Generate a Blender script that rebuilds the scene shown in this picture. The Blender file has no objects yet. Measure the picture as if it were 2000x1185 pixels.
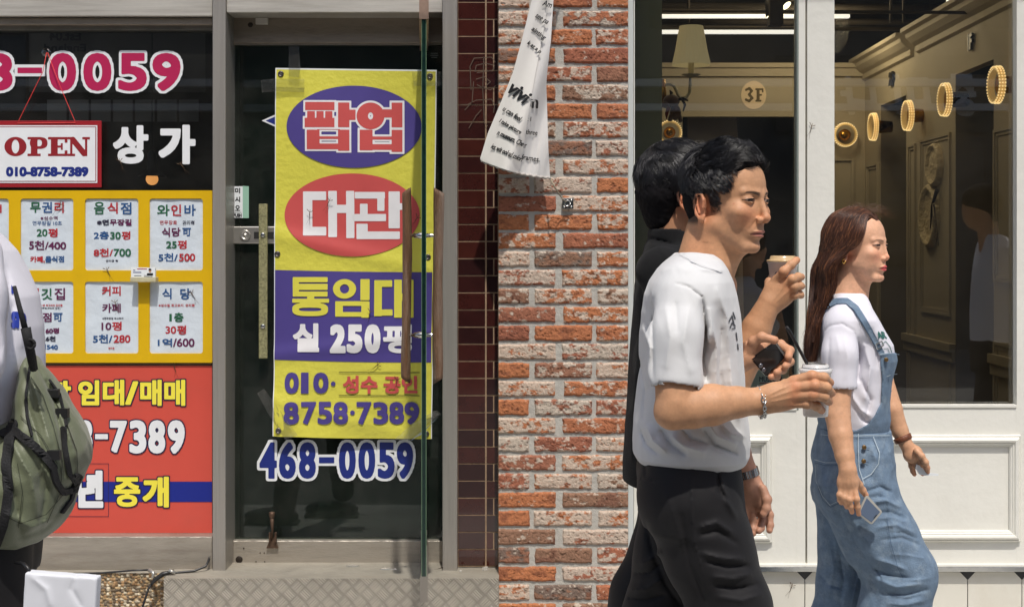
import bpy, bmesh, math, random
import numpy as np
from mathutils import Vector, Matrix
from math import radians as R, pi, sin, cos

# ---------------------------------------------------------------- camera
scene = bpy.context.scene
K = 0.0004            # metres per photo pixel (2000 wide) at one metre from the lens
D = 4.65              # distance lens - facade
H = 1.5               # lens height
VX, VY = 1050.0, 478.0
cam_d = bpy.data.cameras.new('camera'); cam = bpy.data.objects.new('camera', cam_d)
scene.collection.objects.link(cam); scene.camera = cam
cam.location = (0, 0, H); cam.rotation_euler = (R(90), 0, 0)
cam_d.sensor_width = 36; cam_d.lens = 45.0
cam_d.shift_x = -(VX-1000)/2000.0
cam_d.shift_y = -(592.5-VY)/2000.0
cam_d.clip_start = .05; cam_d.clip_end = 500
scene.render.resolution_x = 1024; scene.render.resolution_y = 606
# ---------------------------------------------------------------- light
SUN_EL, SUN_AZ = 61.0, 10.0          # azimuth: degrees to the right of straight behind the lens
world = bpy.data.worlds.new("World"); scene.world = world; world.use_nodes = True
wn = world.node_tree
bg = wn.nodes['Background']
sky = wn.nodes.new('ShaderNodeTexSky'); sky.sky_type = 'NISHITA'; sky.sun_disc = False
sky.sun_elevation = R(SUN_EL); sky.sun_rotation = R(180-SUN_AZ)
sky.dust_density = 2.5
wn.links.new(sky.outputs[0], bg.inputs[0]); bg.inputs[1].default_value = 0.15
sl = bpy.data.lights.new('sun', 'SUN'); sl.energy = 3.5; sl.angle = R(1.2); sl.color = (1, .955, .88)
so = bpy.data.objects.new('sun', sl); scene.collection.objects.link(so)
_a = R(SUN_AZ); _e = R(SUN_EL)
sdir = Vector((sin(_a)*cos(_e), -cos(_a)*cos(_e), sin(_e)))
so.rotation_euler = sdir.to_track_quat('Z', 'Y').to_euler(); so.location = (2, -4, 8)
vs = scene.view_settings
vs.view_transform = 'Standard'; vs.look = 'None'; vs.exposure = -0.05; vs.gamma = 1
scene.cycles.use_denoising = True
scene.cycles.max_bounces = 10; scene.cycles.transparent_max_bounces = 16
scene.cycles.sample_clamp_indirect = 6

# ---------------------------------------------------------------- helpers
def P(px, py, d):
    return Vector(((px-VX)*K*d, d, H-(py-VY)*K*d))
def PN(px, py, d):
    return np.stack([(px-VX)*K*d, d+0*px, H-(py-VY)*K*d], -1)
MATS = {}
def srgb(r, g, b):
    f = lambda c: (c/255/12.92) if c <= 10 else ((c/255+.055)/1.055)**2.4
    return (f(r), f(g), f(b))
def M(name, col=(.5,.5,.5), rough=.5, metal=0.0, var=0.0, vs_=12.0, bump=0.0, bs=60.0, attr=None, spec=.5,
      stretch=(1,1,1), dirt=0.0, dirtcol=(.12,.1,.08), ds=5.0, coat=0.0, sheen=0.0, emis=None, est=0, trans=0.0, alpha=1.0, sss=0.0, bump2=0, bs2=300):
    if name in MATS: return MATS[name]
    m = bpy.data.materials.new(name); m.use_nodes = True; nt = m.node_tree; N = nt.nodes; L = nt.links
    b = N['Principled BSDF']
    b.inputs['Roughness'].default_value = rough; b.inputs['Metallic'].default_value = metal
    b.inputs['Specular IOR Level'].default_value = spec
    b.inputs['Coat Weight'].default_value = coat
    if sheen: b.inputs['Sheen Weight'].default_value = sheen
    b.inputs['Alpha'].default_value = alpha
    if trans: b.inputs['Transmission Weight'].default_value = trans
    if sss:
        b.inputs['Subsurface Weight'].default_value = sss
        b.inputs['Subsurface Radius'].default_value = (.012, .005, .003)
        b.inputs['Subsurface Scale'].default_value = .6
    tc = N.new('ShaderNodeTexCoord'); mp = N.new('ShaderNodeMapping'); mp.inputs['Scale'].default_value = stretch
    L.new(tc.outputs['Object'], mp.inputs[0])
    if attr:
        at = N.new('ShaderNodeAttribute'); at.attribute_name = attr; colo = at.outputs['Color']
    else:
        rg = N.new('ShaderNodeRGB'); rg.outputs[0].default_value = (*col, 1); colo = rg.outputs[0]
    if var:
        no = N.new('ShaderNodeTexNoise'); no.inputs['Scale'].default_value = vs_; no.inputs['Detail'].default_value = 6
        no.inputs['Roughness'].default_value = .65
        L.new(mp.outputs[0], no.inputs['Vector'])
        mr = N.new('ShaderNodeMapRange'); mr.inputs[1].default_value = .3; mr.inputs[2].default_value = .7
        mr.inputs[3].default_value = 1-var; mr.inputs[4].default_value = 1+var
        L.new(no.outputs[0], mr.inputs[0])
        vm = N.new('ShaderNodeVectorMath'); vm.operation = 'SCALE'
        L.new(colo, vm.inputs[0]); L.new(mr.outputs[0], vm.inputs['Scale']); colo = vm.outputs[0]
        rr = N.new('ShaderNodeMapRange'); rr.inputs[3].default_value = max(.02, rough*(1-var*.6)); rr.inputs[4].default_value = min(1, rough*(1+var*.6))
        L.new(no.outputs[0], rr.inputs[0]); L.new(rr.outputs[0], b.inputs['Roughness'])
    if dirt:
        n2 = N.new('ShaderNodeTexNoise'); n2.inputs['Scale'].default_value = ds; n2.inputs['Detail'].default_value = 8; n2.inputs['Roughness'].default_value = .7
        L.new(mp.outputs[0], n2.inputs['Vector'])
        r2 = N.new('ShaderNodeMapRange'); r2.inputs[1].default_value = .5; r2.inputs[2].default_value = .75; r2.inputs[3].default_value = 0; r2.inputs[4].default_value = dirt
        L.new(n2.outputs[0], r2.inputs[0])
        mx = N.new('ShaderNodeMix'); mx.data_type = 'RGBA'
        L.new(r2.outputs[0], mx.inputs[0]); L.new(colo, mx.inputs[6]); mx.inputs[7].default_value = (*dirtcol, 1); colo = mx.outputs[2]
    L.new(colo, b.inputs['Base Color'])
    last = None
    for bb, sc_ in ((bump, bs), (bump2, bs2)):
        if bb:
            n3 = N.new('ShaderNodeTexNoise'); n3.inputs['Scale'].default_value = sc_; n3.inputs['Detail'].default_value = 5
            L.new(mp.outputs[0], n3.inputs['Vector'])
            bp = N.new('ShaderNodeBump'); bp.inputs['Strength'].default_value = bb; bp.inputs['Distance'].default_value = 1.0/sc_
            L.new(n3.outputs[0], bp.inputs['Height'])
            if last: L.new(last, bp.inputs['Normal'])
            last = bp.outputs[0]
    if last: L.new(last, b.inputs['Normal'])
    if emis:
        b.inputs['Emission Color'].default_value = (*emis, 1); b.inputs['Emission Strength'].default_value = est
    MATS[name] = m
    return m
def glass_mat(name, tint=(1,1,1), refl=1.0, ior=1.5, rough=0.0, veil=0.0):
    if name in MATS: return MATS[name]
    m = bpy.data.materials.new(name); m.use_nodes = True; nt = m.node_tree; N = nt.nodes; L = nt.links
    N.clear(); o = N.new('ShaderNodeOutputMaterial')
    t = N.new('ShaderNodeBsdfTransparent'); t.inputs[0].default_value = (*tint, 1)
    g = N.new('ShaderNodeBsdfGlossy'); g.inputs['Roughness'].default_value = rough
    f = N.new('ShaderNodeFresnel'); f.inputs[0].default_value = ior
    mu = N.new('ShaderNodeMath'); mu.operation = 'MULTIPLY'; mu.inputs[1].default_value = 1.9*refl; mu.use_clamp = True
    mx = N.new('ShaderNodeMixShader')
    L.new(f.outputs[0], mu.inputs[0]); L.new(mu.outputs[0], mx.inputs[0]); L.new(t.outputs[0], mx.inputs[1]); L.new(g.outputs[0], mx.inputs[2])
    out = mx.outputs[0]
    if veil:
        # thin dust film on the pane
        df = N.new('ShaderNodeBsdfDiffuse'); df.inputs[0].default_value = (.6,.58,.52,1)
        no = N.new('ShaderNodeTexNoise'); no.inputs['Scale'].default_value = 6; no.inputs['Detail'].default_value = 10; no.inputs['Roughness'].default_value = .75
        tc = N.new('ShaderNodeTexCoord'); L.new(tc.outputs['Object'], no.inputs['Vector'])
        mr = N.new('ShaderNodeMapRange'); mr.inputs[1].default_value = .42; mr.inputs[2].default_value = .8; mr.inputs[3].default_value = veil*.3; mr.inputs[4].default_value = veil*2.0
        L.new(no.outputs[0], mr.inputs[0])
        m2 = N.new('ShaderNodeMixShader'); L.new(mr.outputs[0], m2.inputs[0]); L.new(out, m2.inputs[1]); L.new(df.outputs[0], m2.inputs[2]); out = m2.outputs[0]
    L.new(out, o.inputs[0]); MATS[name] = m
    return m

WL = {}
def wloc(o): return WL.get(o.name, Vector((0,0,0)))
def tagit(o, label=None, cat=None, group=None, kind=None):
    if label: o['label'] = label
    if cat: o['category'] = cat
    if group: o['group'] = group
    if kind: o['kind'] = kind
    return o
def thing(name, loc, label, cat, group=None):
    o = bpy.data.objects.new(name, None); scene.collection.objects.link(o); o.empty_display_size = .1
    o.location = loc; WL[o.name] = Vector(loc)
    return tagit(o, label, cat, group)
def link(name, me, mats, parent=None, smooth=False, origin=None):
    """mesh in world coordinates -> object; parts are stored relative to their thing"""
    n = len(me.vertices); co = np.empty(n*3, np.float32); me.vertices.foreach_get('co', co); co = co.reshape(-1, 3)
    if parent is not None: org = np.array(wloc(parent), np.float32)
    elif origin is not None: org = np.array(origin, np.float32)
    else:
        org = np.array([(co[:,0].min()+co[:,0].max())/2, (co[:,1].min()+co[:,1].max())/2, co[:,2].min()], np.float32)
    co = co - org; me.vertices.foreach_set('co', co.ravel())
    if smooth: me.polygons.foreach_set('use_smooth', [True]*len(me.polygons))
    me.update()
    if not isinstance(mats, (list, tuple)): mats = [mats]
    if len(me.materials) == 0:
        for m in mats: me.materials.append(m)
    o = bpy.data.objects.new(name, me); scene.collection.objects.link(o)
    WL[o.name] = Vector(org.tolist())
    if parent is not None: o.parent = parent
    else: o.location = org.tolist()
    return o
class MB:
    """collects shapes (world coordinates) for one mesh object"""
    def __init__(s): s.bm = bmesh.new(); s.mi = 0
    def quad(s, pts):
        f = s.bm.faces.new([s.bm.verts.new(p) for p in pts]); f.material_index = s.mi; return f
    def box(s, a, b):
        (x0,y0,z0), (x1,y1,z1) = a, b
        v = [s.bm.verts.new(p) for p in ((x0,y0,z0),(x1,y0,z0),(x1,y1,z0),(x0,y1,z0),(x0,y0,z1),(x1,y0,z1),(x1,y1,z1),(x0,y1,z1))]
        for f in ((3,2,1,0),(4,5,6,7),(0,1,5,4),(1,2,6,5),(2,3,7,6),(3,0,4,7)):
            q = s.bm.faces.new([v[i] for i in f]); q.material_index = s.mi
    def pbox(s, x0, y0, x1, y1, d, th):
        """box whose FRONT face covers the photo rect at depth d, going th back"""
        a = P(x0, y1, d); b = P(x1, y0, d)
        s.box((min(a.x,b.x), d, min(a.z,b.z)), (max(a.x,b.x), d+th, max(a.z,b.z)))
    def bevbox(s, a, b, bev=.003):
        n0 = len(s.bm.verts); s.box(a, b); s.bm.verts.ensure_lookup_table()
        vs_ = s.bm.verts[n0:]; es = list({e for v in vs_ for e in v.link_edges})
        r = bmesh.ops.bevel(s.bm, geom=es, offset=bev, segments=2, affect='EDGES', profile=.5)
        for f in r['faces']: f.material_index = s.mi
    def pbev(s, x0, y0, x1, y1, d, th, bev=.003):
        a = P(x0, y1, d); b = P(x1, y0, d)
        s.bevbox((min(a.x,b.x), d, min(a.z,b.z)), (max(a.x,b.x), d+th, max(a.z,b.z)), bev)
    def prism(s, pts, d, th):
        """polygon in photo pixels at depth d, extruded th back"""
        v = [s.bm.verts.new(P(x, y, d)) for x, y in pts]
        f = s.bm.faces.new(v); f.material_index = s.mi
        if th:
            w = [s.bm.verts.new(q.co + Vector((0, th, 0))) for q in v]
            g = s.bm.faces.new(w[::-1]); g.material_index = s.mi
            n = len(v)
            for i in range(n):
                h = s.bm.faces.new((v[i], w[i], w[(i+1)%n], v[(i+1)%n])); h.material_index = s.mi
    def tube(s, pts, r, seg=8, cap=True):
        pts = [Vector(p) for p in pts]; n = len(pts)
        rr = r if isinstance(r, (list, tuple)) else [r]*n
        rings = []
        t0 = (pts[1]-pts[0]).normalized(); up = Vector((0,0,1)) if abs(t0.z) < .9 else Vector((1,0,0))
        u = t0.cross(up).normalized()
        for i, p in enumerate(pts):
            t = (pts[min(i+1,n-1)]-pts[max(i-1,0)]).normalized()
            u = (u - t*u.dot(t)).normalized(); w = t.cross(u)
            rings.append([s.bm.verts.new(p+(u*cos(2*pi*k/seg)+w*sin(2*pi*k/seg))*rr[i]) for k in range(seg)])
        for a, b in zip(rings, rings[1:]):
            for k in range(seg):
                f = s.bm.faces.new((a[k], a[(k+1)%seg], b[(k+1)%seg], b[k])); f.material_index = s.mi; f.smooth = True
        if cap:
            f = s.bm.faces.new(rings[0][::-1]); f.material_index = s.mi
            f = s.bm.faces.new(rings[-1]); f.material_index = s.mi
    def lathe(s, c, axis, prof, seg=24):
        """prof: list of (distance along axis, radius)"""
        c = Vector(c); ax = Vector(axis).normalized(); up = Vector((0,0,1)) if abs(ax.z) < .9 else Vector((1,0,0))
        u = ax.cross(up).normalized(); w = ax.cross(u); rings = []
        for h, r in prof:
            rings.append([s.bm.verts.new(c+ax*h+(u*cos(2*pi*k/seg)+w*sin(2*pi*k/seg))*max(r, 1e-5)) for k in range(seg)])
        for a, b in zip(rings, rings[1:]):
            for k in range(seg):
                f = s.bm.faces.new((a[k], a[(k+1)%seg], b[(k+1)%seg], b[k])); f.material_index = s.mi; f.smooth = True
    def build(s, name, mats, parent=None, smooth=False, origin=None):
        bmesh.ops.recalc_face_normals(s.bm, faces=s.bm.faces)
        me = bpy.data.meshes.new(name); s.bm.to_mesh(me); s.bm.free()
        return link(name, me, mats, parent, smooth, origin)
def npmesh(name, V, F, mats, parent=None, smooth=True, col=None, mi=None, origin=None):
    V = np.asarray(V, np.float32); F = np.asarray(F, np.int32)
    me = bpy.data.meshes.new(name); k = F.shape[1]
    me.vertices.add(len(V)); me.vertices.foreach_set('co', V.ravel())
    me.loops.add(F.size); me.loops.foreach_set('vertex_index', F.ravel())
    me.polygons.add(len(F)); me.polygons.foreach_set('loop_start', np.arange(0, F.size, k, dtype=np.int32))
    if not isinstance(mats, (list, tuple)): mats = [mats]
    for m in mats: me.materials.append(m)
    if mi is not None: me.polygons.foreach_set('material_index', np.asarray(mi, np.int32))
    me.polygons.foreach_set('use_smooth', np.full(len(F), smooth))
    me.update(calc_edges=True); me.validate()
    if col is not None:
        at = me.color_attributes.new('tone', 'FLOAT_COLOR', 'POINT')
        c4 = np.ones((len(V), 4), np.float32); c4[:, :3] = col; at.data.foreach_set('color', c4.ravel())
    return link(name, me, mats, parent, smooth, origin)
def gridmesh(name, X, Y, Z, mats, parent=None, col=None, smooth=True, origin=None, closed=False):
    h, w = X.shape; V = np.stack([X, Y, Z], -1).reshape(-1, 3)
    I = np.arange(h*w).reshape(h, w)
    if closed: I = np.concatenate([I, I[:, :1]], 1)
    F = np.stack([I[:-1,:-1], I[1:,:-1], I[1:,1:], I[:-1,1:]], -1).reshape(-1, 4)
    return npmesh(name, V, F, mats, parent, smooth, None if col is None else col.reshape(-1, 3), origin=origin)
def vnoise(x, y, seed=0):
    """smooth value noise in numpy"""
    xi = np.floor(x).astype(np.int64); yi = np.floor(y).astype(np.int64); fx = x-xi; fy = y-yi
    fx = fx*fx*(3-2*fx); fy = fy*fy*(3-2*fy)
    def h(a, b):
        n = (a*374761393 + b*668265263 + seed*982451653) & 0xffffffff
        n = ((n ^ (n >> 13))*1274126177) & 0xffffffff
        return ((n ^ (n >> 16)) & 0xffff)/65535.0
    return (h(xi,yi)*(1-fx)+h(xi+1,yi)*fx)*(1-fy)+(h(xi,yi+1)*(1-fx)+h(xi+1,yi+1)*fx)*fy
def fbm(x, y, seed=0, o=4):
    s = 0; a = .5; t = 0
    for i in range(o):
        s = s+a*vnoise(x*2**i, y*2**i, seed+i*17); t += a; a *= .5
    return s/t
def smooth01(a, b, x):
    t = np.clip((x-a)/(b-a), 0, 1); return t*t*(3-2*t)

# ---- flat lettering: a 2-D distance field in photo pixels turned into clean polygons
def field_mesh(S, x0, y0, st, conv, run=4000):
    """S<0 inside, S[j,i] at (x0+i*st, y0+j*st); returns V (world) and list of faces"""
    h, w = S.shape; ins = S < 0; V = []; Fc = []; cache = {}
    def vert(x, y):
        k = (round(x, 3), round(y, 3))
        if k not in cache: cache[k] = len(V); V.append(conv(x, y))
        return cache[k]
    full = ins[:-1,:-1] & ins[1:,:-1] & ins[:-1,1:] & ins[1:,1:]
    anyi = ins[:-1,:-1] | ins[1:,:-1] | ins[:-1,1:] | ins[1:,1:]
    for j in range(h-1):
        row = full[j]; i = 0
        idx = np.flatnonzero(np.diff(np.concatenate([[0], row.astype(np.int8), [0]])))
        for a0, b0 in zip(idx[::2], idx[1::2]):
            cuts = list(range(a0, b0, run))+[b0]
            for a, b in zip(cuts, cuts[1:]):
                xa, xb, ya, yb = x0+a*st, x0+b*st, y0+j*st, y0+(j+1)*st
                Fc.append([vert(xa,ya), vert(xb,ya), vert(xb,yb), vert(xa,yb)])
    for j, i in zip(*np.nonzero(anyi & ~full)):
        c = [(i,j),(i+1,j),(i+1,j+1),(i,j+1)]; s = [S[b,a] for a, b in c]; poly = []
        for q in range(4):
            a, b = c[q], c[(q+1)%4]; sa, sb = s[q], s[(q+1)%4]
            if sa < 0: poly.append((x0+a[0]*st, y0+a[1]*st))
            if (sa < 0) != (sb < 0):
                t = sa/(sa-sb); poly.append((x0+(a[0]+(b[0]-a[0])*t)*st, y0+(a[1]+(b[1]-a[1])*t)*st))
        if len(poly) >= 3:
            f = []
            for p in poly:
                v = vert(*p)
                if v not in f: f.append(v)
            if len(f) >= 3: Fc.append(f)
    return V, Fc
def glyph_mesh(s):
    c = bpy.data.curves.new('txt', 'FONT'); c.body = s; c.fill_mode = 'FRONT'; c.resolution_u = 5
    o = bpy.data.objects.new('txt', c); scene.collection.objects.link(o)
    dg = bpy.context.evaluated_depsgraph_get(); me = bpy.data.meshes.new_from_object(o.evaluated_get(dg))
    bpy.data.objects.remove(o); bpy.data.curves.remove(c)
    n = len(me.vertices); co = np.empty(n*3); me.vertices.foreach_get('co', co); co = co.reshape(-1, 3)[:, :2]
    faces = [tuple(p.vertices) for p in me.polygons]
    bpy.data.meshes.remove(me)
    return co, faces
def segdist(PX, PY, A, B):
    d = np.full(PX.shape, 1e9); inside = np.zeros(PX.shape, bool)
    for (ax, ay), (bx, by) in zip(A, B):
        ex, ey = bx-ax, by-ay; L2 = ex*ex+ey*ey+1e-12
        t = np.clip(((PX-ax)*ex+(PY-ay)*ey)/L2, 0, 1)
        gx, gy = PX-ax-t*ex, PY-ay-t*ey
        d = np.minimum(d, (gx**4+gy**4)**.5)
        if ay != by:
            c = ((ay > PY) != (by > PY)) & (PX < (bx-ax)*(PY-ay)/(by-ay)+ax); inside ^= c
    d = np.sqrt(d); return np.where(inside, -d, d)
class Ink:
    """flat lettering / printed shapes, one mesh, several colours"""
    def __init__(s, conv, run=4000): s.run = run; s.V = []; s.F = []; s.mi = []; s.mats = []; s.conv = conv
    def _m(s, mat):
        if mat not in s.mats: s.mats.append(mat)
        return s.mats.index(mat)
    def add(s, V, F, mat):
        k = len(s.V); s.V += V; s.F += [[a+k for a in f] for f in F]; s.mi += [s._m(mat)]*len(F)
    def text(s, txt, x0, y0, x1, y1, mat, bold=0.0, outline=None, slant=0.0, lay=0.0, st=None, fine=False):
        """fit txt into the photo rect; bold in photo px; outline=(px, mat); lay = mm in front"""
        co, faces = glyph_mesh(txt); mn = co.min(0); mxx = co.max(0)
        q = (co-mn)/(mxx-mn)
        X = x0+bold+q[:,0]*(x1-x0-2*bold); Y = y1-bold-q[:,1]*(y1-y0-2*bold)
        X = X+slant*(y1-Y)
        if bold == 0 and not outline:
            s.add([s.conv(a, b, lay) for a, b in zip(X, Y)], [list(f) for f in faces], mat); return
        ec = {}
        for f in faces:
            for a, b in zip(f, f[1:]+f[:1]):
                k = (min(a,b), max(a,b)); ec[k] = ec.get(k, 0)+1
        be = [k for k, v in ec.items() if v == 1]
        A = [(X[a],Y[a]) for a, b in be]; B = [(X[b],Y[b]) for a, b in be]
        s.sdf(lambda PX, PY: segdist(PX, PY, A, B)-bold, X.min(), Y.min(), X.max(), Y.max(), mat, outline, lay, st or max(.7, min(1.3, (y1-y0)/50)), bold)
    def sdf(s, f, x0, y0, x1, y1, mat, outline=None, lay=0.0, st=1.0, grow=0):
        m = (outline[0] if outline else 0)+grow+2*st
        xs = np.arange(x0-m, x1+m+st, st); ys = np.arange(y0-m, y1+m+st, st)
        PX, PY = np.meshgrid(xs, ys); S = f(PX, PY)
        S = np.where(np.abs(S) < 1e-4, 1e-4, S)
        if outline:
            V, F = field_mesh(S-outline[0]+1e-5, xs[0], ys[0], st, lambda a, b: s.conv(a, b, lay), s.run); s.add(V, F, outline[1])
            lay += .0006
        V, F = field_mesh(S, xs[0], ys[0], st, lambda a, b: s.conv(a, b, lay), s.run); s.add(V, F, mat)
    def rect(s, x0, y0, x1, y1, mat, lay=0.0, n=1):
        V = []; F = []
        for i in range(n+1):
            for j in range(n+1): V.append(s.conv(x0+(x1-x0)*i/n, y0+(y1-y0)*j/n, lay))
        for i in range(n):
            for j in range(n): a = i*(n+1)+j; F.append([a, a+1, a+n+2, a+n+1])
        s.add(V, F, mat)
    def poly(s, pts, mat, lay=0.0): s.add([s.conv(a, b, lay) for a, b in pts], [list(range(len(pts)))], mat)
    def line(s, pts, w, mat, lay=0.0):
        A = pts[:-1]; B = pts[1:]; xs = [p[0] for p in pts]; ys = [p[1] for p in pts]
        def f(X, Y):
            d = np.full(X.shape, 1e9)
            for (ax,ay),(bx,by) in zip(A, B):
                ex, ey = bx-ax, by-ay; t = np.clip(((X-ax)*ex+(Y-ay)*ey)/(ex*ex+ey*ey+1e-9), 0, 1)
                d = np.minimum(d, np.hypot(X-ax-t*ex, Y-ay-t*ey))
            return d-w/2
        s.sdf(f, min(xs)-w, min(ys)-w, max(xs)+w, max(ys)+w, mat, None, lay, max(.4, w/3))
    def build(s, name, parent=None):
        me = bpy.data.meshes.new(name); me.from_pydata([tuple(v) for v in s.V], [], s.F)
        for m in s.mats: me.materials.append(m)
        me.polygons.foreach_set('material_index', s.mi); me.update()
        # make every face look at the street
        bm = bmesh.new(); bm.from_mesh(me); bm.normal_update()
        fl = [f for f in bm.faces if f.normal.y > 0]; bmesh.ops.reverse_faces(bm, faces=fl); bm.to_mesh(me); bm.free()
        return link(name, me, s.mats, parent)
def flat(d): return lambda x, y, lay=0.0: P(x, y, d)+Vector((0, -lay, 0))
# ================================================================ materials
m_steel = M('brushed_steel', srgb(190,185,175), .42, .35, .16, 5, .15, 90, stretch=(.6,1,14), dirt=.45, dirtcol=srgb(120,108,92), ds=3)
m_steelv = M('brushed_steel_post', srgb(162,157,150), .4, .45, .14, 6, .12, 90, stretch=(16,1,.5), dirt=.4, dirtcol=srgb(105,95,84), ds=3)
m_steeld = M('tarnished_steel', srgb(150,138,122), .45, .6, .22, 4, .15, 60, stretch=(1,1,6), dirt=.7, dirtcol=srgb(70,60,50), ds=4)
m_dark = M('dark_gap', (.012,.012,.012), .7)
m_doorback = M('dark_green_lining', srgb(34,46,40), .6, var=.15, vs_=3)
m_glass = glass_mat('window_glass', (.93,.95,.94), .75, veil=.015)
m_glassR = glass_mat('clear_shop_glass', (.90,.92,.90), 1.3, veil=.008)
m_glassD = glass_mat('door_glass', (.74,.84,.79), .42, veil=.022)
m_gedge = M('glass_edge_green', srgb(20,52,42), .12, spec=.8)
m_white = M('white_vinyl', srgb(226,230,232), .45, var=.03)
m_black = M('black_plastic', (.015,.015,.016), .4)
m_chrome = M('chrome_metal', (.6,.6,.58), .2, 1.0, var=.1, vs_=30)
def inkm(n, r, g, b, rough=.5): return M(n, srgb(r,g,b), rough, var=.05, vs_=8)
k_mag = inkm('magenta_vinyl', 176,22,78); k_navy = inkm('navy_vinyl', 22,40,120); k_blue = inkm('blue_ink', 40,80,130)
k_red = inkm('red_ink', 172,40,48); k_grn = inkm('green_ink', 34,92,62); k_pur = inkm('purple_ink', 92,30,72); k_wht = inkm('white_ink', 224,226,228)
k_yel = inkm('yellow_vinyl', 236,222,70); k_dk = inkm('dark_ink', 40,40,60); k_dred = inkm('dark_red_ink', 140,26,34)
k_pbl = inkm('banner_blue_ink', 72,60,132, .55); k_pred = inkm('banner_red_ink', 196,78,76, .55); k_pyel = inkm('banner_yellow_ink', 214,206,74, .55)
k_bwht = inkm('banner_white_ink', 226,224,226, .55); k_blk = inkm('black_ink', 28,27,30)

# ================================================================ ground (never in frame, but it bounces the light)
mb = MB(); mb.quad([(-60,-60,0),(60,-60,0),(60,40,0),(-60,40,0)])
g = mb.build('ground', M('asphalt', (.16,.155,.148), .9, var=.25, vs_=2, bump=.3, bs=90), origin=(0,0,0)); tagit(g, kind='structure')
mb = MB(); mb.box((-12,2.2,-.02),(12,12,.03))
g = mb.build('pavement', M('concrete_paving', (.5,.49,.46), .9, var=.15, vs_=3, bump=.3, bs=60)); tagit(g, kind='structure')

# ================================================================ building across the street (seen only as a faint reflection)
t = thing('opposite_building', (0,-9,0), 'grey building across the street mirrored faintly in the shop glass', 'building')
mb = MB(); mb.box((-22,-12,0),(22,-9,9)); mb.build('wall', M('grey_render', (.10,.10,.10), .9, var=.2, vs_=.6), t)
mb = MB()
for i in range(-8, 9):
    for z in (1.2, 4.6): mb.box((i*2.4-.8,-9.0,z),(i*2.4+.8,-8.97,z+1.7))
mb.build('window', M('opposite_window', (.03,.035,.04), .15), t)
mb = MB()
for z in (3.4, 3.75, 6.9): mb.box((-22,-8.98,z),(22,-8.8,z+.1))
mb.build('ledge', M('pale_trim', (.7,.69,.67), .7), t)

SG = 2*4.668+9-.02
ik = Ink(lambda x, y, lay=0: Vector(((3620-x-VX)*K*SG, -8.96+.02+lay, H-(y-VY)*K*SG)))
mb = MB(); mb.box((3.4,-9,H+1.6),(8.5,-8.95,H+2.7)); mb.build('sign_board', M('opposite_window'), t)
for tx_, a_, b_, c_, e_ in (('나',1905,150,1975,225),('미',1800,145,1870,225),('중',1710,145,1760,228)): ik.text(tx_, a_, b_, c_, e_, k_wht, 3, None, .12, 0, 2.5)
ik.build('sign_lettering', t)
# ================================================================ upper wall with a ledge that shades the top of the shopfronts
t = thing('upper_wall', (0,4.6,3.0), 'upper storey wall with a projecting ledge above the shopfronts', 'wall')
mb = MB(); mb.box((-9,4.62,3.05),(9,5.0,8)); mb.build('wall', M('upper_render', (.45,.43,.4), .9, var=.1), t)
mb = MB(); mb.bevbox((.32,4.30,2.98),(6,4.62,3.10), .01); mb.build('ledge', m_steel, t)

# ================================================================ LEFT SHOPFRONT (steel framed window)
WD = 4.66
t = thing('steel_window_frame', P(200,1113,4.6), 'brushed steel frame round the window covered in property signs', 'window frame')
mb = MB(); mb.pbev(-260,-420,414.5,32,4.60,.12); mb.build('lintel', m_steel, t)
mb = MB(); mb.pbox(-260,32,414.5,36.5,4.65,.05); mb.mi=1; mb.pbev(-260,36,414.5,49,4.62,.1,.002); mb.mi=2; mb.pbev(-260,49,414.5,58,4.64,.08,.002)
mb.build('head_rail', [m_dark, m_steeld, M('worn_aluminium', srgb(120,116,108), .5, .5, .2, 9)], t)
mb = MB(); mb.pbev(-260,1047,414.5,1113,4.60,.14,.004); mb.build('sill', M('sill_steel', srgb(172,164,152), .42, .6, .2, 4, .2, 60, stretch=(.8,1,6), dirt=.5, dirtcol=srgb(120,100,78), ds=3), t)
mb = MB(); mb.pbox(-260,1040,414.5,1047.5,4.655,.05); mb.build('sealant_strip', m_dark, t)
mb = MB(); mb.prism([(-260,57),(414.5,57),(414.5,1043),(-260,1043)], 4.67, .006); pane = mb.build('pane', m_glass, t)

t = thing('steel_door_frame', P(650,1118,4.6), 'grey brushed steel frame round the dark glass door with yellow banner', 'door frame')
a = P(415,0,4.58).x; b = P(440.5,0,4.58).x
zb = P(0,1121,4.58).z
mb = MB(); mb.bevbox((a,4.58,zb),(b,4.80,3.05), .003); mb.build('post', m_steelv, t)
a2 = P(864,0,4.58).x; b2 = P(893,0,4.58).x; zb2 = P(0,1115,4.58).z
mb = MB(); mb.bevbox((a2,4.58,zb2),(b2,4.80,3.05), .003); mb.build('post', m_steelv, t)
mb = MB(); z1 = P(0,25,4.59).z; mb.bevbox((b+.001,4.59,z1),(a2-.001,4.80,3.04), .003); mb.build('header', m_steel, t)
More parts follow.
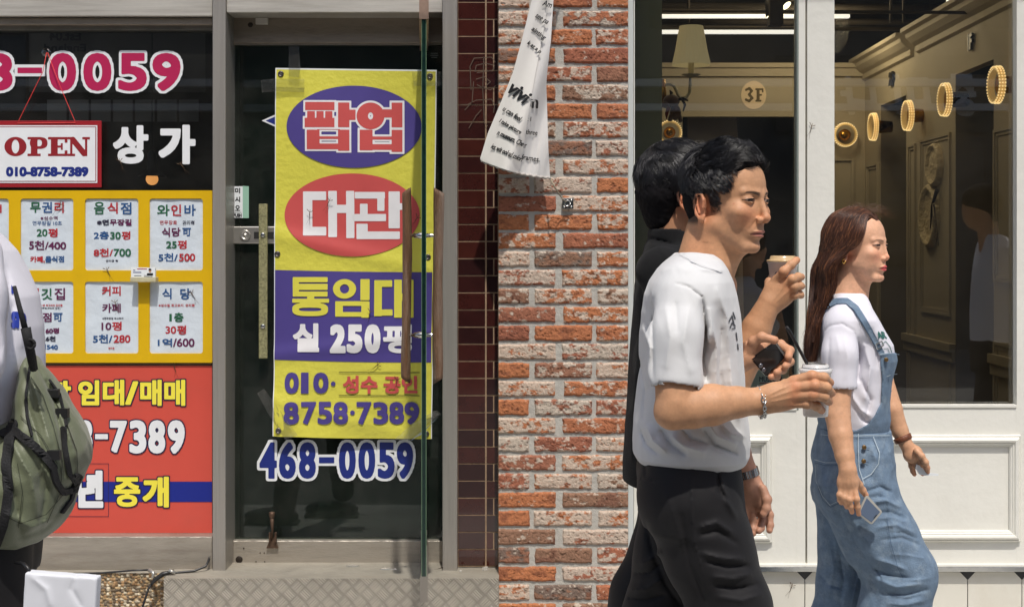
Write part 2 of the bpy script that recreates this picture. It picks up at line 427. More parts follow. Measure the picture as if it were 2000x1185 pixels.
# closed leaf: rails, pane, lining
DD = 4.72
t = thing('dark_glass_door', P(650,1105,DD), 'closed dark glass door leaf behind the yellow banner, steel top and bottom rails', 'door')
mb = MB(); mb.prism([(449,84),(868,84),(868,1060),(449,1060)], DD, .010); mb.build('pane', m_glassD, t)
mb = MB(); mb.pbev(452,34,866,85,4.70,.05,.003); mb.pbox(452,85,866,88,4.705,.03); mb.build('top_rail', m_steeld, t)
mb = MB(); mb.pbev(455,1055,866,1103,4.695,.05,.003); mb.build('bottom_rail', M('scuffed_rail', srgb(184,176,164), .4, .65, .2, 5, .2, 60, stretch=(.8,1,7), dirt=.6, dirtcol=srgb(95,80,62), ds=5), t)
mb = MB()
for x, y, r in ((467,1092,7),(476,1070,1.5),(508,1079,1.2),(516,1079,1.2),(500,1096,1.2),(517,1096,1.2),(489,49,5)):
    c = P(x,y,4.694); mb.lathe(c, (0,-1,0), [(0,r*K*4.69),(.0012,r*K*4.69*.9),(.0012,0)], 14)
mb.build('screw_cap', M('rusty_dark', srgb(52,44,38), .6, .4, .3, 40), t)
mb = MB(); mb.pbev(499,35,523,48,4.688,.012,.002); mb.build('door_sensor', M('yellowed_plastic', srgb(188,182,172), .5), t)
mb = MB(); mb.pbox(445,60,875,1108,4.80,.02); mb.build('lining', m_doorback, t)
# lock
mb = MB(); mb.pbev(455,442,540,476,4.700,.02,.004); mb.mi = 1; mb.prism([(x,y) for x, y in ((496,453),(540,453),(540,466),(496,466))], 4.6985, .001)
mb.mi = 0; mb.lathe(P(479,459.5,4.70), (0,-1,0), [(0,.0195),(.004,.0195),(.005,.018),(.005,.012),(.003,.011),(.003,.006),(.007,.0055),(.007,0)], 28)
lk = mb.build('lock_plate', [M('satin_nickel', srgb(196,192,184), .3, .8, .08, 20), m_dark], t)
# acrylic pull strip on the closed leaf
mb = MB(); mb.pbev(505,398,522,700,4.676,.012,.003)
hh = mb.build('handle', M('bubbled_acrylic', srgb(150,146,106), .25, var=.45, vs_=130, bump=1.0, bs=260, alpha=.8), t)
mb = MB()
for y in (459,637): mb.lathe(P(513.5,y,4.676), (0,-1,0), [(-.04,.006),(0,.0085),(.003,.0085),(.005,.006),(.005,0)], 16)
mb.build('bolt', m_chrome, hh)
# kick down door stop
mb = MB(); mb.tube([P(531,1007,4.66),P(532,1035,4.665),P(531,1050,4.68)], [.0085,.004,.005], 10); mb.lathe(P(531,1004,4.66), (0,0,1), [(-.012,.0085),(0,.0105),(.008,.0105),(.009,.007),(.004,.005)], 14)
mb.mi = 0; mb.prism([(520,1070),(527,1052),(531,1046),(536,1052),(543,1070)], 4.682, .012); mb.pbox(525,1040,528,1058,4.672,.018); mb.pbox(536,1040,539,1058,4.672,.018)
mb.build('door_stop', M('rusty_iron', srgb(96,76,62), .55, .6, .35, 60), t)

# phone number on the door and the tiny glass mark
ink = Ink(flat(4.7185)); o = (5, k_wht)
for s_, x0, x1 in (('4',507,541),('6',545,578),('8',584,617),('-',622,653),('0',662,695),('0',700,733),('5',738,771),('9',775,807)):
    if s_ == '-': ink.sdf(lambda X, Y: np.maximum(np.abs(X-638)-15, np.abs(Y-898)-6), 622,890,654,906, k_navy, o, .001, 1.0)
    else: ink.text(s_, x0, 863, x1, 934, k_navy, 3.2, o, 0, .001+.0001*(x0 % 7), 1.0)
ink.rect(514,214,516,260,k_wht) if False else None
ink.poly([(511,236),(540,223),(540,249)], k_wht, .001); ink.poly([(519,236),(540,227),(540,245)], k_navy, .0016)
for i, w_ in enumerate((14,16,12)): ink.rect(848-w_/2,104+i*4,848+w_/2,105.4+i*4, inkm('etched_grey',120,125,120), .001)
lt = ink.build('phone_number_lettering', t)

# open glass leaf, folded out towards the street along its own line
t = thing('open_glass_door', P(828,1175,4.05), 'frameless glass door leaf standing open towards the street, seen edge on', 'door')
def dy(px, d): return (px-VX)*K
zT = P(0,38,4.05).z; zB = P(0,1125,4.05).z; zR = P(0,1175,4.05).z
u = Vector(((828-VX)*K, 1, 0)).normalized(); nrm = Vector((u.y, -u.x, 0))
def leaf(mb, y0, y1, z0, z1, th):
    a_ = u*(y0/u.y); b_ = u*(y1/u.y); h_ = nrm*(th/2); pts = [a_-h_, a_+h_, b_+h_, b_-h_]
    lo = [mb.bm.verts.new((p.x,p.y,z0)) for p in pts]; hi = [mb.bm.verts.new((p.x,p.y,z1)) for p in pts]
    fs = [mb.bm.faces.new(lo[::-1]), mb.bm.faces.new(hi)]+[mb.bm.faces.new((lo[i],lo[(i+1)%4],hi[(i+1)%4],hi[i])) for i in range(4)]
    for f in fs: f.material_index = mb.mi
    return fs
mb = MB(); leaf(mb, 4.056, 4.70, zB-.06, zT+.03, .011)
mb.build('pane', [m_glassD], t)
mb = MB(); leaf(mb, 4.050, 4.0558, zB, zT, .0122); mb.build('glass_edge', M('green_glass_edge', srgb(16,40,34), .15, var=.5, vs_=12, stretch=(1,1,3), spec=.7), t)
mb = MB(); leaf(mb, 4.0535, 4.055, zB, zT, .0150); mb.build('painted_edge_glint', M('pale_green_glint', srgb(120,150,120), .2), t)  # highlight along the glass edge, put into the colour of a paler strip
mb = MB(); leaf(mb, 4.048, 4.71, zR, zB, .024); mb.build('bottom_rail', M('aluminium_rail', srgb(150,144,136), .4, .6, .15, 8, dirt=.4), t)
mb = MB(); leaf(mb, 4.046, 4.71, zT, zT+.11, .03); mb.build('top_rail', M('worn_bronze_fitting', srgb(152,128,112), .45, .5, .3, 14, dirt=.5, ds=9), t)
# split-log handles
m_wood = M('weathered_wood', srgb(108,76,50), .6, var=.3, vs_=9, stretch=(8,8,.8), bump=.5, bs=60, dirt=.75, dirtcol=srgb(160,148,136), ds=1.6)
hd = []
for sx, xs0, xs1 in ((-1,785,803),(1,846,866)):
    N = 40; rings = []; dd_ = 4.16
    c0 = (xs0+xs1)/2; hw = (xs1-xs0)/2
    X = np.zeros((N, 20)); Y = X.copy(); Z = X.copy()
    for i in range(N):
        f_ = i/(N-1); yy = 372+f_*(370 if sx<0 else 372)
        sl_ = (1 if sx<0 else -1)*7*(0)  # ends are cut on the slant below
        for j in range(20):
            a_ = 2*pi*j/20; ox = cos(a_); oy = sin(a_)
            rr_ = 1+.05*sin(f_*9+sx)+.03*sin(f_*23)
            px_ = c0+hw*ox*rr_+ (1.5*sin(f_*5) if sx<0 else 1.5*sin(f_*4+2))
            yc = yy
            if i <= 1: yc = yy - 6*(ox*-sx)*1.0
            if i >= N-2: yc = yy + 6*(ox*-sx)*1.0
            p = P(px_, yc, dd_); X[i,j] = p.x; Y[i,j] = dd_+oy*.022; Z[i,j] = p.z
    # caps
    for src, at in ((0,0),(N-1,N)):
        cx_, cy_, cz_ = X[src if at==0 else -1].mean(), Y[src if at==0 else -1].mean(), Z[src if at==0 else -1].mean()
        X = np.insert(X, at if at==0 else len(X), cx_, 0); Y = np.insert(Y, at if at==0 else len(Y), cy_, 0); Z = np.insert(Z, at if at==0 else len(Z), cz_, 0)
    h_ = gridmesh('handle', X, Y, Z, m_wood, t, closed=True); hd.append(h_)
mb = MB()
for y in (460,654):
    a_ = P(803,y,4.16); b_ = P(846,y,4.16); w_ = b_.x-a_.x
    mb.lathe(a_, (1,0,0), [(-.004,.005),(w_*.12,.005),(w_*.14,.008),(w_*.3,.0088),(w_*.33,.0105),(w_*.46,.0105),(w_*.54,.0105),(w_*.67,.0105),(w_*.7,.007),(w_*.97,.006),(w_+.004,.006)], 18)
mb.build('handle_fixing', m_chrome, t)

# PUSH sticker
t = thing('push_sticker', P(464,426,4.71), 'small white vertical PUSH sticker in Korean on the door glass edge', 'sticker')
mb = MB(); mb.prism([(454,364),(474,364),(474,426),(454,426)], 4.7155, .0008); mb.build('label_strip', m_white, t)
ink = Ink(flat(4.7150)); 
for c_, y in (('미',367),('시',384),('오',401)): ink.text(c_, 459, y, 469, y+11, k_blk, .5, None, 0, 0, .7)
ink.rect(456,414.5,472,415.3,k_blk); ink.text('PUSH', 456, 417, 472, 424, k_blk, .4, None, 0,0,.6); ink.rect(456,424.6,472,425.2,k_blk)
ink.build('lettering', t)
t = thing('green_sticker', P(480,426,4.716), 'pale green sticker peeling beside the white PUSH strip', 'sticker')
mb = MB(); mb.prism([(474,363),(486,364),(486,426),(474,426)], 4.7168, .0006); mb.build('film', M('pale_green_film', srgb(150,190,170), .4), t)

# ================================================================ YELLOW BANNER
BN = (540.,136.), (851.,140.), (842.,856.), (535.,851.)
BD = 4.690
def wav(x, y):
    u_ = (x-535)/310.; v_ = (y-136)/715.
    w = .004*np.sin(7*v_+3*u_)+.003*np.sin(13*v_-5*u_+1)+.0025*np.sin(29*v_+11*u_)*smooth01(.6,1,v_)
    w += .010*np.exp(-((u_-.06)**2+(v_-.97)**2)/.004)+.009*np.exp(-((u_-.97)**2+(v_-.95)**2)/.006)
    w += .006*np.exp(-((v_-.45-.1*u_)**2)/.0006)+.006*np.exp(-((v_-.78+.06*u_)**2)/.0005)+.004*np.exp(-((v_-.9-.12*u_)**2)/.0004)
    return w
def bconv(x, y, lay=0.0):
    p = P(x, y, BD); w = float(wav(np.float64(x), np.float64(y))); return p+Vector((0, -w-lay-.0015, 0))
t = thing('yellow_banner', P(690,853,BD), 'tall yellow vinyl banner with blue and red ovals taped to the door', 'banner')
def bil(u_, v_): 
    (ax,ay),(bx,by),(cx,cy),(dx,dy_) = BN
    return ((ax*(1-u_)+bx*u_)*(1-v_)+(dx*(1-u_)+cx*u_)*v_, (ay*(1-u_)+by*u_)*(1-v_)+(dy_*(1-u_)+cy*u_)*v_+2*np.sin(pi*u_)*v_)
U, Vv = np.meshgrid(np.linspace(0,1,60), np.linspace(0,1,130))
def sheet(name, U, Vv, mat, parent, lay, th=None):
    PX_, PY_ = bil(U, Vv); d_ = BD-wav(PX_, PY_)-lay
    X = (PX_-VX)*K*BD; Z = H-(PY_-VY)*K*BD
    return gridmesh(name, X, d_, Z, mat, parent)
m_vinyl = M('yellow_banner_vinyl', srgb(211,204,78), .42, var=.06, vs_=4, bump=.15, bs=40)
sheet('sheet', U, Vv, m_vinyl, t, 0)
sheet('hem', U, Vv, m_white, t, -.001).scale = (1.012,1,1.004)
ub, vb = np.meshgrid(np.linspace(0,.995,60), np.linspace(.547,.792,50)); sheet('blue_band', ub, vb, k_pbl, t, .0012)
ink = Ink(bconv, 5)
def ell(cx, cy, rx, ry):
    return lambda X, Y: (np.sqrt(((X-cx)/rx)**2+((Y-cy)/ry)**2)-1)*min(rx, ry)
ink.sdf(ell(692,248,131.5,80), 558,166,826,330, k_pbl, None, .001, 2.0)
ink.sdf(ell(688,420,132,81), 554,337,822,503, k_pred, None, .001, 2.0)
def rects(L_):
    def f(X, Y):
        d = np.full(X.shape, 1e9)
        for r_ in L_:
            if r_[0] == 'o':   # ring: cx, cy, rx, ry, hole rx, hole ry
                _, cx, cy, rx, ry, hx, hy = r_
                p = np.maximum(((((X-cx)/rx)**2+((Y-cy)/ry)**2)**.5-1)*min(rx,ry), -((((X-cx)/hx)**2+((Y-cy)/hy)**2)**.5-1)*min(hx,hy))
            elif r_[0] == 'c':  # thick segment: x0,y0,x1,y1,w
                _, ax, ay, bx, by, w = r_; ex, ey = bx-ax, by-ay
                q = np.clip(((X-ax)*ex+(Y-ay)*ey)/(ex*ex+ey*ey), 0, 1); p = np.hypot(X-ax-q*ex, Y-ay-q*ey)-w/2
            elif r_[0] == 'r':
                _, cx, cy, rx, ry, hx, hy, n_ = r_
                e_ = lambda a_, b_: ((np.abs((X-cx)/a_)**n_+np.abs((Y-cy)/b_)**n_)**(1/n_)-1)*min(a_, b_)
                p = np.maximum(e_(rx,ry), -e_(hx,hy))
            else:
                x0,y0,x1,y1 = r_; qx = np.abs(X-(x0+x1)/2)-(x1-x0)/2; qy = np.abs(Y-(y0+y1)/2)-(y1-y0)/2
                p = np.maximum(qx, qy)
            d = np.minimum(d, p)
        return d
    return f
ink.sdf(rects([(597,200,654,216),(601,218,616,237),(619,218,633,237),(636,218,650,237),(596,231,654,249),(661,201,683,249),(680,215,695,235),(600,254,625,292),(600,254,683,262) if 0 else (661,254,683,295),(600,273,683,276) if 0 else (620,253,665,254),(600,281,683,292),(622,267,662,272)]), 596,200,695,295, k_pred, (3.6,k_bwht), .002, .9)
ink.sdf(rects([('o',724,227,27,26,5,7),(765,201,786,249),(748,214,770,230),(703,254,728,294),(765,254,786,297),(720,267,770,273),(703,282,786,293)]), 697,200,787,297, k_pred, (4,k_bwht), .0024, .9)
# 대 관
ink.sdf(rects([(592,374,610,459),(592,374,637,391),(592,443,637,460),(641,373,658,463),(676,373,692,465),(655,400,680,416)]), 592,373,692,465, k_bwht, None, .002, 1)
ink.sdf(rects([(693,375,752,388),(737,375,751,412),(703,398,718,430),(690,418,754,432),(759,374,781,446),(775,397,786,410),(696,437,718,466),(696,452,781,467)]), 690,373,786,467, k_bwht, None, .002, 1)
# 통 임 대
ink.sdf(rects([(572,541,640,551),(572,554,640,566),(572,569,640,579),(572,541,584,579),(600,578,614,585),(571,583,643,591),('r',606,604,35,13,22,3.5,3.0)]), 570,541,644,618, k_pyel, None, .002, 1)
ink.sdf(rects([('o',673,564,22.5,19,9,9),(704,545,722,586),(655,588,722,597),(655,588,670,617),(706,588,722,620),(655,609,722,618)]), 650,543,723,620, k_pyel, None, .002, 1)
ink.sdf(rects([(731,547,746,617),(731,547,766,560),(731,604,767,616),(770,546,785,620),(794,546,808,620),(782,573,797,587)]), 730,546,808,620, k_pyel, None, .002, 1)
ink.text('실', 572, 631, 624, 687, k_bwht, 2.6, None, 0, .002); 
for c_, x0 in (('2',645),('5',678),('0',713)): ink.text(c_, x0, 633, x0+31, 689, k_bwht, 4, None, 0, .002)
ink.text('평', 749, 633, 805, 689, k_bwht, 2.4, None, 0, .002)
for c_, x0, x1 in (('0',556,584),('1',588,603),('0',612,642)): ink.text(c_, x0, 727, x1, 768, k_pbl, 2.4, None, 0, .002)
ink.sdf(ell(651,749,4.5,4.5), 645,744,657,755, k_pbl, None, .002, .8)
ink.rect(662,726,820,727.5,k_blk,.002,6); ink.rect(662,771,820,772.5,k_blk,.002,6)
ink.text('성수 공인', 670, 733, 816, 768, k_pred, 1.5, None, 0, .002)
for c_, x0 in (('8',556),('7',590),('5',621),('8',652),('7',698),('3',730),('8',761),('9',791)): ink.text(c_, x0, 784, x0+29, 828, k_pbl, 2.3, None, -.03, .002)
ink.sdf(ell(689,805,4.5,4.5), 683,800,695,811, k_pbl, None, .002, .8)
ink.build('printing', t)
for x, y in ((549,145),(840,149),(542,496),(836,502),(545,840),(833,846)):
    mb = MB(); p = bconv(x, y); mb.lathe(p, (0,-1,0), [(-.001,.011),(.002,.0105),(.0028,.008),(.0015,.0055),(-.001,.005),(.0005,.003),(.0005,0)], 20)
    mb.build('eyelet', M('dark_nickel', srgb(110,104,100), .35, .8), t)
m_tape = glass_mat('clear_tape', (.86,.86,.84), 1.5, 1.5, .22, veil=.06)
tid = {0:'crumpled clear tape on the upper corner of the banner, beside the blue arrow tip',1:'clear tape strip running upward from the banner top edge',2:'clear tape across the top corner behind the open glass door',3:'slanted clear tape at the lower corner above the phone number',4:'clear tape at the lower corner behind the open glass door'}
for i, pts in enumerate(([(508,156),(536,154),(595,155),(594,180),(536,179),(510,180)],[(564,90),(583,88),(587,132),(584,152),(564,150)],[(804,140),(866,140),(864,168),(808,168)],[(500,768),(514,760),(560,820),(582,850),(556,858),(522,806)],[(770,858),(806,826),(852,800),(862,808),(822,848),(800,862)])):
    mb = MB(); mb.bm.faces.new([mb.bm.verts.new(P(x,y,4.672)+Vector((0,.004*sin(x*.3+y*.7)+ (.012 if x<530 and i in(0,3) else 0),0))) for x,y in pts])
    bmesh.ops.triangulate(mb.bm, faces=mb.bm.faces[:]); bmesh.ops.subdivide_edges(mb.bm, edges=mb.bm.edges[:], cuts=5, use_grid_fill=True)
    rn = random.Random(i)
    for v in mb.bm.verts: v.co.y += rn.uniform(-.0015,.0015)
    for f in mb.bm.faces: f.smooth = True
    o_ = mb.build('adhesive_tape', m_tape); tagit(o_, tid[i], 'tape', 'clear tape holding the yellow banner')

# ================================================================ window lettering (left)
ink = Ink(flat(4.668))
for s_, x0, x1 in (('8',-34,25),('0',96,149),('0',163,218),('5',231,287),('9',298,353)): ink.text(s_, x0, 104, x1, 178, k_mag, 3.8 if s_!='5' else 3.6, (5,k_white:=k_wht), 0, .001+.0001*(x0%5), 1.2)
ink.sdf(lambda X, Y: np.maximum(np.abs(X-58.5)-24, np.abs(Y-138)-5.5), 33,131,84,145, k_mag, (6,k_wht), .0012, 1.2)
o_ = ink.build('window_phone_lettering'); tagit(o_, 'magenta phone digits with white outline across the dark window', 'lettering')
ink = Ink(flat(4.668)); ink.text('상', 221, 245, 290, 320, k_wht, 3.6, None, 0, .001); ink.text('가', 310, 244, 382, 321, k_wht, 4.2, None, 0, .001)
o_ = ink.build('window_word_lettering'); tagit(o_, 'two large white Korean letters on the window beside the OPEN board', 'lettering')

# OPEN board
t = thing('open_sign', P(95,365,4.64), 'white OPEN board with red border hanging on red cord', 'sign')
mb = MB(); mb.pbev(-10,236,198,366,4.640,.006,.001); mb.build('board', M('red_border', srgb(152,30,38), .4, var=.05), t)
ink = Ink(flat(4.6385)); ink.rect(-6,245,190,357.5,k_wht); ink.rect(-4,247.5,188,355,k_dred,.0005); ink.rect(-2,249,186.5,353.5,k_wht,.001)
def slab(letter, x0, x1):
    y0, y1 = 268., 305.; w = x1-x0; s_ = 4.5
    if letter == 'O': return [('o',(x0+x1)/2,(y0+y1)/2,w/2,18.8,w*.17,13.5)]
    if letter == 'P': return [(x0,y0,x0+w*.62,y0+s_),(x0,y1-s_,x0+w*.66,y1),(x0+w*.17,y0,x0+w*.5,y1),('r',x0+w*.56,y0+11.5,w*.44,11.5,w*.16,6.5,2.6)]
    if letter == 'E': return [(x0,y0,x1,y0+s_),(x0,y1-s_,x1,y1),(x0+w*.15,y0,x0+w*.5,y1),(x1-w*.14,y0,x1,y0+11),(x1-w*.14,y1-11,x1,y1),(x0+w*.5,y0+16.5,x0+w*.72,y0+20.5),(x0+w*.66,y0+12,x0+w*.76,y0+25)]
    if letter == 'N': return [(x0,y0,x0+w*.3,y0+s_),(x0,y1-s_,x0+w*.34,y1),(x0+w*.12,y0,x0+w*.22,y1),(x1-w*.34,y0,x1,y0+s_),(x1-w*.22,y0,x1-w*.12,y1)]+[('c',x0+w*.24,y0+5,x1-w*.26,y1-5,11)]
for l_, a_, b_ in (('O',9,52),('P',54,93),('E',94,132),('N',132,176)): ink.sdf(rects(slab(l_,a_,b_)), a_,268,b_,305, k_dred, None, .0016, .8)
ink.text('010-8758-7389', 12, 326, 173, 345, k_navy, 1.5, None, 0, .0016, .7)
ink.build('lettering', t)
mb = MB(); mb.tube([P(91,103,4.655),P(84,140,4.650),P(36,237,4.642),P(34,241,4.638),P(147,240,4.638),P(146,236,4.642),P(118,170,4.650),P(93,103,4.655)], .0011, 6)
mb.build('cord', M('red_cord', srgb(222,58,52), .5), t)
mb = MB(); mb.lathe(P(91,103,4.667), (0,-1,0), [(0,.018),(.002,.018),(.004,.012),(.008,.006),(.012,.006),(.013,.004),(.013,0)], 24); mb.build('suction_cup', glass_mat('clear_rubber', (.8,.8,.8), 2, 1.45, .05), t)

# yellow listing board
t = thing('listing_board', P(200,708,4.645), 'bright yellow frame board holding two rows of white property listing cards', 'board')
xsC = [(-86,17),(40,143),(166,270),(292,396)]; ysC = [(388,528),(550,690)]
m_yb = M('yellow_board', srgb(214,172,6), .4, var=.04, dirt=.12, dirtcol=srgb(150,120,30), ds=7)
mb = MB()
def rr(x0,y0,x1,y1,r=5,n=5):
    out = []
    for cx, cy, a0 in ((x1-r,y0+r,-90),(x1-r,y1-r,0),(x0+r,y1-r,90),(x0+r,y0+r,180)):
        for i in range(n+1): a = R(a0+90*i/n); out.append((cx+r*cos(a), cy+r*sin(a)))
    return out
# frame by distance field so the windows keep their rounded corners
def fr(X, Y):
    d = np.maximum(np.maximum(X-414.5, 372-Y), np.maximum(Y-708, -262-X))
    for a_, b_ in xsC:
        for c_, e_ in ysC:
            qx = np.abs(X-(a_+b_)/2)-(b_-a_)/2+5; qy = np.abs(Y-(c_+e_)/2)-(e_-c_)/2+5
            h_ = np.hypot(np.maximum(qx,0), np.maximum(qy,0))+np.minimum(np.maximum(qx,qy),0)-5
            d = np.maximum(d, -h_)
    return d
ink = Ink(flat(4.6445)); ink.sdf(fr, -260,372,414.5,708, m_yb, None, 0, 1.5); fo = ink.build('frame', t)
md = fo.modifiers.new('t', 'SOLIDIFY'); md.thickness = .009; md.offset = -1
mb = MB(); mb.pbox(-260,373,414,707,4.654,.004); mb.build('backing', M('card_backing', srgb(190,196,200), .6), t)
cards = {
 (1,0): [('무',199,395,217,416,'g'),('권',222,395,241,416,'b'),('리',245,395,265,416,'r')],
}
def C(x, y): return (x*440/1448, 360+y*360/1185)
# text runs per card: (text, x0,y0,x1,y1 in crop pixels, colour, bold)
runs = {
 (1,0): [('무',193,115,262,183,'g'),('권',270,113,335,183,'b'),('리',350,113,410,185,'r'),('※성수역',260,205,370,230,'p'),('연무장길 10초',209,236,398,264,'b'),('20',236,288,305,336,'g'),('평',310,284,370,340,'r'),('5',187,366,218,418,'p'),('천/400',222,362,425,422,'p'),('카페,',194,462,288,504,'r'),('음식점',290,460,412,503,'b')],
 (2,0): [('음',604,113,672,192,'g'),('식',690,116,757,190,'r'),('점',775,116,845,192,'b'),('※연',623,226,700,263,'d'),('무장길',705,224,846,266,'p'),('2층',603,302,700,355,'b'),('30',708,306,776,353,'g'),('평',782,302,838,357,'r'),('8천/',602,412,726,465,'r'),('700',730,414,842,464,'g'),('권리금 有',680,484,760,500,'d')],
 (3,0): [('와',1010,130,1090,205,'g'),('인',1100,130,1165,203,'r'),('바',1185,130,1258,203,'b'),('연무장로',1027,232,1138,260,'r'),('권리有',1172,232,1252,260,'d'),('식당',1040,278,1160,336,'p'),('可',1172,280,1228,334,'b'),('25',1068,366,1136,412,'g'),('평',1142,360,1200,416,'r'),('5천/',1018,442,1142,497,'b'),('500',1150,445,1255,495,'r')],
 (1,1): [('고',182,668,258,738,'r'),('깃',266,668,334,742,'g'),('집',350,666,418,742,'p'),('※성수역1분 최고자리 권리有',214,770,402,786,'r'),('(고기,맥주집,와인바 강추)',220,790,388,804,'d'),('주점',206,824,332,884,'p'),('可',342,826,402,882,'b'),('실',230,922,264,958,'b'),('60평',292,922,380,960,'p'),('보6천',252,974,357,1010,'d'),('/월540',240,1026,372,1064,'b')],
 (2,1): [('커피',655,654,776,716,'r'),('카페',657,766,776,824,'p'),('※연무장길 최고위치',658,854,792,868,'d'),('10',652,888,716,936,'p'),('평',720,882,782,940,'r'),('5천/',597,964,722,1020,'b'),('280',730,968,838,1018,'r'),('권리有',696,1046,736,1060,'r')],
 (3,1): [('식',1043,668,1103,738,'b'),('당',1158,668,1224,740,'b'),('※성수동 최고요지, 권리有',1020,768,1252,788,'r'),('1',1088,832,1104,880,'g'),('층',1118,824,1180,884,'g'),('30',1064,912,1132,960,'r'),('평',1138,906,1196,964,'r'),('1억',1014,990,1106,1042,'b'),('/600',1112,990,1250,1044,'p')],
 (0,0): [('서',-60,130,10,185,'r')],
}
cm = dict(g=k_grn, b=k_blue, r=k_red, p=k_pur, d=k_dk)
m_card = M('listing_paper', srgb(205,214,222), .35, var=.03, vs_=6, bump=.1, bs=8)
for (ci, ri), L_ in list(runs.items())+[((0,1), [])]:
    x0,x1 = xsC[ci]; y0,y1 = ysC[ri]
    ng = 12; U, Vv = np.meshgrid(np.linspace(x0-3,x1+3,ng), np.linspace(y0-3+(4 if ri==0 else 2),y1+3,ng))
    Yv = 4.6505+.0012*np.sin(U*.11+ci)*np.cos(Vv*.08+ri*2)
    cd = gridmesh('listing_card', (U-VX)*K*4.65, Yv, H-(Vv-VY)*K*4.65, m_card, t)
    if L_:
        ink = Ink(flat(4.6490))
        for tx, a_, b_, c_, e_, co_ in L_:
            x_, y_ = C(a_, b_); X_, Y_ = C(c_, e_)
            ink.text(tx, x_, y_, X_, Y_, cm[co_], .55 if e_-b_ > 30 else .15, None, 0, 0, .55 if e_-b_ > 30 else .4)
        ink.build('lettering', cd)
# business card holder
t = thing('card_holder', P(278,550,4.62), 'small clear holder of business cards at the centre of the listing board', 'card holder')
mb = MB(); mb.pbev(254,541,304,551,4.600,.036,.002); mb.build('box', M('yellowed_acrylic', srgb(196,190,158), .3, var=.2, alpha=.75), t)
mb = MB(); mb.prism([(256,522),(303,523),(303,546),(256,546)], 4.606, .012); cdp = mb.build('business_card', m_white, t)
ink = Ink(flat(4.6055)); ink.rect(268,524.5,287,526,k_red); ink.rect(260,527,264,528.6,k_navy); ink.rect(260,531,276,532.6,k_navy); ink.rect(262,538,276,539,k_blk); ink.rect(281,537.5,298,538.3,k_blk); ink.rect(281,540,298,540.8,k_blk)
ink.sdf(ell(293,528.5,2.6,3.6),290,524,296,533,inkm('print_skin',190,150,125),None,.0004,.5); ink.sdf(rects([(287,533.5,299,537.5)]),287,532,299,538,k_blk,None,.0004,.6); ink.sdf(ell(293,526.3,2.8,2.0),290,524,296,529,k_blk,None,.0008,.5)
ink.build('printing', cdp)

# red panel
t = thing('red_sign_panel', P(200,1043,4.66), 'large red advertising panel with yellow and white Korean writing below the listing board', 'sign')
mb = MB(); mb.pbox(-260,714,414,1043,4.655,.006); mb.build('panel', M('red_panel', srgb(202,78,64), .42, var=.04, vs_=3, dirt=.08), t)
ink = Ink(flat(4.6535)); ink.rect(-260,940,414,979.5,inkm('deep_blue_band',12,32,130))
ol = (2.2, inkm('outline_navy',24,22,60))
for s_, a_, b_, c_, e_, bo in (('장',92,743,139,791,2.2),('임',153,742,194,791,2.2),('대',201,741,243,791,2.2),('매',274,741,316,792,2.0),('매',321,741,362,792,2.0)): ink.text(s_, a_, b_, c_, e_, k_yel, bo, ol, 0, .001)
ink.text('/', 245,744,270,790, k_yel, 2.6, ol, 0, .001)
for s_, a_, b_, c_, e_, bo in (('8',152,820,181,884,3.2),('7',215,821,248,883,3),('3',253,820,286,885,3.2),('8',290,820,323,885,3.2),('9',328,820,361,885,3.2)): ink.text(s_, a_, b_, c_, e_, k_wht, bo, ol, 0, .001)
ink.sdf(rects([(186,847,211,857)]), 186,847,211,857, k_wht, ol, .001)
ink.text('년', 146,918,202,991, k_wht, 4, ol, 0, .001); ink.text('중', 223,931,274,989, k_yel, 2.2, ol, 0, .001); ink.text('개', 279,930,330,990, k_yel, 2.6, ol, 0, .001)
ink.line([(60,905),(212,905),(212,1008),(60,1008)], .9, ol[1], .0006)
ink.build('lettering', t)
mb = MB(); mb.pbox(-260,708.5,413,713.5,4.657,.004); mb.build('gap_strip', M('brown_strip', srgb(96,74,54), .6, var=.3), t)

# dim interior behind the left window
t = thing('left_shop_room', P(0,1120,6.5), 'dim room behind the property sign window', 'room')
mb = MB(); z0 = .33; mb.quad([(-4,7.2,z0),(-1.2,7.2,z0),(-1.2,7.2,2.9),(-4,7.2,2.9)]); mb.quad([(-1.2,4.83,z0),(-1.2,7.2,z0),(-1.2,7.2,2.9),(-1.2,4.83,2.9)]); mb.quad([(-4,4.8,2.9),(-1.2,4.8,2.9),(-1.2,7.2,2.9),(-4,7.2,2.9)]); mb.quad([(-4,4.8,z0),(-1.2,4.8,z0),(-1.2,7.2,z0),(-4,7.2,z0)]); mb.quad([(-4,4.8,z0),(-4,7.2,z0),(-4,7.2,2.9),(-4,4.8,2.9)])
mb.build('wall', M('room_brown', srgb(70,66,62), .8, var=.2, vs_=2), t)
ink = Ink(flat(5.6))
for i in range(7): ink.rect(92+i*43,195,130+i*43,238,M('dim_paper',srgb(120,118,114),.7))
ink.rect(-40,70,50,210,m_black); ink.rect(55,60,400,180,M('pale_sign_board',srgb(95,92,88),.7),-.01)
ink.build('notice_row', t)
ink = Ink(lambda x, y, lay=0.0: P(254-x, y, 5.58)+Vector((0,-lay,0)))
ink.text('Est.04', 96,62,158,80, k_blk, .8); ink.text('England', 86,86,168,106, k_blk, .8)
ink.build('mirrored_lettering', t)
lp = thing('pendant_lamp', P(297,365,5.5), 'small black pendant lamp glowing orange behind the window', 'lamp')
mb = MB(); mb.lathe(P(297,345,5.5), (0,0,1), [(0,.062),(.01,.05),(.03,.022),(.1,.018),(.11,.01),(.115,.002),(.9,.002)], 24); mb.build('lamp_shade', m_black, lp)
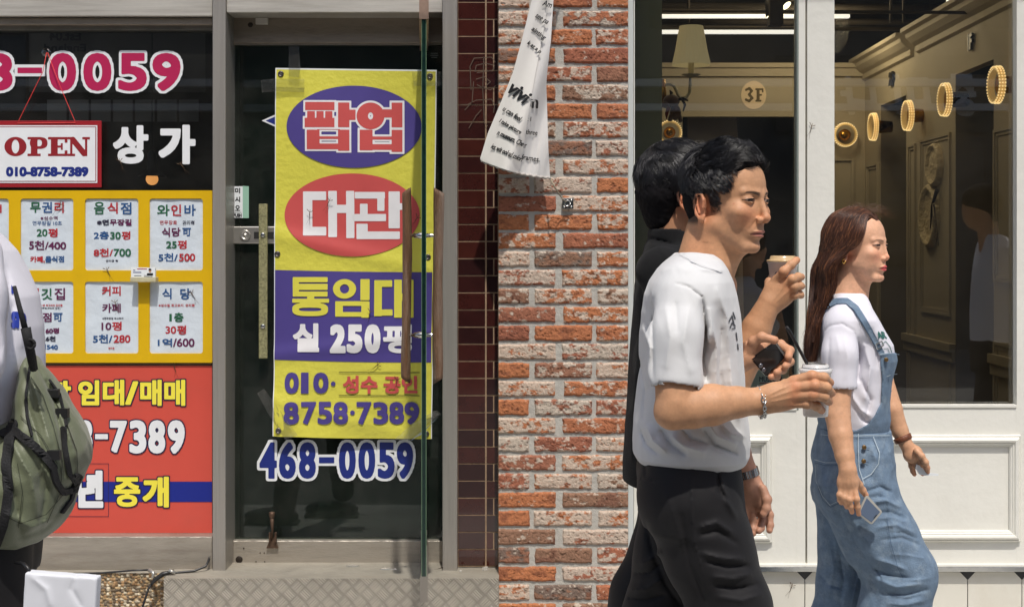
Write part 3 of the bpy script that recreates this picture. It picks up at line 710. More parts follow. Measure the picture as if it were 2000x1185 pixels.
mb = MB(); bmesh.ops.create_uvsphere(mb.bm, u_segments=20, v_segments=12, radius=.026, matrix=Matrix.Translation(P(297,350,5.5))); mb.build('bulb', M('warm_bulb', (.9,.5,.2), .4, emis=(1,.42,.12), est=.9), lp, True)
# ================================================================ dark tile pillar
t = thing('tiled_pillar', P(933,1105,4.62), 'narrow pillar of glossy dark brown tiles between the steel door frame and the brick', 'pillar')
xa, xb = P(893,0,4.62).x, P(974,0,4.62).x; zb_ = P(0,1106,4.62).z
mb = MB(); mb.box((xa,4.6222,zb_),(xb+.02,4.9,3.05)); mb.build('grout', M('tile_grout', srgb(150,126,102), .8, var=.25, vs_=30), t)
mb = MB(); rn = random.Random(4); sc_ = K*4.62
cols = [(895,947.4),(950.6,972)]
m_tl = []
for i, c_ in enumerate(((52,24,22),(60,27,23),(46,23,22),(66,30,24))):
    m_tl.append(M('brown_glazed_tile'+'abcd'[i], srgb(*c_), .12, var=.2, vs_=14, spec=.6, coat=.3))
row = 0; y = 1104.
while y > -420:
    y0_ = y-30.9
    for ci, (x0,x1) in enumerate(cols):
        segs = [(x0,x1)]
        if ci == 1 and row % 2 == 1: segs = [(x0,963),(965.5,x1)]
        for s0, s1 in segs:
            n0 = len(mb.bm.verts); mb.mi = rn.randrange(4); mb.pbev(s0, y0_, s1, y, 4.62+rn.uniform(0,.0012), .016, .0022)
    y -= 33.35; row += 1
mb.build('tiles', m_tl, t)
# dried glue scrawl
ink = Ink(flat(4.6155)); kg = M('dried_glue', srgb(92,78,66), .5)
for pts in ([(920,175),(918,130),(926,114),(960,112),(968,122)],[(928,140),(930,128),(948,124),(966,128),(962,138),(932,142)],[(930,155),(946,150),(958,160),(944,172),(932,166)],[(945,112),(943,175),(946,240),(952,246)],[(900,205),(912,205),(930,196),(960,194),(966,204),(964,220)],[(938,170),(958,176),(968,168)],[(916,250),(930,226),(940,215)],[(925,160),(922,200),(908,215)]): ink.line(pts, 1.5, kg)
o_ = ink.build('glue_marks', t)

# ================================================================ brick pillar
t = thing('brick_pillar', P(1099,1300,4.55), 'reclaimed red brick pillar with whitewash patches between dark tiles and white shopfront', 'pillar')
BX0, BX1 = 974., 1226.; dB = 4.53; st = 1.25
rows_b = []; y = 528-36.1*40; i = 0
while y < 1400:
    rows_b.append((y, i % 2)); y += 36.1; i += 1
pxs = np.arange(BX0, BX1+st, st); pys = np.arange(-200, 1320, st)
PXg, PYg = np.meshgrid(pxs, pys)
ri = np.floor((PYg-rows_b[0][0]+4)/36.1).astype(int); fy = PYg-(rows_b[0][0]+ri*36.1)
typ = ri % 2
wobx = (fbm(PXg/9, PYg/9, 3)-.5)*5.5+(vnoise(PXg/30, PYg/30, 5)-.5)*3; woby = (fbm(PXg/10, PYg/10, 9)-.5)*6.5+(vnoise(PXg/35+ri*7.3, PYg*0+ri, 15)-.5)*4
best = np.full(PXg.shape, -99.); bid = np.zeros(PXg.shape, int)
LA = [(972,1034.5),(1043,1157),(1165,1228)]; LB = [(972,1086),(1098.5,1228)]
for ty, L_ in ((1,LA),(0,LB)):
    for k_, (x0,x1) in enumerate(L_):
        jx = (vnoise(ri*3.7+k_, ri*0+.5, 21)-.5)*5
        dx = np.minimum(PXg-x0-jx+wobx*.6, x1+jx*.3-PXg+wobx*.6) if True else 0
        if x0 < 975: dx = x1+jx*.3-PXg+wobx*.6
        if x1 > 1226: dx = np.minimum(PXg-x0-jx+wobx*.6, 200)
        dy_ = np.minimum(fy+1.2, 29.8-fy)+woby*.5
        dd_ = np.minimum(dx, dy_); dd_ = np.where(typ == ty, dd_, -99)
        up = dd_ > best; best = np.where(up, dd_, best); bid = np.where(up, k_+ri*5+11, bid)
r1 = vnoise(bid*1.37+.2, bid*0+.3, 31); r2 = vnoise(bid*2.11+.7, bid*0+1.3, 33); r3 = vnoise(bid*1.91+.1, bid*0+7.3, 35); r4 = vnoise(bid*3.3+.1, bid*0+2.3, 37)
def h01(seed): # per-brick flat random
    n = (bid*2654435761+seed*97531) & 0xffffffff; n = ((n ^ (n >> 15))*2246822519) & 0xffffffff; return ((n ^ (n >> 13)) & 0xffff)/65535.
r1, r2, r3, r4 = h01(1), h01(2), h01(3), h01(4)
ht = smooth01(-1.5, 4.5, best)*.011-.004
rough = (fbm(PXg/2.2, PYg/2.2, 41)-.5)*.0022+(fbm(PXg/11, PYg/7, 43)-.5)*.003*(.4+r3)
pits = smooth01(.66,.74, fbm(PXg/5, PYg/4, 47, 3))*.0022
ht = ht+np.where(best > 0, rough-pits, 0)
c_or = np.array(srgb(178,114,78)); c_rd = np.array(srgb(158,100,78)); c_br = np.array(srgb(142,108,88)); c_wh = np.array(srgb(198,184,168)); c_dk = np.array(srgb(98,58,48)); c_gy = np.array(srgb(112,100,92))
base = c_or+(c_rd-c_or)*smooth01(.25,.6,r1)[...,None]; base = base+(c_br-base)*smooth01(.68,.9,r1)[...,None]
n1 = fbm(PXg/13+bid*3.1, PYg/8+bid*1.7, 51, 5); n2 = fbm(PXg/3.2, PYg/2.6, 53, 3); n3 = fbm(PXg/24+bid, PYg/14, 57, 4)
base = base*(.72+.56*n2[...,None])*(.8+.4*n3[...,None])
base = base+(c_dk-base)*(smooth01(.56,.72,n3)*.55)[...,None]
base = base+(c_gy-base)*((r4 > .93)*smooth01(.4,.55,n1)*.8)[...,None]
wt = np.where(r2 < .40, .80-r2*.45, np.where(r2 < .74, .56-(r2-.40)*.2, .46-(r2-.74)*.35))   # threshold: how whitewashed
nn = n1*.72+n2*.28
wh = smooth01(wt-.05, wt+.07, nn)*(.62+.38*n2)
base = base+(c_wh*(.86+.22*n2[...,None])-base)*wh[...,None]
base = base*(1-.35*smooth01(.0,1,pits/.0022)[...,None])
X = (PXg-VX)*K*dB; Z = H-(PYg-VY)*K*dB
gridmesh('bricks', X, dB-ht, Z, M('old_brick', attr='tone', rough=.93, spec=.25, bump=.6, bs=260, bump2=.4, bs2=90), t, col=base)
mort = dB+.0005-(fbm(PXg/6, PYg/6, 61)-.5)*.003-(fbm(PXg/2, PYg/2, 63)-.5)*.0012
gridmesh('mortar', X[::2,::2], mort[::2,::2], Z[::2,::2], M('grey_mortar', srgb(176,172,164), .95, var=.12, vs_=25, bump=.5, bs=220), t)
mb = MB(); mb.box((X.min(),dB+.02,0),(X.max(),4.95,3.05)); mb.build('core', M('grey_mortar'), t)

# ================================================================ step with chequer plate
t = thing('chequer_plate_step', P(646,1300,4.47), 'worn steel chequer plate step under the dark glass door', 'step')
dS = 4.47
xs_ = np.arange(320, 974.5, 1.1); ys_ = np.arange(1128.5, 1330, 1.1); X_, Y_ = np.meshgrid(xs_, ys_)
cell = 21.6
a_ = (X_+Y_)/math.sqrt(2)/cell*1.0; b_ = (X_-Y_)/math.sqrt(2)/cell
ia, ib = np.floor(a_).astype(int), np.floor(b_).astype(int); fa, fb = a_-ia-.5, b_-ib-.5
ch = (ia+ib) % 2 == 0
al = np.where(ch, fa, fb); ac = np.where(ch, fb, fa)
ridge = np.clip(1-np.abs(((ac*5+2.5) % 1)-.5)*3.2, 0, 1)*smooth01(.47,.38,np.abs(al))*(np.abs(ac) < .4)
rcol = np.sqrt(ridge)[...,None]; ridge = np.sqrt(ridge)*.0026; pcol = np.array(srgb(156,150,140))*(.8+.4*fbm(X_/9,Y_/9,4))[...,None]; pcol = pcol+(np.array(srgb(214,206,192))-pcol)*rcol
lip = smooth01(1133,1130,Y_)*.002
gridmesh('riser_plate', (X_-VX)*K*dS, dS-ridge-lip+.0015*vnoise(X_/80,Y_/60,3), H-(Y_-VY)*K*dS, M('chequer_plate', attr='tone', rough=.32, metal=.5, var=.12, vs_=5), t, col=pcol)
zt = P(0,1129,dS).z; x0_, x1_ = P(320,0,dS).x, P(974,0,dS).x
mb = MB(); mb.box((x0_,dS+.002,zt-.2),(x1_,4.9,zt)); mb.build('tread', M('dusty_tread', srgb(150,144,132), .6, .15, .2, 8, .3, 60, dirt=.6, dirtcol=srgb(112,100,84), ds=4), t)
mb = MB(); mb.box((x0_,dS+.002,0),(x1_,4.85,zt-.2)); mb.build('core', m_steeld, t)
rn = random.Random(9)
def shard(x, y, w, hgt, d):
    zz = zt; c = P(x, 1125, d); n_ = rn.randint(5,7); ang = [rn.uniform(0,.5)+2*pi*i/n_ for i in range(n_)]
    mb = MB(); lo = [(c.x+w*cos(a)*rn.uniform(.7,1.1), d+w*.45*sin(a)*rn.uniform(.7,1.1), zz+.0005) for a in ang]
    v = [mb.bm.verts.new(p) for p in lo]; v2 = [mb.bm.verts.new((p[0]*.9+c.x*.1,p[1]*.9+d*.1,zz+hgt*rn.uniform(.6,1.2))) for p in lo]
    mb.bm.faces.new(v[::-1]); mb.bm.faces.new(v2)
    for i in range(n_): mb.bm.faces.new((v[i],v[(i+1)%n_],v2[(i+1)%n_],v2[i]))
    return mb
for nm, x, w, hg, d, mt, lb, ct in (('stone', 948,.012,.012,4.58,'c','small grey stone chip at the foot of the tiled pillar','stone'),('glass_shard',760,.035,.003,4.60,'g','larger cracked glass sliver lying on the door step','shard'),('glass_shard',690,.03,.003,4.64,'g','thin glass sliver beside the larger one on the step','shard'),('stone',900,.006,.006,4.56,'c','tiny pebble on the step close to the open glass door','stone')):
    o_ = shard(x, 0, w, hg, d).build(nm, M('grey_mortar') if mt=='c' else glass_mat('shard_glass',(.85,.9,.87),3,1.5,.1,veil=.3)); tagit(o_, lb, ct)

# pebble-dash plinth
t = thing('pebble_plinth', P(100,1330,4.6), 'low plinth of exposed brown pebbles under the steel window sill', 'plinth')
dP = 4.55
xs_ = np.arange(-150, 321, 1.2); ys_ = np.arange(1118, 1330, 1.2); X_, Y_ = np.meshgrid(xs_, ys_)
rs = np.random.RandomState(5); hgt = np.zeros(X_.shape); colr = np.tile(np.array(srgb(150,134,108)), X_.shape+(1,))
gc = 5.5; pal = np.array([srgb(*c) for c in ((176,150,112),(140,110,78),(200,188,164),(110,98,84),(164,132,96),(92,78,62))])
ci, cj = np.floor(X_/gc).astype(int), np.floor(Y_/gc).astype(int); bd = np.full(X_.shape, 9.); 
for di in (-1,0,1):
    for dj in (-1,0,1):
        a, b = ci+di, cj+dj; n = ((a*374761393+b*668265263) & 0xffffffff); n = ((n ^ (n>>13))*1274126177) & 0xffffffff
        u1 = (n & 1023)/1023.; u2 = ((n>>10)&1023)/1023.; u3 = ((n>>20)&1023)/1023.
        rr_ = np.hypot(X_-(a+.15+.7*u1)*gc, (Y_-(b+.15+.7*u2)*gc)*1.15)/(gc*(.42+.3*u3))
        up = rr_ < bd; bd = np.where(up, rr_, bd); colr = np.where((up & (rr_ < 1))[...,None], pal[(u1*5.99).astype(int)]*(.8+.4*u2[...,None]), colr)
hgt = np.sqrt(np.clip(1-bd**2, 0, 1))*.005
gridmesh('pebble_face', (X_-VX)*K*dP, dP-hgt, H-(Y_-VY)*K*dP, M('pebble_dash', attr='tone', rough=.85, spec=.3), t, col=colr)
mb = MB(); zz = P(0,1119,dP).z; mb.box((P(-300,0,dP).x,dP+.004,0),(x0_-.001,4.9,zz)); mb.build('top', M('dusty_tread'), t)

# black cable
t = thing('black_cable', P(300,1185,4.5), 'black cable knotted with tape hanging from a hole in the steel sill', 'cable')
mb = MB(); mb.tube([P(408,1088,4.61),P(408,1092,4.585),P(402,1105,4.57),P(380,1114,4.55),P(350,1117,4.54),P(322,1121,4.53),P(306,1126,4.52)], .0042, 8)
mb.tube([P(294,1112,4.54),P(260,1113,4.54),P(200,1118,4.545),P(120,1120,4.55),P(-40,1119,4.55)], .0035, 8); mb.tube([P(306,1126,4.52),P(290,1148,4.50),P(278,1186,4.47),P(270,1300,4.45)], .004, 8)
mb.tube([P(340,1115,4.52),P(318,1120,4.51),P(302,1132,4.505),P(296,1140,4.50)], [.006,.0085,.0075,.005], 8); mb.build('wire', m_black, t)
mb = MB(); mb.tube([P(291,1112,4.52),P(300,1118,4.51),P(298,1128,4.5)], [.007,.006,.004], 8); mb.tube([P(330,1113,4.515),P(342,1118,4.515)], [.007,.0055], 8); mb.build('tape_wrap', M('silver_tape', srgb(170,168,162), .3, .6), t)

# ================================================================ white cloth flag
t = thing('cloth_flag', P(1010,350,4.25), 'white triangular cloth flag with black English text folded in the wind', 'flag')
fd = 4.42
def fl_d(x, y):
    s_ = (x-(1030-(y*.24)))/60.
    return fd-.035*np.sin(s_*2.4)-.012*np.sin(s_*6+y*.012)-.00*y
rowsF = [(-160,1062,1110),(0,1039,1081),(80,1019,1076),(139,1003,1069),(165,993,1067),(262,953,1071),(312,938,1074.5),(316,940,1075)]
ys_ = np.linspace(-160, 316, 110); L0 = np.interp(ys_, [r[0] for r in rowsF], [r[1] for r in rowsF]); R0 = np.interp(ys_, [r[0] for r in rowsF], [r[2] for r in rowsF])
uu = np.linspace(0,1,44); XX = L0[:,None]+(R0-L0)[:,None]*uu[None]; 
sag = smooth01(150,316,ys_)[:,None]; YY = ys_[:,None]+sag*(uu[None]*34+6*np.sin(uu[None]*pi))
DDf = fl_d(XX, YY)+.004*np.sin(XX*.5+YY*.08)*sag*.7
gridmesh('cloth', (XX-VX)*K*DDf, DDf, H-(YY-VY)*K*DDf, M('white_cloth', srgb(214,211,208), .8, var=.03, sheen=.2, bump=.1, bs=500), t)
fo = fl_d
# folded-over second layer
L1 = [(1046,-160),(1062,50),(1060,52),(1016,300),(1014,318)]
mb = MB(); 
for i in range(12):
    pass
lx = np.interp(ys_, [-160,50,304,316], [1095,1064,1016,1012]); XX2 = L0[:,None]+(lx-L0)[:,None]*uu[None]; XX2 = XX2-.3
YY2 = ys_[:,None]+sag*(((XX2-L0[:,None])/(R0-L0)[:,None])*34+6*np.sin(np.clip((XX2-L0[:,None])/(R0-L0)[:,None],0,1)*pi)-2)
D2 = fl_d(XX2, YY2)-.006-.006*np.sin(uu*pi)[None]
gridmesh('folded_layer', (XX2-VX)*K*D2, D2, H-(YY2-VY)*K*D2, M('white_cloth_fold', srgb(226,222,216), .8, sheen=.2), t)
mb = MB(); pts = [PN(np.float64(a),np.float64(b),float(c)) for a,b,c in zip(XX[-1],YY[-1],DDf[-1])]; mb.tube([Vector(p)+Vector((0,-.002,.003+.002*sin(i*1.7))) for i,p in enumerate(pts)], .0045, 6); mb.build('hem', M('grey_hem', srgb(176,170,164), .8), t)
ks = k_blk
def fconv(off):
    return lambda x, y, lay=0.0: P(x, y, float(fl_d(x, y))-off-lay)
inkL = Ink(fconv(.0145), 3); inkR = Ink(fconv(.004), 3)
def rot_text(ink, txt, cx, cy, w, h_, ang, bold, mat, shear=0.0, st=.45):
    bold = bold*.42
    sub = Ink(lambda x, y, lay=0: (x, y, lay)); sub.text(txt, -w/2, -h_/2, w/2, h_/2, mat, bold, None, shear, 0, st)
    ca, sa = cos(R(ang)), sin(R(ang))
    V = [ink.conv(cx+x*ca-y*sa, cy+x*sa+y*ca, .001) for x, y, _ in sub.V]; ink.add(V, sub.F, mat)
for tx, cx, cy, w, h_, an, bo in (('Am',1069,8,18,12,18,.7),('see pa',1057,39,28,11,32,.6),('ainting',1051,66,32,12,38,.9),('k at a p',1043,93,32,11,38,.9),('vivi',1012,180,44,27,38,2.6),('u can feel',1000,222,40,11,33,.8),('l take picture',996,248,48,11,30,.8),('n museum. Che',997,270,56,11,25,.9),('ies wit ool ad colori',990,298,66,11,24,.7)): rot_text(inkL, tx, cx, cy, w, h_, an, bo, ks, .15)
for tx, cx, cy, w, h_, an, bo in (('m',1041,203,21,17,4,2.0),('hat I',1028,232,19,9,6,.4),('re three',1033,258,34,10,6,.4),('our',1021,285,16,8,8,.4),('frames.',1037,309,36,10,8,.6)): rot_text(inkR, tx, cx, cy, w, h_, an, bo, ks)
inkL.build('lettering', t); inkR.build('lettering', t)
# cord to the bracket
mb = MB(); mb.tube([PN(np.float64(XX[-1,-1]),np.float64(YY[-1,-1]),float(DDf[-1,-1])),P(1083,364,4.43),P(1090,376,4.45),P(1098,388,4.48),P(1106,394,4.49)], [.0035,.003,.0022,.0022,.0022], 7); mb.build('cord', M('beige_cord', srgb(150,138,118), .8), t)
t = thing('wall_bracket', P(1108,397,4.51), 'small square steel eye plate screwed to the brick holding the flag cord', 'bracket')
mb = MB(); mb.pbev(1098,387,1120,408,4.512,.008,.001); 
for x, y in ((1102,391),(1116,391),(1102,404),(1116,404)): mb.lathe(P(x,y,4.512), (0,-1,0), [(0,.0035),(.0015,.003),(.002,0)], 10)
mb.build('plate', m_chrome, t)
mb = MB(); pts = [P(1108,397,4.505)+Vector((.010*cos(a),-.010+.0*a,.010*sin(a))) for a in np.linspace(0,2*pi,16)]; mb.tube(pts, .0022, 6); mb.tube([P(1108,397,4.512),P(1108,397,4.498)], .005, 8); mb.build('eye', m_chrome, t)

# ================================================================ WHITE SHOPFRONT
m_paint = M('white_gloss_paint', srgb(224,222,213), .38, var=.03, vs_=3, bump=.06, bs=30, dirt=.10, dirtcol=srgb(150,140,120), ds=4)
m_paint2 = M('cool_white_aluminium', srgb(206,210,208), .4, .1, .03, 4)
t = thing('white_shopfront', P(1620,1104,4.6), 'cream white panelled shopfront with two tall windows right of the brick pillar', 'shopfront')
WF = 4.63
mb = MB(); mb.pbev(1226.5,-420,1237,1104,4.60,.2,.003); mb.build('frame', m_paint2, t)
def leaf_(x0, x1, gx0, gx1, gy1, nm, d=WF, by=1101):
    """door leaf with an opening; stiles and rails butt end to end"""
    mb = MB(); mb.pbev(x0,-420,gx0,by,d,.05,.002); mb.pbev(gx1,-420,x1,by,d,.05,.002); mb.pbev(gx0,gy1,gx1,by,d+.0005,.049,.001)
    return mb.build(nm, m_paint, t)
l1 = leaf_(1237.5, 1573, 1240, 1556, 800, 'panel_leaf')
l2 = leaf_(1576.5, 2080, 1630, 1986, 795, 'panel_leaf')
mb = MB(); mb.pbox(1240,-420,1556,800,4.668,.005); mb.build('pane', m_glassR, l1)
mb = MB(); mb.pbox(1630,-420,1986,795,4.668,.005); mb.build('pane', m_glassR, l2)
mb = MB(); mb.pbev(1556,-420,1560,800,4.628,.04,.001); mb.build('beading', M('grey_beading', srgb(120,128,122), .4), l1)
mb = MB(); mb.pbox(1573.2,-420,1576.3,1101,4.66,.02); mb.build('joint', m_dark, t)
mb = MB()
for x0,y0,x1,y1 in ((1630,790,1986,795.5),(1240,795,1556,800.5)): mb.pbev(x0,y0,x1,y1,4.625,.03,.001)
mb.build('window_bead', m_paint, t)
# raised moulding frames
def moulding(x0, y0, x1, y1, w, parent):
    prof = [(0,0),(0,.010),(.10,.014),(.18,.012),(.26,.020),(.42,.026),(.58,.024),(.66,.017),(.74,.018),(.84,.012),(.92,.012),(1,.006),(1,0)]
    mb = MB(); cs = [(x0,y0,1,1),(x1,y0,-1,1),(x1,y1,-1,-1),(x0,y1,1,-1)]
    rings = []
    for cx, cy, sx, sy in cs:
        rings.append([mb.bm.verts.new(P(cx+sx*f*w, cy+sy*f*w, WF)+Vector((0,-h_,0))) for f, h_ in prof])
    for a, b in zip(rings, rings[1:]+rings[:1]):
        for i in range(len(prof)-1): mb.bm.faces.new((a[i],b[i],b[i+1],a[i+1]))
    return mb.build('moulding', m_paint, parent)
moulding(1288,848,1508,1058,22,l1); moulding(1622,848,1992,1056,22,l2)
moulding(2012,848,2300,1056,22,t)
# chrome rail, threshold, marble base
mb = MB(); mb.pbev(1226.5,1106,2100,1116,4.605,.06,.002); mb.build('rail', m_chrome, t)
mb = MB(); mb.pbev(1226.5,1101.5,2100,1106,4.615,.08,.001); mb.build('threshold', m_paint, t)
mb = MB(); mb.pbox(1573,1099,2100,1102,4.645,.02); mb.build('shadow_gap', m_dark, t)
t = thing('marble_tile_base', P(1620,1300,4.62), 'pale marble tile plinth with small black corner triangles under the white shopfront', 'plinth')
mb = MB(); mb.pbox(1226.5,1116,2100,1330,4.640,.2); mb.build('joint', m_dark, t)
xj = [1996+106*k_ for k_ in range(2,-9,-1)]
mb = MB()
for a, b in zip(xj[1:], xj):
    a2_ = max(a+.9, 1227); b2_ = b-.9
    if b2_-a2_ < 5: continue
    mb.prism([(a2_+14 if a+.9>1227 else a2_,1116.5),(b2_-14,1116.5),(b2_,1131),(b2_,1222-15),(b2_-14,1222),(a2_+14,1222),(a2_,1207),(a2_,1131)], 4.634, .02)
mb.build('tiles', M('pale_marble', srgb(216,212,200), .3, var=.05, vs_=2, dirt=.35, dirtcol=srgb(184,170,150), ds=3), t)
mb = MB()
for a in xj[1:]:
    if a > 1230:
        mb.prism([(a-14,1117),(a+14,1117),(a,1131.5)], 4.6345, .006)
mb.build('corner_inlay', M('black_stone', (.02,.02,.022), .25, var=.3, vs_=20), t)

# ================================================================ interior room behind the white shopfront
m_wall = M('cream_interior_paint', srgb(178,168,146), .7, var=.05, vs_=2)
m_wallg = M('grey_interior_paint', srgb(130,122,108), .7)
m_ceil = M('dark_ceiling', srgb(60,52,44), .9, var=.3, vs_=3)
dBk = 7.9
t = thing('shop_interior', (1.0,6.3,.33), 'warm cream panelled room behind the white shopfront with dark doorways', 'room')
XR = 2.02; zc = P(0,118,dBk).z-.0; zf = .33
mb = MB(); mb.quad([(-.3,4.75,zf),(XR+.9,4.75,zf),(XR+.9,dBk,zf),(-.3,dBk,zf)]); mb.build('floor_slab', M('interior_floor', srgb(70,58,44), .3), t)
mb = MB(); mb.quad([(-.3,4.70,3.6),(XR+.9,4.70,3.6),(XR+.9,9.6,3.6),(-.3,9.6,3.6)]); mb.build('ceiling_slab', m_ceil, t)
# back wall with an opening for the left window view
xo0, xo1 = P(1333,0,dBk).x, P(1600,0,dBk).x; zo = P(0,228,dBk).z; zct = P(0,128,dBk).z
mb = MB(); mb.box((-.3,dBk,zo),(XR+.01,dBk+.05,zct)); mb.box((xo1+.02,dBk,zf),(XR+.01,dBk+.05,zo)); mb.box((-.3,dBk,zf),(xo0,dBk+.05,zo)); mb.build('back_partition', m_wall, t)
mb = MB(); mb.bevbox((-.3,dBk-.05,zct-.02),(XR,dBk,zct+.01), .004); mb.bevbox((-.3,dBk-.03,zct-.07),(XR,dBk,zct-.022), .004); mb.build('cornice', m_wall, t)
mb = MB(); mb.box((-.3,dBk+.8,zf),(XR+.9,dBk+.85,3.6)); mb.build('dark_back', M('black_paint', (.012,.011,.012), .6), t)
mb = MB(); a_, b_ = P(1343,0,dBk+.3), P(1442,0,dBk+.3); mb.prism([(1343,226),(1438,226),(1446,330),(1456,735),(1343,735)], dBk+.3, .01); mb.build('grey_screen', M('mauve_screen', srgb(150,142,138), .8), t)
# side wall (runs away from the street) with two doorways: build from vertical strips
def sw(y0, y1, z0, z1, x=XR, th=.05):
    return ((x,y0,z0),(x+th,y1,z1))
zs = P(0,118,dBk).z  # ceiling line of the side wall
def yz(px, py, x=XR):
    d = x/((px-VX)*K); return d, H-(py-VY)*K*d
doorA = (yz(1770,0)[0], yz(1720,0)[0]); doorB = (yz(1941,0)[0], yz(1866,0)[0])
zdA = yz(1770,186)[1]; zdB = yz(1941,116)[1]
mb = MB()
ys2 = [4.70, doorB[0], doorB[1], doorA[0], doorA[1], dBk]
for a, b, lo in ((ys2[0],ys2[1],zf),(ys2[1],ys2[2],zdB),(ys2[2],ys2[3],zf),(ys2[3],ys2[4],zdA),(ys2[4],ys2[5],zf)):
    mb.box(*sw(a, b, lo, zs))
mb.build('side_wall', m_wall, t)
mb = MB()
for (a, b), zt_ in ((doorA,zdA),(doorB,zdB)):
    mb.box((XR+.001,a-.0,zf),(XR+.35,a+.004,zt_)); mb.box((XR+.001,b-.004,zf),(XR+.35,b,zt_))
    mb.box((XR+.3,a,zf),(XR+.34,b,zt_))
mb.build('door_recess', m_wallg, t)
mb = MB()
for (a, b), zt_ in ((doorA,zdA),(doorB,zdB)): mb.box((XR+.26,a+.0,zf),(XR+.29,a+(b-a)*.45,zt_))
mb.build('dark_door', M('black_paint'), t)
# cornice along the side wall
yk = yz(1819,40)[0]
def corn(y0, y1, zt_, dx):
    mb = MB(); prof = [(0,0),(.10,0),(.10,-.02),(.075,-.03),(.07,-.05),(.045,-.075),(.02,-.09),(.02,-.12),(0,-.13)]
    r0 = [mb.bm.verts.new((XR-dx-p, y0, zt_+q)) for p, q in prof]; r1 = [mb.bm.verts.new((XR-dx-p, y1, zt_+q)) for p, q in prof]
    for i in range(len(prof)-1): mb.bm.faces.new((r0[i],r1[i],r1[i+1],r0[i+1]))
    mb.bm.faces.new(r1); mb.bm.faces.new(r0[::-1]); return mb.build('cornice', m_wall, t)
corn(4.72, yz(1795,60)[0], yz(1819,44)[1], .0); corn(yz(1785,60)[0], dBk, zs, 0)
# wall panel mouldings on the side wall
def wpan(x0p, x1p, ytop, ybot, w=.035):
    d1, z1_ = yz(x1p, ytop); d0, _ = yz(x0p, 0); d2, z0_ = yz(x1p, ybot)
    mb = MB()
    for k_, (q, hh_) in enumerate(((0,.012),(w*.45,.006))):
        a, b, lo, hi = d1+q, d0-q, z0_+q, z1_-q; wq = w*.4
        for y0_,y1_,za,zb2_ in ((a,a+wq,lo,hi),(b-wq,b,lo,hi),(a+wq,b-wq,lo,lo+wq),(a+wq,b-wq,hi-wq,hi)):
            mb.box((XR-hh_,y0_,za),(XR+.001,y1_,zb2_))
    return mb.build('wall_moulding', m_wall, t)
wpan(1694,1716,318,640); wpan(1776,1790,280,690); wpan(1800,1858,258,618); wpan(1944,2060,225,560)
for x0p, x1p in ((1694,1716),(1776,1858),(1944,2060)): wpan(x0p, x1p, 690, 900)
# dado rail
mb = MB()
for a, b in ((ys2[2],ys2[3]),(ys2[0],ys2[1]),(ys2[4],ys2[5])): mb.box((XR-.03,a,.98),(XR+.001,b,1.02)); mb.box((XR-.018,a,.93),(XR+.001,b,.979))
mb.build('dado_rail', m_wall, t)
# back wall mouldings
mb = MB()
x0_, z0_, x1_, z1_ = P(1600,0,dBk).x, .9, P(1668,0,dBk).x, P(0,308,dBk).z
for a,b,c_,e_ in ((x0_,x0_+.02,z0_,z1_),(x1_-.02,x1_,z0_,z1_),(x0_+.02,x1_-.02,z1_-.02,z1_)): mb.box((a,dBk-.015,c_),(b,dBk,e_))
mb.build('wall_moulding', m_wall, t)
# partition blind just behind the pane on the left
mb = MB(); mb.pbox(1236,-420,1293,800,4.74,.04); mb.build('sage_board', M('sage_board', srgb(142,144,118), .7, var=.04, vs_=2), t)
mb = MB(); mb.box((-.32,4.70,zf),(P(1293,0,4.76).x-.06,4.735,3.6)) if False else mb.box((P(1226,0,4.8).x,4.79,zf),(P(1293,0,4.79).x,5.6,3.6)); mb.build('side_partition', m_wall, t)
mb = MB(); mb.box((XR+.85,4.7,zf),(XR+.9,8.8,3.6)); mb.box((-.35,4.7,zf),(-.3,8.8,3.6)); mb.build('outer_wall', M('black_paint'), t)
# glowing 3F disc and floor signs
o_ = Ink(flat(dBk-.004)); 
o_.sdf(ell(1472,186,24.5,27.5), 1446,158,1498,215, M('lit_disc', srgb(226,200,160), .7, emis=(1,.78,.5), est=.10), None, 0, 1.5)
kq = M('olive_letters', srgb(96,82,48), .6)
o_.sdf(rects([('c',1457,176,1463,173,4.5),('c',1463,173,1468,178,5.5),('c',1468,178,1463,185,4.5),('c',1463,185,1469,192,5.5),('c',1469,192,1463,198,5),('c',1463,198,1457,195,5),(1475,173,1491,176.5),(1475,195.5,1487,199),(1477.5,173,1483.5,199),(1488,173,1491,181),(1482,184,1488,187.5)]), 1455,172,1492,200, kq, None, .003, .8)
so_ = o_.build('floor_sign'); tagit(so_, 'round 3F floor sign lit on the back wall above the dark opening', 'sign')
def sidetext(txt, px0, px1, y0, y1, lab):
    d0, d1 = yz(px0,0)[0], yz(px1,0)[0]; dm = (d0+d1)/2
    z1_ = H-(y0-VY)*K*dm; z0_ = H-(y1-VY)*K*dm
    ik = Ink(lambda x, y, lay=0: Vector((XR-.012-lay, d0+(d1-d0)*x/40., z1_+(z0_-z1_)*y/60.)))
    ik.text(txt, 0, 0, 40, 60, m_black, 3.2, None, 0, 0, 1.5); o = ik.build('floor_sign')
    md = o.modifiers.new('t','SOLIDIFY'); md.thickness = .012; md.offset = 0; tagit(o, lab, 'sign')
sidetext('1F', 1897, 1905, 66, 98, 'black raised 1F letters on the side wall above the nearer doorway')
sidetext('2F', 1741, 1749, 141, 167, 'black raised 2F letters on the side wall above the farther doorway')
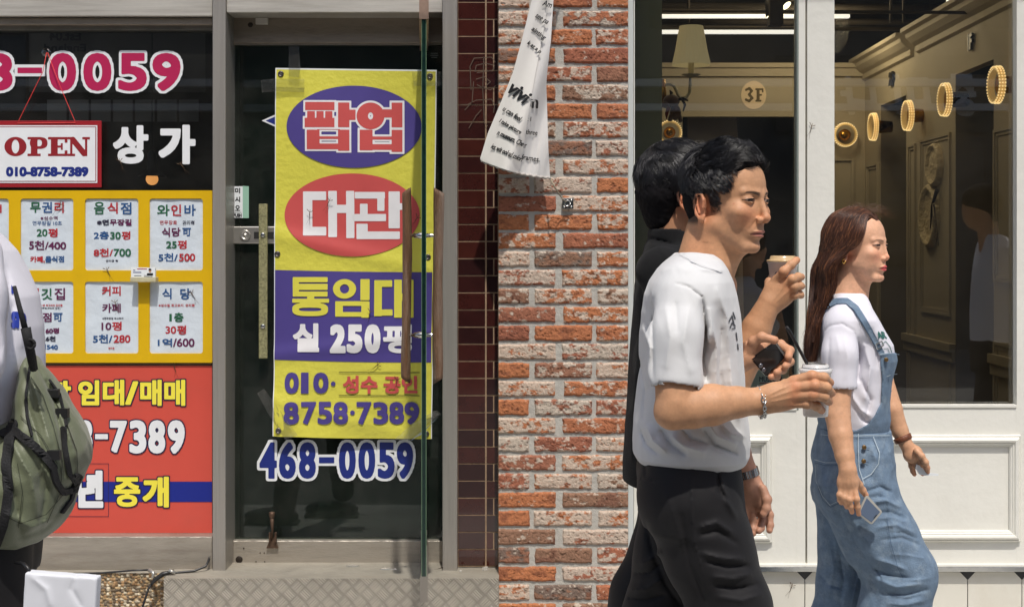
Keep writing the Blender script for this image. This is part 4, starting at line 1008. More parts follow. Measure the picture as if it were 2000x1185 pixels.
# strip lights
for py, d, lb in ((31.5,6.6,'upper long white strip light across the ceiling behind the left pane'),(62,6.3,'lower long white strip light behind the lampshade')):
    th_ = thing('strip_light', P(1425,py,d), lb, 'light', 'long white strip lights under the dark ceiling')
    mb = MB(); mb.pbox(1250,py-3.2,1660 if py<40 else 1562,py+3.2,d,.03); mb.build('diffuser', M('strip_glow', (1,1,.95), .5, emis=(1,.93,.86), est=1.25), th_)
    mb = MB(); mb.pbox(1250,py-8,1660 if py<40 else 1562,py-3.6,d+.001,.04); mb.build('housing', M('strip_housing', srgb(70,66,60), .6), th_)
    if py > 40:
        pass
th_ = thing('strip_light', P(1865,2,6.1), 'short strip light end at the top of the right window', 'light', 'long white strip lights under the dark ceiling')
mb = MB(); mb.box((P(1848,0,6.1).x,5.0,P(0,6,6.1).z),(P(1872,0,6.1).x,6.1,P(0,0,6.1).z)); mb.build('diffuser', M('strip_glow'), th_)
# ceiling pipes and beams
t2 = thing('ceiling_pipework', P(1700,60,6.5), 'dark pipes beams and cable trays under the shop ceiling', 'pipework')
mb = MB()
for py, d, r_ in ((20,5.9,.008),(53,7.0,.012),(14,7.4,.03),(40,7.7,.02)): mb.tube([P(1200,py,d),P(2000,py+6,d)], r_, 8)
for px in (1345,1510,1740,1765,1850): mb.tube([P(px,-80,6.9),P(px,45,6.9)], .008, 6)
mb.tube([Vector((1.2,4.9,2.95)),Vector((1.55,8.3,2.95))], .05, 10)
mb.box((P(1500,0,5.6).x,5.55,P(0,52,5.6).z),(P(1526,0,5.6).x,5.62,P(0,-60,5.6).z))
mb.build('pipes', M('dusty_pipe', srgb(66,60,52), .7, var=.2)); 
bpy.data.objects['pipes'].parent = t2; bpy.data.objects['pipes'].location = bpy.data.objects['pipes'].location-t2.location
# spot lights
for i, (px, py, tilt, lb) in enumerate(((1536,11,35,'upper tilted black spotlight with glowing face'),(1507,33,0,'lower black spotlight aimed straight down'))):
    sp = thing('spotlight', P(px,py,5.6), lb, 'spotlight')
    ax = Vector((sin(R(tilt)),-.55 if tilt else -.15,-cos(R(tilt)))).normalized(); c = P(px,py,5.6)
    mb = MB(); mb.lathe(c, -ax, [(0,.022 if not tilt else .025),(.0,.026),(.07,.026),(.09,.018),(.09,0)], 24); mb.tube([c-ax*.05, c-ax*.05+Vector((0,0,.2))], .006, 6); mb.build('housing', M('dark_lamp_body', (.03,.028,.025), .5), sp)
    mb = MB(); mb.lathe(c+ax*.002, ax, [(0,.022),(.001,.0)], 20); mb.build('lens', M('spot_glow', (1,.9,.7), .5, emis=(1,.85,.55), est=4 if tilt else 1.4), sp)
# fabric wall lamp
dl = 5.3
sc2 = thing('wall_sconce', P(1340,190,dl), 'cream wall lamp with pleated fabric shade and curved arm behind the left pane', 'lamp')
c = P(1350,128,dl); k_ = K*dl; nseg = 96; prof = [(0,37),(6,36.5),(30,31),(60,26),(76,23)]
Xs, Ys, Zs = [], [], []
for hh_, r_ in prof:
    an = np.linspace(0,2*pi,nseg,endpoint=False); rr_ = r_*k_*(1+.012*np.sin(an*nseg/4))
    Xs.append(c.x+rr_*np.cos(an)); Ys.append(c.y+rr_*np.sin(an)); Zs.append(np.full(nseg, c.z+hh_*k_))
gridmesh('lamp_shade', np.array(Xs), np.array(Ys), np.array(Zs), M('pleated_fabric', srgb(200,190,150), .8, var=.05, vs_=6, emis=(.85,.66,.34), est=.22), sc2, closed=True)
mb = MB(); mb.lathe(c, (0,0,-1), [(-.02,.012),(16*k_,.012),(17*k_,.02),(18*k_,19*k_),(20*k_,14*k_),(23*k_,.006),(24*k_,.004)], 28)
mb.tube([P(1348,148,dl),P(1348,166,dl),P(1346,182,dl),P(1340,191,dl),P(1333,192,dl),P(1325,188,dl),P(1321,178,dl),P(1316,168,dl),P(1306,164,dl),P(1297,168,dl),P(1294,180,dl)], .0065, 8)
mb.build('arm', M('cream_metal', srgb(190,182,150), .4), sc2)
mb = MB(); mb.lathe(P(1294,170,dl), (0,0,1), [(-.08,.0),(-.08,.018),(-.02,.016),(.03,.012),(.03,0)], 16); mb.build('back_plate', M('brass', srgb(170,130,60), .25, 1.0), sc2)
# reindeer plush hanging from the sconce: generic soft toy
pt = thing('plush_reindeer', P(1318,205,dl-.03), 'small brown plush reindeer with dark antlers hanging from the wall lamp arm', 'soft toy')
def blob(mb, px, py, dd_, rx, ry, rz, seg=14):
    bmesh.ops.create_uvsphere(mb.bm, u_segments=seg, v_segments=seg-4, radius=1, matrix=Matrix.Translation(P(px,py,dd_)) @ Matrix.Diagonal((rx,ry,rz,1)))
mb = MB(); blob(mb,1311,198,dl-.04,.035,.03,.028); blob(mb,1300,205,dl-.05,.02,.02,.014); blob(mb,1319,220,dl-.04,.024,.022,.032)
mb.tube([P(1312,222,dl-.04),P(1308,236,dl-.05)],[.010,.008],8); mb.tube([P(1326,224,dl-.04),P(1330,238,dl-.05)],[.010,.008],8); mb.build('body', M('brown_plush', srgb(92,64,44), .95, var=.3, vs_=60, sheen=.5, bump=.6, bs=200), pt, True)
mb = MB(); mb.tube([P(1320,196,dl-.05),P(1334,193,dl-.05),P(1344,197,dl-.06)],[.006,.007,.003],6); mb.tube([P(1332,194,dl-.05),P(1338,205,dl-.05),P(1334,218,dl-.05)],[.006,.006,.003],6); mb.tube([P(1312,184,dl-.05),P(1308,176,dl-.05)],[.009,.002],6); mb.build('antler', M('dark_felt', srgb(34,24,22), .95), pt)
mb = MB(); mb.tube([P(1306,210,dl-.06),P(1302,222,dl-.065),P(1302,233,dl-.06)],[.008,.007,.002],8); mb.build('red_scarf', M('red_felt', srgb(110,22,26), .95), pt)
# ring wall lamps
m_br = M('brass'); m_cry = M('crystal_glow', srgb(255,220,150), .2, emis=(1,.62,.22), est=.22); m_cry2 = M('crystal_bead', srgb(255,235,190), .08, emis=(1,.70,.32), est=1.1)
def ring_lamp(px, py, pd, axis, c, r, lab):
    rl = thing('ring_lamp', c, lab, 'wall lamp', 'round crystal wall lamps')
    ax = Vector(axis); u_ = Vector((0,0,1)); w_ = ax.cross(u_)
    mb = MB(); mb.lathe(c, ax, [(0,r*.84),(0,r*.97),(.028,r*.97),(.028,r*.84),(0,r*.84)], 40); mb.build('crystal_ring', m_cry, rl)
    mb = MB()
    for ringr, off, nb in ((r*1.0,.0,34),(r*1.03,.012,34),(r*1.03,.024,34)):
        for i in range(nb):
            a = 2*pi*i/nb; q = c+ax*(off)+(u_*sin(a)+w_*cos(a))*ringr
            bmesh.ops.create_icosphere(mb.bm, subdivisions=1, radius=r*.055, matrix=Matrix.Translation(q))
    mb.build('beads', m_cry2, rl)
    mb = MB(); mb.lathe(c+ax*.02, ax, [(0,0),(.0,r*.5),(.02,r*.5),(.10,r*.42),(.10,0)], 28); mb.build('mount', m_br, rl)
for px, py, lb in ((1940,166,'nearest crystal ring lamp beside the 1F doorway'),(1840,195,'crystal ring lamp between the two doorways, above the plaster relief'),(1768,226,'crystal ring lamp on the edge of the 2F doorway'),(1701,248,'crystal ring lamp in the far corner of the side wall')):
    d, z = yz(px, py, XR-.09); ring_lamp(px, py, d, (1,0,0), Vector((XR-.09, d, z)), .076, lb)
ring_lamp(0,0,0,(0,1,0), P(1652,263,dBk-.09), 22.5*K*(dBk-.09), 'crystal ring lamp facing the street on the back wall of the right window')
ring_lamp(0,0,0,(0,1,0), P(1309,258,6.2), 22.5*K*6.2, 'crystal ring lamp seen partly behind the left pane above the man in black')
# oval plaster relief, mirror, twig
def oval(px, py, rpx_h, r_w, lab, nm, cat, hollow=False):
    d, z = yz(px, py, XR-.03); hh_ = rpx_h*K*d; rl = thing(nm, (XR,d,z-hh_), lab, cat); n_ = 40
    mb = MB(); rings = []
    for q, ht_ in ((1,.0),(1,.02),(.93,.032),(.84,.03),(.80,.016),(.5,.022 if not hollow else .014),(.001,.03 if not hollow else .014)):
        rings.append([mb.bm.verts.new((XR-ht_, d+r_w*q*cos(2*pi*i/n_), z+hh_*q*sin(2*pi*i/n_))) for i in range(n_)])
    for a, b in zip(rings, rings[1:]):
        for i in range(n_):
            f = mb.bm.faces.new((a[i],a[(i+1)%n_],b[(i+1)%n_],b[i])); f.smooth = True
    mb.build('frame', M('plaster', srgb(206,190,156), .6, var=.1, vs_=20, bump=.8, bs=40), rl); return rl
oval(1818,322,42,.11,'oval plaster relief plaque on the side wall under the ring lamp','plaster_relief','plaque')
oval(1808,422,62,.14,'round edged pale mirror on the side wall below the plaster relief','wall_mirror','mirror',True)
d, z = yz(1830,395,XR-.02)
mb = MB(); mb.tube([(XR-.02,d,z+.06),(XR-.03,d+.05,z-.02),(XR-.025,d+.09,z-.13)],[.012,.007,.003],6)
for k_ in range(5): mb.tube([(XR-.03,d+.01+.01*k_,z-.01),(XR-.03,d-.06+.035*k_,z-.22+.02*k_)],[.002,.001],4)
o_ = mb.build('dried_twig', M('dark_twig', srgb(40,30,26), .9)); tagit(o_, 'dark dried twig bundle hanging beside the wall mirror', 'twig')
# mint MUSEUM card behind the left pane
t = thing('museum_card', P(1490,800,4.70), 'pale mint MUSEUM card standing inside the left pane', 'card')
mb = MB(); mb.pbox(1400,712,1541,799,4.70,.006); mb.build('board', M('mint_card', srgb(196,212,198), .5), t)
ik = Ink(flat(4.699))
ik.text('MUSEUM', 1483,735,1524,745, k_blk, .25, None, 0, 0, .4); ik.line([(1484,748),(1500,747.5),(1522,746)], 2.2, inkm('marker_red',170,60,44))
ik.build('lettering', t)
# interior lamps' own light (warm)
for i, (x, y, z, e_) in enumerate(((1.2,6.4,3.0,18),(1.6,7.2,2.7,12),(.7,5.6,2.9,6))):
    ld = bpy.data.lights.new('room_lamp', 'POINT'); ld.energy = e_; ld.color = (1,.78,.50); ld.shadow_soft_size = .15
    lo = bpy.data.objects.new('room_lamp', ld); scene.collection.objects.link(lo); lo.location = (x,y,z)

# dead mayflies stuck to the signs and the glass
def mayfly(x, y, d, ang):
    s_ = K*d; mb = MB(); c = P(x, y, d); q = lambda a, b, o=0: c+Vector(((a*cos(ang)-b*sin(ang))*s_, -.0015-o, -(a*sin(ang)+b*cos(ang))*s_))
    mb.tube([q(0,-9),q(0,0,.002),q(1,10)],[.0006,.0016,.0005],5); mb.tube([q(0,-3,.002),q(-6,-9,.004)],[.0006,.0014],4); mb.tube([q(0,-3,.002),q(6,-7,.003)],[.0006,.0014],4)
    mb.tube([q(0,8),q(-4,20)],.0003,4); mb.tube([q(0,8),q(3,22)],.0003,4); return mb
flies = [(605,418,4.683,.1),(642,395,4.683,.4),(813,428,4.683,.6),(722,612,4.68,.3),(735,714,4.68,.9),(775,744,4.68,.2),(236,318,4.664,-.3),(356,324,4.664,-.6),(1584,250,4.629,.3),(211,530,4.644,-.4),(117,402,4.644,.8),(226,594,4.650,-.2),(341,716,4.653,-.2),(376,575,4.650,-.5),(1545,1146,4.633,.4)]
f0 = mayfly(0,0,4.68,0) if False else None
for i, (x, y, d, a_) in enumerate(flies):
    o_ = mayfly(x, y, d, a_).build('mayfly', M('mayfly_brown', srgb(88,66,44), .8)); tagit(o_, 'tiny dead brown mayfly stuck flat to a sign or shop window', 'insect', 'mayflies stuck to the signs and glass')
# ================================================================ sculpting kit: signed distance shapes -> one smooth skin
def proj(Pp):
    d = Pp[:,1]; return Pp[:,0]/(K*d)+VX, VY-(Pp[:,2]-H)/(K*d)
class Sculpt:
    def __init__(s): s.ops = []; s.folds = []; s.noise = None
    def _add(s, f, c, r, k, sub): s.ops.append((f, np.array(c, float), r, k, sub))
    def cap(s, a, b, ra, rb=None, k=.01, sub=False):
        rb = ra if rb is None else rb; a = np.array(a, float); b = np.array(b, float); ab = b-a; L2 = ab@ab+1e-12
        def f(Pp):
            q = Pp-a; t = np.clip(q@ab/L2, 0, 1); return np.sqrt(((q-t[:,None]*ab)**2).sum(1))-(ra+(rb-ra)*t)
        s._add(f, (a+b)/2, math.sqrt(L2)/2+max(ra, rb), k, sub)
    def chain(s, pts, rs, k=.006, sub=False):
        for i in range(len(pts)-1): s.cap(pts[i], pts[i+1], rs[i], rs[i+1], k, sub)
    def ell(s, c, r, rot=None, k=.01, sub=False):
        c = np.array(c, float); r = np.array(r, float); Rm = None if rot is None else np.array(rot, float)
        def f(Pp):
            q = Pp-c
            if Rm is not None: q = q@Rm
            k0 = np.sqrt(((q/r)**2).sum(1)); k1 = np.sqrt(((q/(r*r))**2).sum(1))+1e-9; return k0*(k0-1)/k1
        s._add(f, c, r.max(), k, sub)
    def box(s, c, hsz, rot=None, rad=.002, k=.002, sub=False):
        c = np.array(c, float); h = np.array(hsz, float)-rad; Rm = None if rot is None else np.array(rot, float)
        def f(Pp):
            q = Pp-c
            if Rm is not None: q = q@Rm
            q = np.abs(q)-h; return np.sqrt((np.maximum(q, 0)**2).sum(1))+np.minimum(q.max(1), 0)-rad
        s._add(f, c, np.linalg.norm(hsz), k, sub)
    def loft(s, secs, k=.02, n=2.4, sub=False, a=0.0):
        """secs: (z, x centre, y centre, rx, ry) from low to high"""
        S = np.array(sorted(secs, key=lambda q: q[0]), float); z0, z1 = S[0,0], S[-1,0]
        def f(Pp):
            z = np.clip(Pp[:,2], z0, z1); xc = np.interp(z, S[:,0], S[:,1]); yc = np.interp(z, S[:,0], S[:,2]); rx = np.interp(z, S[:,0], S[:,3]); ry = np.interp(z, S[:,0], S[:,4])
            X = Pp[:,0]-xc; Y = Pp[:,1]-yc
            if a: X, Y = X*cos(a)+Y*sin(a), -X*sin(a)+Y*cos(a)
            q = (np.abs(X/rx)**n+np.abs(Y/ry)**n)**(1/n); d = (q-1)*np.minimum(rx, ry)*.85
            dz = np.abs(Pp[:,2]-(z0+z1)/2)-(z1-z0)/2
            return np.where(dz > 0, np.sqrt(np.maximum(d,0)**2+dz**2)+np.minimum(d,0)*0, np.maximum(d, dz))
        c = [(S[:,1].min()+S[:,1].max())/2, (S[:,2].min()+S[:,2].max())/2, (z0+z1)/2]
        r = math.sqrt(((S[:,1].max()-S[:,1].min())/2+S[:,3].max())**2+((S[:,2].max()-S[:,2].min())/2+S[:,4].max())**2+((z1-z0)/2)**2)
        s._add(f, c, r, k, sub)
    def fold(s, pts, w, a):
        """relief along a photo-pixel polyline: width w px, height a metres (negative = crease)"""
        s.folds.append((np.array(pts, float), w, a))
    def disp(s, Pp):
        o = np.zeros(len(Pp))
        if s.folds:
            x, y = proj(Pp); x0, x1, y0, y1 = x.min(), x.max(), y.min(), y.max()
            for pts, w, a in s.folds:
                if pts[:,0].min()-3*w > x1 or pts[:,0].max()+3*w < x0 or pts[:,1].min()-3*w > y1 or pts[:,1].max()+3*w < y0: continue
                d = np.full(len(x), 1e9); tt = np.zeros(len(x)); n = len(pts)-1
                for i in range(n):
                    ax, ay = pts[i]; ex, ey = pts[i+1]-pts[i]; t = np.clip(((x-ax)*ex+(y-ay)*ey)/(ex*ex+ey*ey+1e-9), 0, 1)
                    dd = (x-ax-t*ex)**2+(y-ay-t*ey)**2; up = dd < d; d = np.where(up, dd, d); tt = np.where(up, (i+t)/n, tt)
                o += a*np.exp(-(d/(w*w))**.62)*(.25+.75*np.sqrt(np.clip(4*tt*(1-tt), 0, 1)))
        if s.noise is not None: o = o+s.noise(Pp)
        return o
    def eval(s, Pp, c=None, rad=1e9):
        d = np.full(len(Pp), .5)
        for f, oc, r, k, sub in s.ops:
            if c is not None and np.linalg.norm(oc-c) > r+rad+k+.02: continue
            v = f(Pp)
            if sub:
                h = np.clip(.5-.5*(d+v)/k, 0, 1); d = d+(-v-d)*h+k*h*(1-h)
            else:
                h = np.clip(.5+.5*(v-d)/k, 0, 1); d = v+(d-v)*h-k*h*(1-h)
        if s.folds or s.noise is not None: d = d-s.disp(Pp)
        return d
    def mesh(s, h, n=16):
        lo = np.min([o[1]-o[2]-.02 for o in s.ops if not o[4]], 0); hi = np.max([o[1]+o[2]+.02 for o in s.ops if not o[4]], 0)
        B = h*n; nb = np.ceil((hi-lo)/B).astype(int)
        # coarse test at block centres
        g = np.stack(np.meshgrid(*[lo[i]+(np.arange(nb[i])+.5)*B for i in range(3)], indexing='ij'), -1).reshape(-1, 3)
        bi = np.stack(np.meshgrid(*[np.arange(nb[i]) for i in range(3)], indexing='ij'), -1).reshape(-1, 3)
        best = np.zeros(len(g), bool)
        for j in range(0, len(g), 200000):
            best[j:j+200000] = np.abs(s.eval(g[j:j+200000])) < B*1.35+.012
        bi = bi[best]; g = g[best]; m = n+1
        loc = np.stack(np.meshgrid(*[np.arange(m)]*3, indexing='ij'), -1).reshape(-1, 3)*h
        N3 = nb*n+2; keys, verts, quads = [], [], []
        ck = lambda i, j, k_: (i*N3[1]+j)*N3[2]+k_
        for b_, cc in zip(bi, g):
            o = lo+b_*B; d = s.eval(o+loc, cc, B*.87+.01).reshape(m, m, m); ins = d < 0
            if ins.all() or not ins.any(): continue
            i0 = b_*n
            cnt = np.zeros((n, n, n)); acc = np.zeros((n, n, n, 3))
            for ax in range(3):
                sl0 = [slice(0, m)]*3; sl1 = [slice(0, m)]*3; sl0[ax] = slice(0, m-1); sl1[ax] = slice(1, m)
                d0, d1 = d[tuple(sl0)], d[tuple(sl1)]; cr = (d0 < 0) != (d1 < 0)
                t = np.where(cr, d0/np.where(cr, d0-d1, 1), 0)
                o1, o2 = [a for a in range(3) if a != ax]
                for p in (0, 1):
                    for q in (0, 1):
                        ss = [slice(0, n)]*3; ss[o1] = slice(p, p+n); ss[o2] = slice(q, q+n); ss[ax] = slice(0, n)
                        c_ = cr[tuple(ss)]; tq = t[tuple(ss)]; cnt += c_
                        acc[..., ax] += np.where(c_, tq, 0); acc[..., o1] += c_*p; acc[..., o2] += c_*q
                # faces
                ss = [slice(0, n)]*3; c_ = cr[tuple(ss)]; I = np.argwhere(c_)
                if len(I):
                    I = I+i0; fl = (d0[tuple(ss)] < 0)[c_]
                    e1 = np.zeros(3, int); e2 = np.zeros(3, int); e1[(ax+1) % 3] = 1; e2[(ax+2) % 3] = 1
                    A_ = ck(*(I-e1-e2).T); B_ = ck(*(I-e2).T); C_ = ck(*I.T); D_ = ck(*(I-e1).T)
                    Q = np.stack([A_, B_, C_, D_], 1); Q[~fl] = Q[~fl][:, ::-1]; quads.append(Q)
            act = cnt > 0; I = np.argwhere(act)
            if len(I):
                keys.append(ck(*(I+i0).T)); verts.append(o+(I+acc[act]/cnt[act][:, None])*h)
        keys = np.concatenate(keys); verts = np.concatenate(verts); quads = np.concatenate(quads)
        so_ = np.argsort(keys); keys = keys[so_]; verts = verts[so_]
        ix = np.searchsorted(keys, quads); ix = np.clip(ix, 0, len(keys)-1); ok = (keys[ix] == quads).all(1)
        return verts, ix[ok]
def join(parts):
    V = []; F = []; C_ = []; k = 0
    for v, f, c in parts: V.append(v); F.append(f+k); C_.append(c); k += len(v)
    return np.concatenate(V), np.concatenate(F), np.concatenate(C_)
class Body:
    """frame of one person: photo pixel + depth offset -> world"""
    def __init__(s, d): s.d = d; s.s = K*d
    def w(s, px, py, dd=0.0):
        d = s.d+dd; return np.array([(px-VX)*K*d, d, H-(py-VY)*K*d])
    def path(s, pts): return [s.w(*p) for p in pts]
def rg(Pp, fr, seed=0):
    """ridged wrinkles: sharp crests, soft valleys"""
    r_ = np.random.RandomState(seed); o = 0
    for i in range(3):
        v = r_.normal(size=3); v = v/np.linalg.norm(v)*fr*(.7+.6*r_.rand()); w_ = r_.normal(size=3)*fr*.5
        o = o+(1-2*np.abs(np.sin(Pp@v+r_.rand()*6.28+1.8*np.sin(Pp@w_+i)))**.7)*(.5+.5*np.sin(Pp@(np.roll(w_,1)*.7)+i*2))
    return o/3
def n3(Pp, fr, seed=0):
    r_ = np.random.RandomState(seed); o = 0
    for i in range(5):
        v = r_.normal(size=3); v = v/np.linalg.norm(v)*fr*(.7+.8*r_.rand()); o = o+np.sin(Pp@v+r_.rand()*6.28+1.3*np.sin(Pp@(np.roll(v,1)*.6)+i))
    return o/5
# ---------------------------------------------------------------- head
def head_sculpt(S, O, yaw, pitch, sc, female=False, roll=0.0, neck=None):
    """local frame: x forward, y towards the far ear (left of the person facing +x), z up, millimetres"""
    f = np.array([cos(yaw)*cos(pitch), -sin(yaw)*cos(pitch), sin(pitch)]); l = np.array([sin(yaw), cos(yaw), 0]); u = np.cross(f, l)
    Rm = np.stack([f, l, u], 1)
    m = lambda x, y, z: O+Rm@(np.array([x, y, z])*.001*sc); r = lambda v: v*.001*sc
    E = lambda c, rd, k, sub=False, rot=None: S.ell(m(*c), np.array(rd)*.001*sc, Rm if rot is None else Rm@rot, r(k), sub)
    Cp = lambda a, b, ra, rb, k, sub=False: S.cap(m(*a), m(*b), r(ra), r(rb), r(k), sub)
    E((2,0,44),(87,74,80),1)
    E((34,0,-14),(57,59,72),14)
    jw = 47 if female else 51
    for s_ in (1,-1):
        Cp((14,s_*jw,-38),(66,s_*20,-80),14 if female else 16,12,18)
        E((64,s_*43,-8),(19,19,17),16)
        Cp((85,s_*9,31),(72,s_*40,33),7,7,10)
    E((74,0,-80),(15,16,13),12)
    E((68,0,-47),(25,27,22),11)
    if female:
        for s_ in (1,-1): E((46,s_*40,-36),(28,20,30),16)
    for s_ in (1,-1): E((96,s_*31,17),(13,17,10),11,True)
    for s_ in (1,-1):
        E((72.5,s_*31,17),(13.5,15,12.5),4)
        # lids
        Cp((85,s_*20,16),(88.2,s_*30,20.2),1.5,1.7,2.4); Cp((88.2,s_*30,20.2),(80,s_*43,17.5),1.7,1.4,2.4)
        Cp((85,s_*21,13.5),(86,s_*31,12),1.2,1.2,2.5); Cp((86,s_*31,12),(79,s_*42,14),1.2,1,2.5)
    nx = 6.5 if female else 0
    Cp((87,0,22),(103-nx,0,-16),5.5,7.5-nx*.2,9)
    E((103-nx,0,-19),(9,8.5,8),6)
    for s_ in (1,-1):
        E((94-nx*.7,s_*12,-23),(9,6.5,7),4); E((99.5-nx,s_*5.8,-28.5),(4.5,2.6,3),2,True)
        if not female: Cp((91,s_*16,-24),(83,s_*29,-44),1.1,1.3,5,True)
    Cp((95.5,0,-33),(96,0,-41),1.6,1.6,4,True)
    E((84,0,-47.3),(13.0,21,4.9 if female else 4.2),3.5); E((83.5,0,-56.5),(12.6,17.5,5.4 if female else 4.6),3.5)
    for a_, b_ in (((97.5,0,-51.6),(91,13,-51.8)),((97.5,0,-51.6),(91,-13,-51.8)),((91,13,-51.8),(82,23,-53)),((91,-13,-51.8),(82,-23,-53))): Cp(a_, b_, .9, .8, 1.6, True)
    E((97,0,-68),(6,16,5),9,True)
    ears = []
    for s_ in (1,-1):
        ry = np.array([[1,0,0],[0,1,0],[0,0,1]], float); a_ = R(22)*s_
        rot = np.array([[cos(a_),-sin(a_),0],[sin(a_),cos(a_),0],[0,0,1]])
        c0 = np.array([-6, s_*74, -1]); tl = R(10)
        def e_(x, z, o=0): # ear plane coordinates -> head coordinates (x back-, z up)
            xx = x*cos(tl)-z*sin(tl)*1; zz = x*sin(tl)+z*cos(tl); v = np.array([xx, o*s_, zz]); v = rot@v; return tuple(c0+v)
        E(e_(0,0,0),(15,4,26),5,rot=rot)
        hp = [e_(12,-2,3),e_(13,12,4),e_(9,24,5),e_(0,29,6),e_(-10,25,7),e_(-15,13,8),e_(-15,0,8),e_(-11,-14,7),e_(-4,-24,5),e_(4,-27,3),e_(7,-20,1)]
        for a1, b1 in zip(hp, hp[1:]): Cp(a1, b1, 3.1, 3.1, 2.0)
        E(e_(1,-25,3),(6.5,4,7.5),4,rot=rot)
        E(e_(2,-3,7),(8,5,11),3,True,rot=rot); E(e_(-2,14,8),(7,4,8),2.5,True,rot=rot)
        for a1, b1 in ((e_(-5,20,5),e_(-8,4,6)),(e_(-8,4,6),e_(-5,-12,5))): Cp(a1, b1, 2.2, 2.2, 2.5)
        Cp(e_(10,-4,4), e_(9,3,4), 3.5, 2.5, 3)
    inv = lambda V: ((V-O)@Rm)/(.001*sc)
    return inv, m, Rm
def skin_paint(V, inv, base, female=False, shadow=1.0):
    L = inv(V); x, y, z = L.T; ay = np.abs(y)
    c = np.tile(np.array(base), (len(V), 1)); n1 = fbm(y*.16+50, z*.16+50, 3)+fbm(x*.2+9, z*.2, 5)-1; fine = fbm(y*.7+x*.5, z*.7, 11, 3)-.5
    c = c*(1+.17*n1[:,None]+.12*fine[:,None]); pore = fbm(y*2.1+x*1.3, z*2.1, 23, 2)-.5; c = c*(1+.09*pore[:,None])
    red = np.array([1.10,.86,.80]); inhead = (z > -110)
    def mixc(w, col): 
        nonlocal c; c = c+(np.array(col)-c)*np.clip(w, 0, 1)[:,None]
    def mul(w, m_): 
        nonlocal c; c = c*(1+(np.array(m_)-1)*np.clip(w, 0, 1)[:,None])
    g = lambda a, b, d: np.exp(-((x-a[0])**2+(ay-a[1])**2+(z-a[2])**2)/(b*b))*d
    mul(g((80,38,-18),24,1.0), (1.08,.88,.84)); mul(g((104,0,-20),13,1.0), (1.10,.86,.80)); mul(g((-8,78,0),32,1.0), (1.14,.80,.74)); mul(g((80,0,-82),16,.5), (1.05,.92,.9))
    if not female:
        mul(((z < -34)&(x > 30)&(ay < 55)&(z > -100))*smooth01(-34,-46,z)*smooth01(20,55,x)*(.6+.8*fine), (.86,.88,.92))
        r_ = np.random.RandomState(3)
        for i in range(24): mul(g((r_.uniform(40,92), r_.uniform(10,60), r_.uniform(-75,10)), r_.uniform(1.4,3.0), 1.0), (.88,.70,.64))
    if not female:
        side = smooth01(46,56,ay)*smooth01(34,28,x+.15*z)*smooth01(2,10,x)*smooth01(-22,-6,z)*(z < 60)
        mixc(side*(.75+1.2*fine), srgb(40,34,32))
        mixc(smooth01(52,62,ay)*(x < 8)*(x > -60)*(z > 26)*.9, srgb(26,22,22)); mixc((x < -20)*(z > -42)*(z < 30)*smooth01(-42,-30,z)*.85, srgb(28,24,24))
    # lips
    lipw = 21 if not female else 19
    lip = (x > 78)*(smooth01(1.15,.85,np.sqrt((y/lipw)**2+((z+51.8)/(8.8 if female else 7.4))**2)))
    mixc(lip*(.95 if female else .75), srgb(206,78,84) if female else srgb(158,92,86))
    mixc((x > 78)*np.exp(-((z+51.8+.004*y*y)/1.0)**2)*(ay < 23), srgb(96,44,42))
    # brows
    by = (ay-11)/34.; bz = 29.5+5*np.sin(np.clip(by,0,1)*2.2)-2.2*by; bt = (3.9 if not female else 2.6)*(1-.55*np.clip(by,0,1))
    bw = smooth01(1.25,.55,np.abs(z-bz)/bt)*smooth01(-.08,.06,by)*smooth01(1.08,.9,by)*(x > 50)
    mixc(bw*(.72+.5*fine+(.1 if not female else -.12)), srgb(30,24,22) if not female else srgb(70,48,40))
    # eyes
    ey = (ay-31.5)/13.5; op = 3.0 if not female else 2.7
    up = 17.0+op*np.sqrt(np.clip(1-ey**2,0,1))-.5*ey; lo_ = 16.6-op*.75*np.sqrt(np.clip(1-ey**2,0,1))-.5*ey
    ins = (np.abs(ey) < 1)&(z < up)&(z > lo_)&(x > 55)
    mixc(ins*1.0, srgb(138,118,106)); mixc(ins&(np.abs(ay-31.5-2.5*(y<0)) < 7.0), srgb(24,16,14))
    lash = (np.abs(ey) < 1.12)*np.exp(-((z-up-.3)/(1.2 if not female else 1.8))**2)*(x > 55); mixc(lash*1.0, srgb(20,13,12))
    mixc((np.abs(ey) < 1)*np.exp(-((z-lo_)/.7)**2)*(x > 55)*.55, srgb(70,44,38))
    mixc((np.abs(ey) < 1.15)*np.exp(-((z-up-3.6)/.8)**2)*(x > 55)*.4, srgb(110,72,56))
    return np.clip(c, 0, 1)
# ---------------------------------------------------------------- strands of hair as fine ribbons
def strands(name, paths, w, mat, parent, cols, origin=None):
    """paths (n, k, 3); each a three-sided tapering fibre"""
    Pn = np.asarray(paths); n, k, _ = Pn.shape
    T = np.gradient(Pn, axis=1); T /= np.linalg.norm(T, axis=2, keepdims=True)+1e-9
    up = np.zeros_like(T); up[..., 1] = -1.0; A = np.cross(T, up); A /= np.linalg.norm(A, axis=2, keepdims=True)+1e-9; B = np.cross(T, A)
    tp = np.interp(np.linspace(0,1,k), [0,.7,1], [1,.8,.15])[None,:,None]*w[:,None,None]
    ring = [Pn+(A*cos(a)+B*sin(a))*tp for a in (0, 2*pi/3, 4*pi/3)]
    V = np.stack(ring, 2).reshape(-1, 3); idx = np.arange(n*k*3).reshape(n, k, 3)
    F = np.concatenate([np.stack([idx[:,:-1,a], idx[:,:-1,(a+1)%3], idx[:,1:,(a+1)%3], idx[:,1:,a]], -1).reshape(-1,4) for a in range(3)])
    C_ = np.repeat(cols, k*3, 0); return npmesh(name, V, F, mat, parent, True, C_, origin=origin)
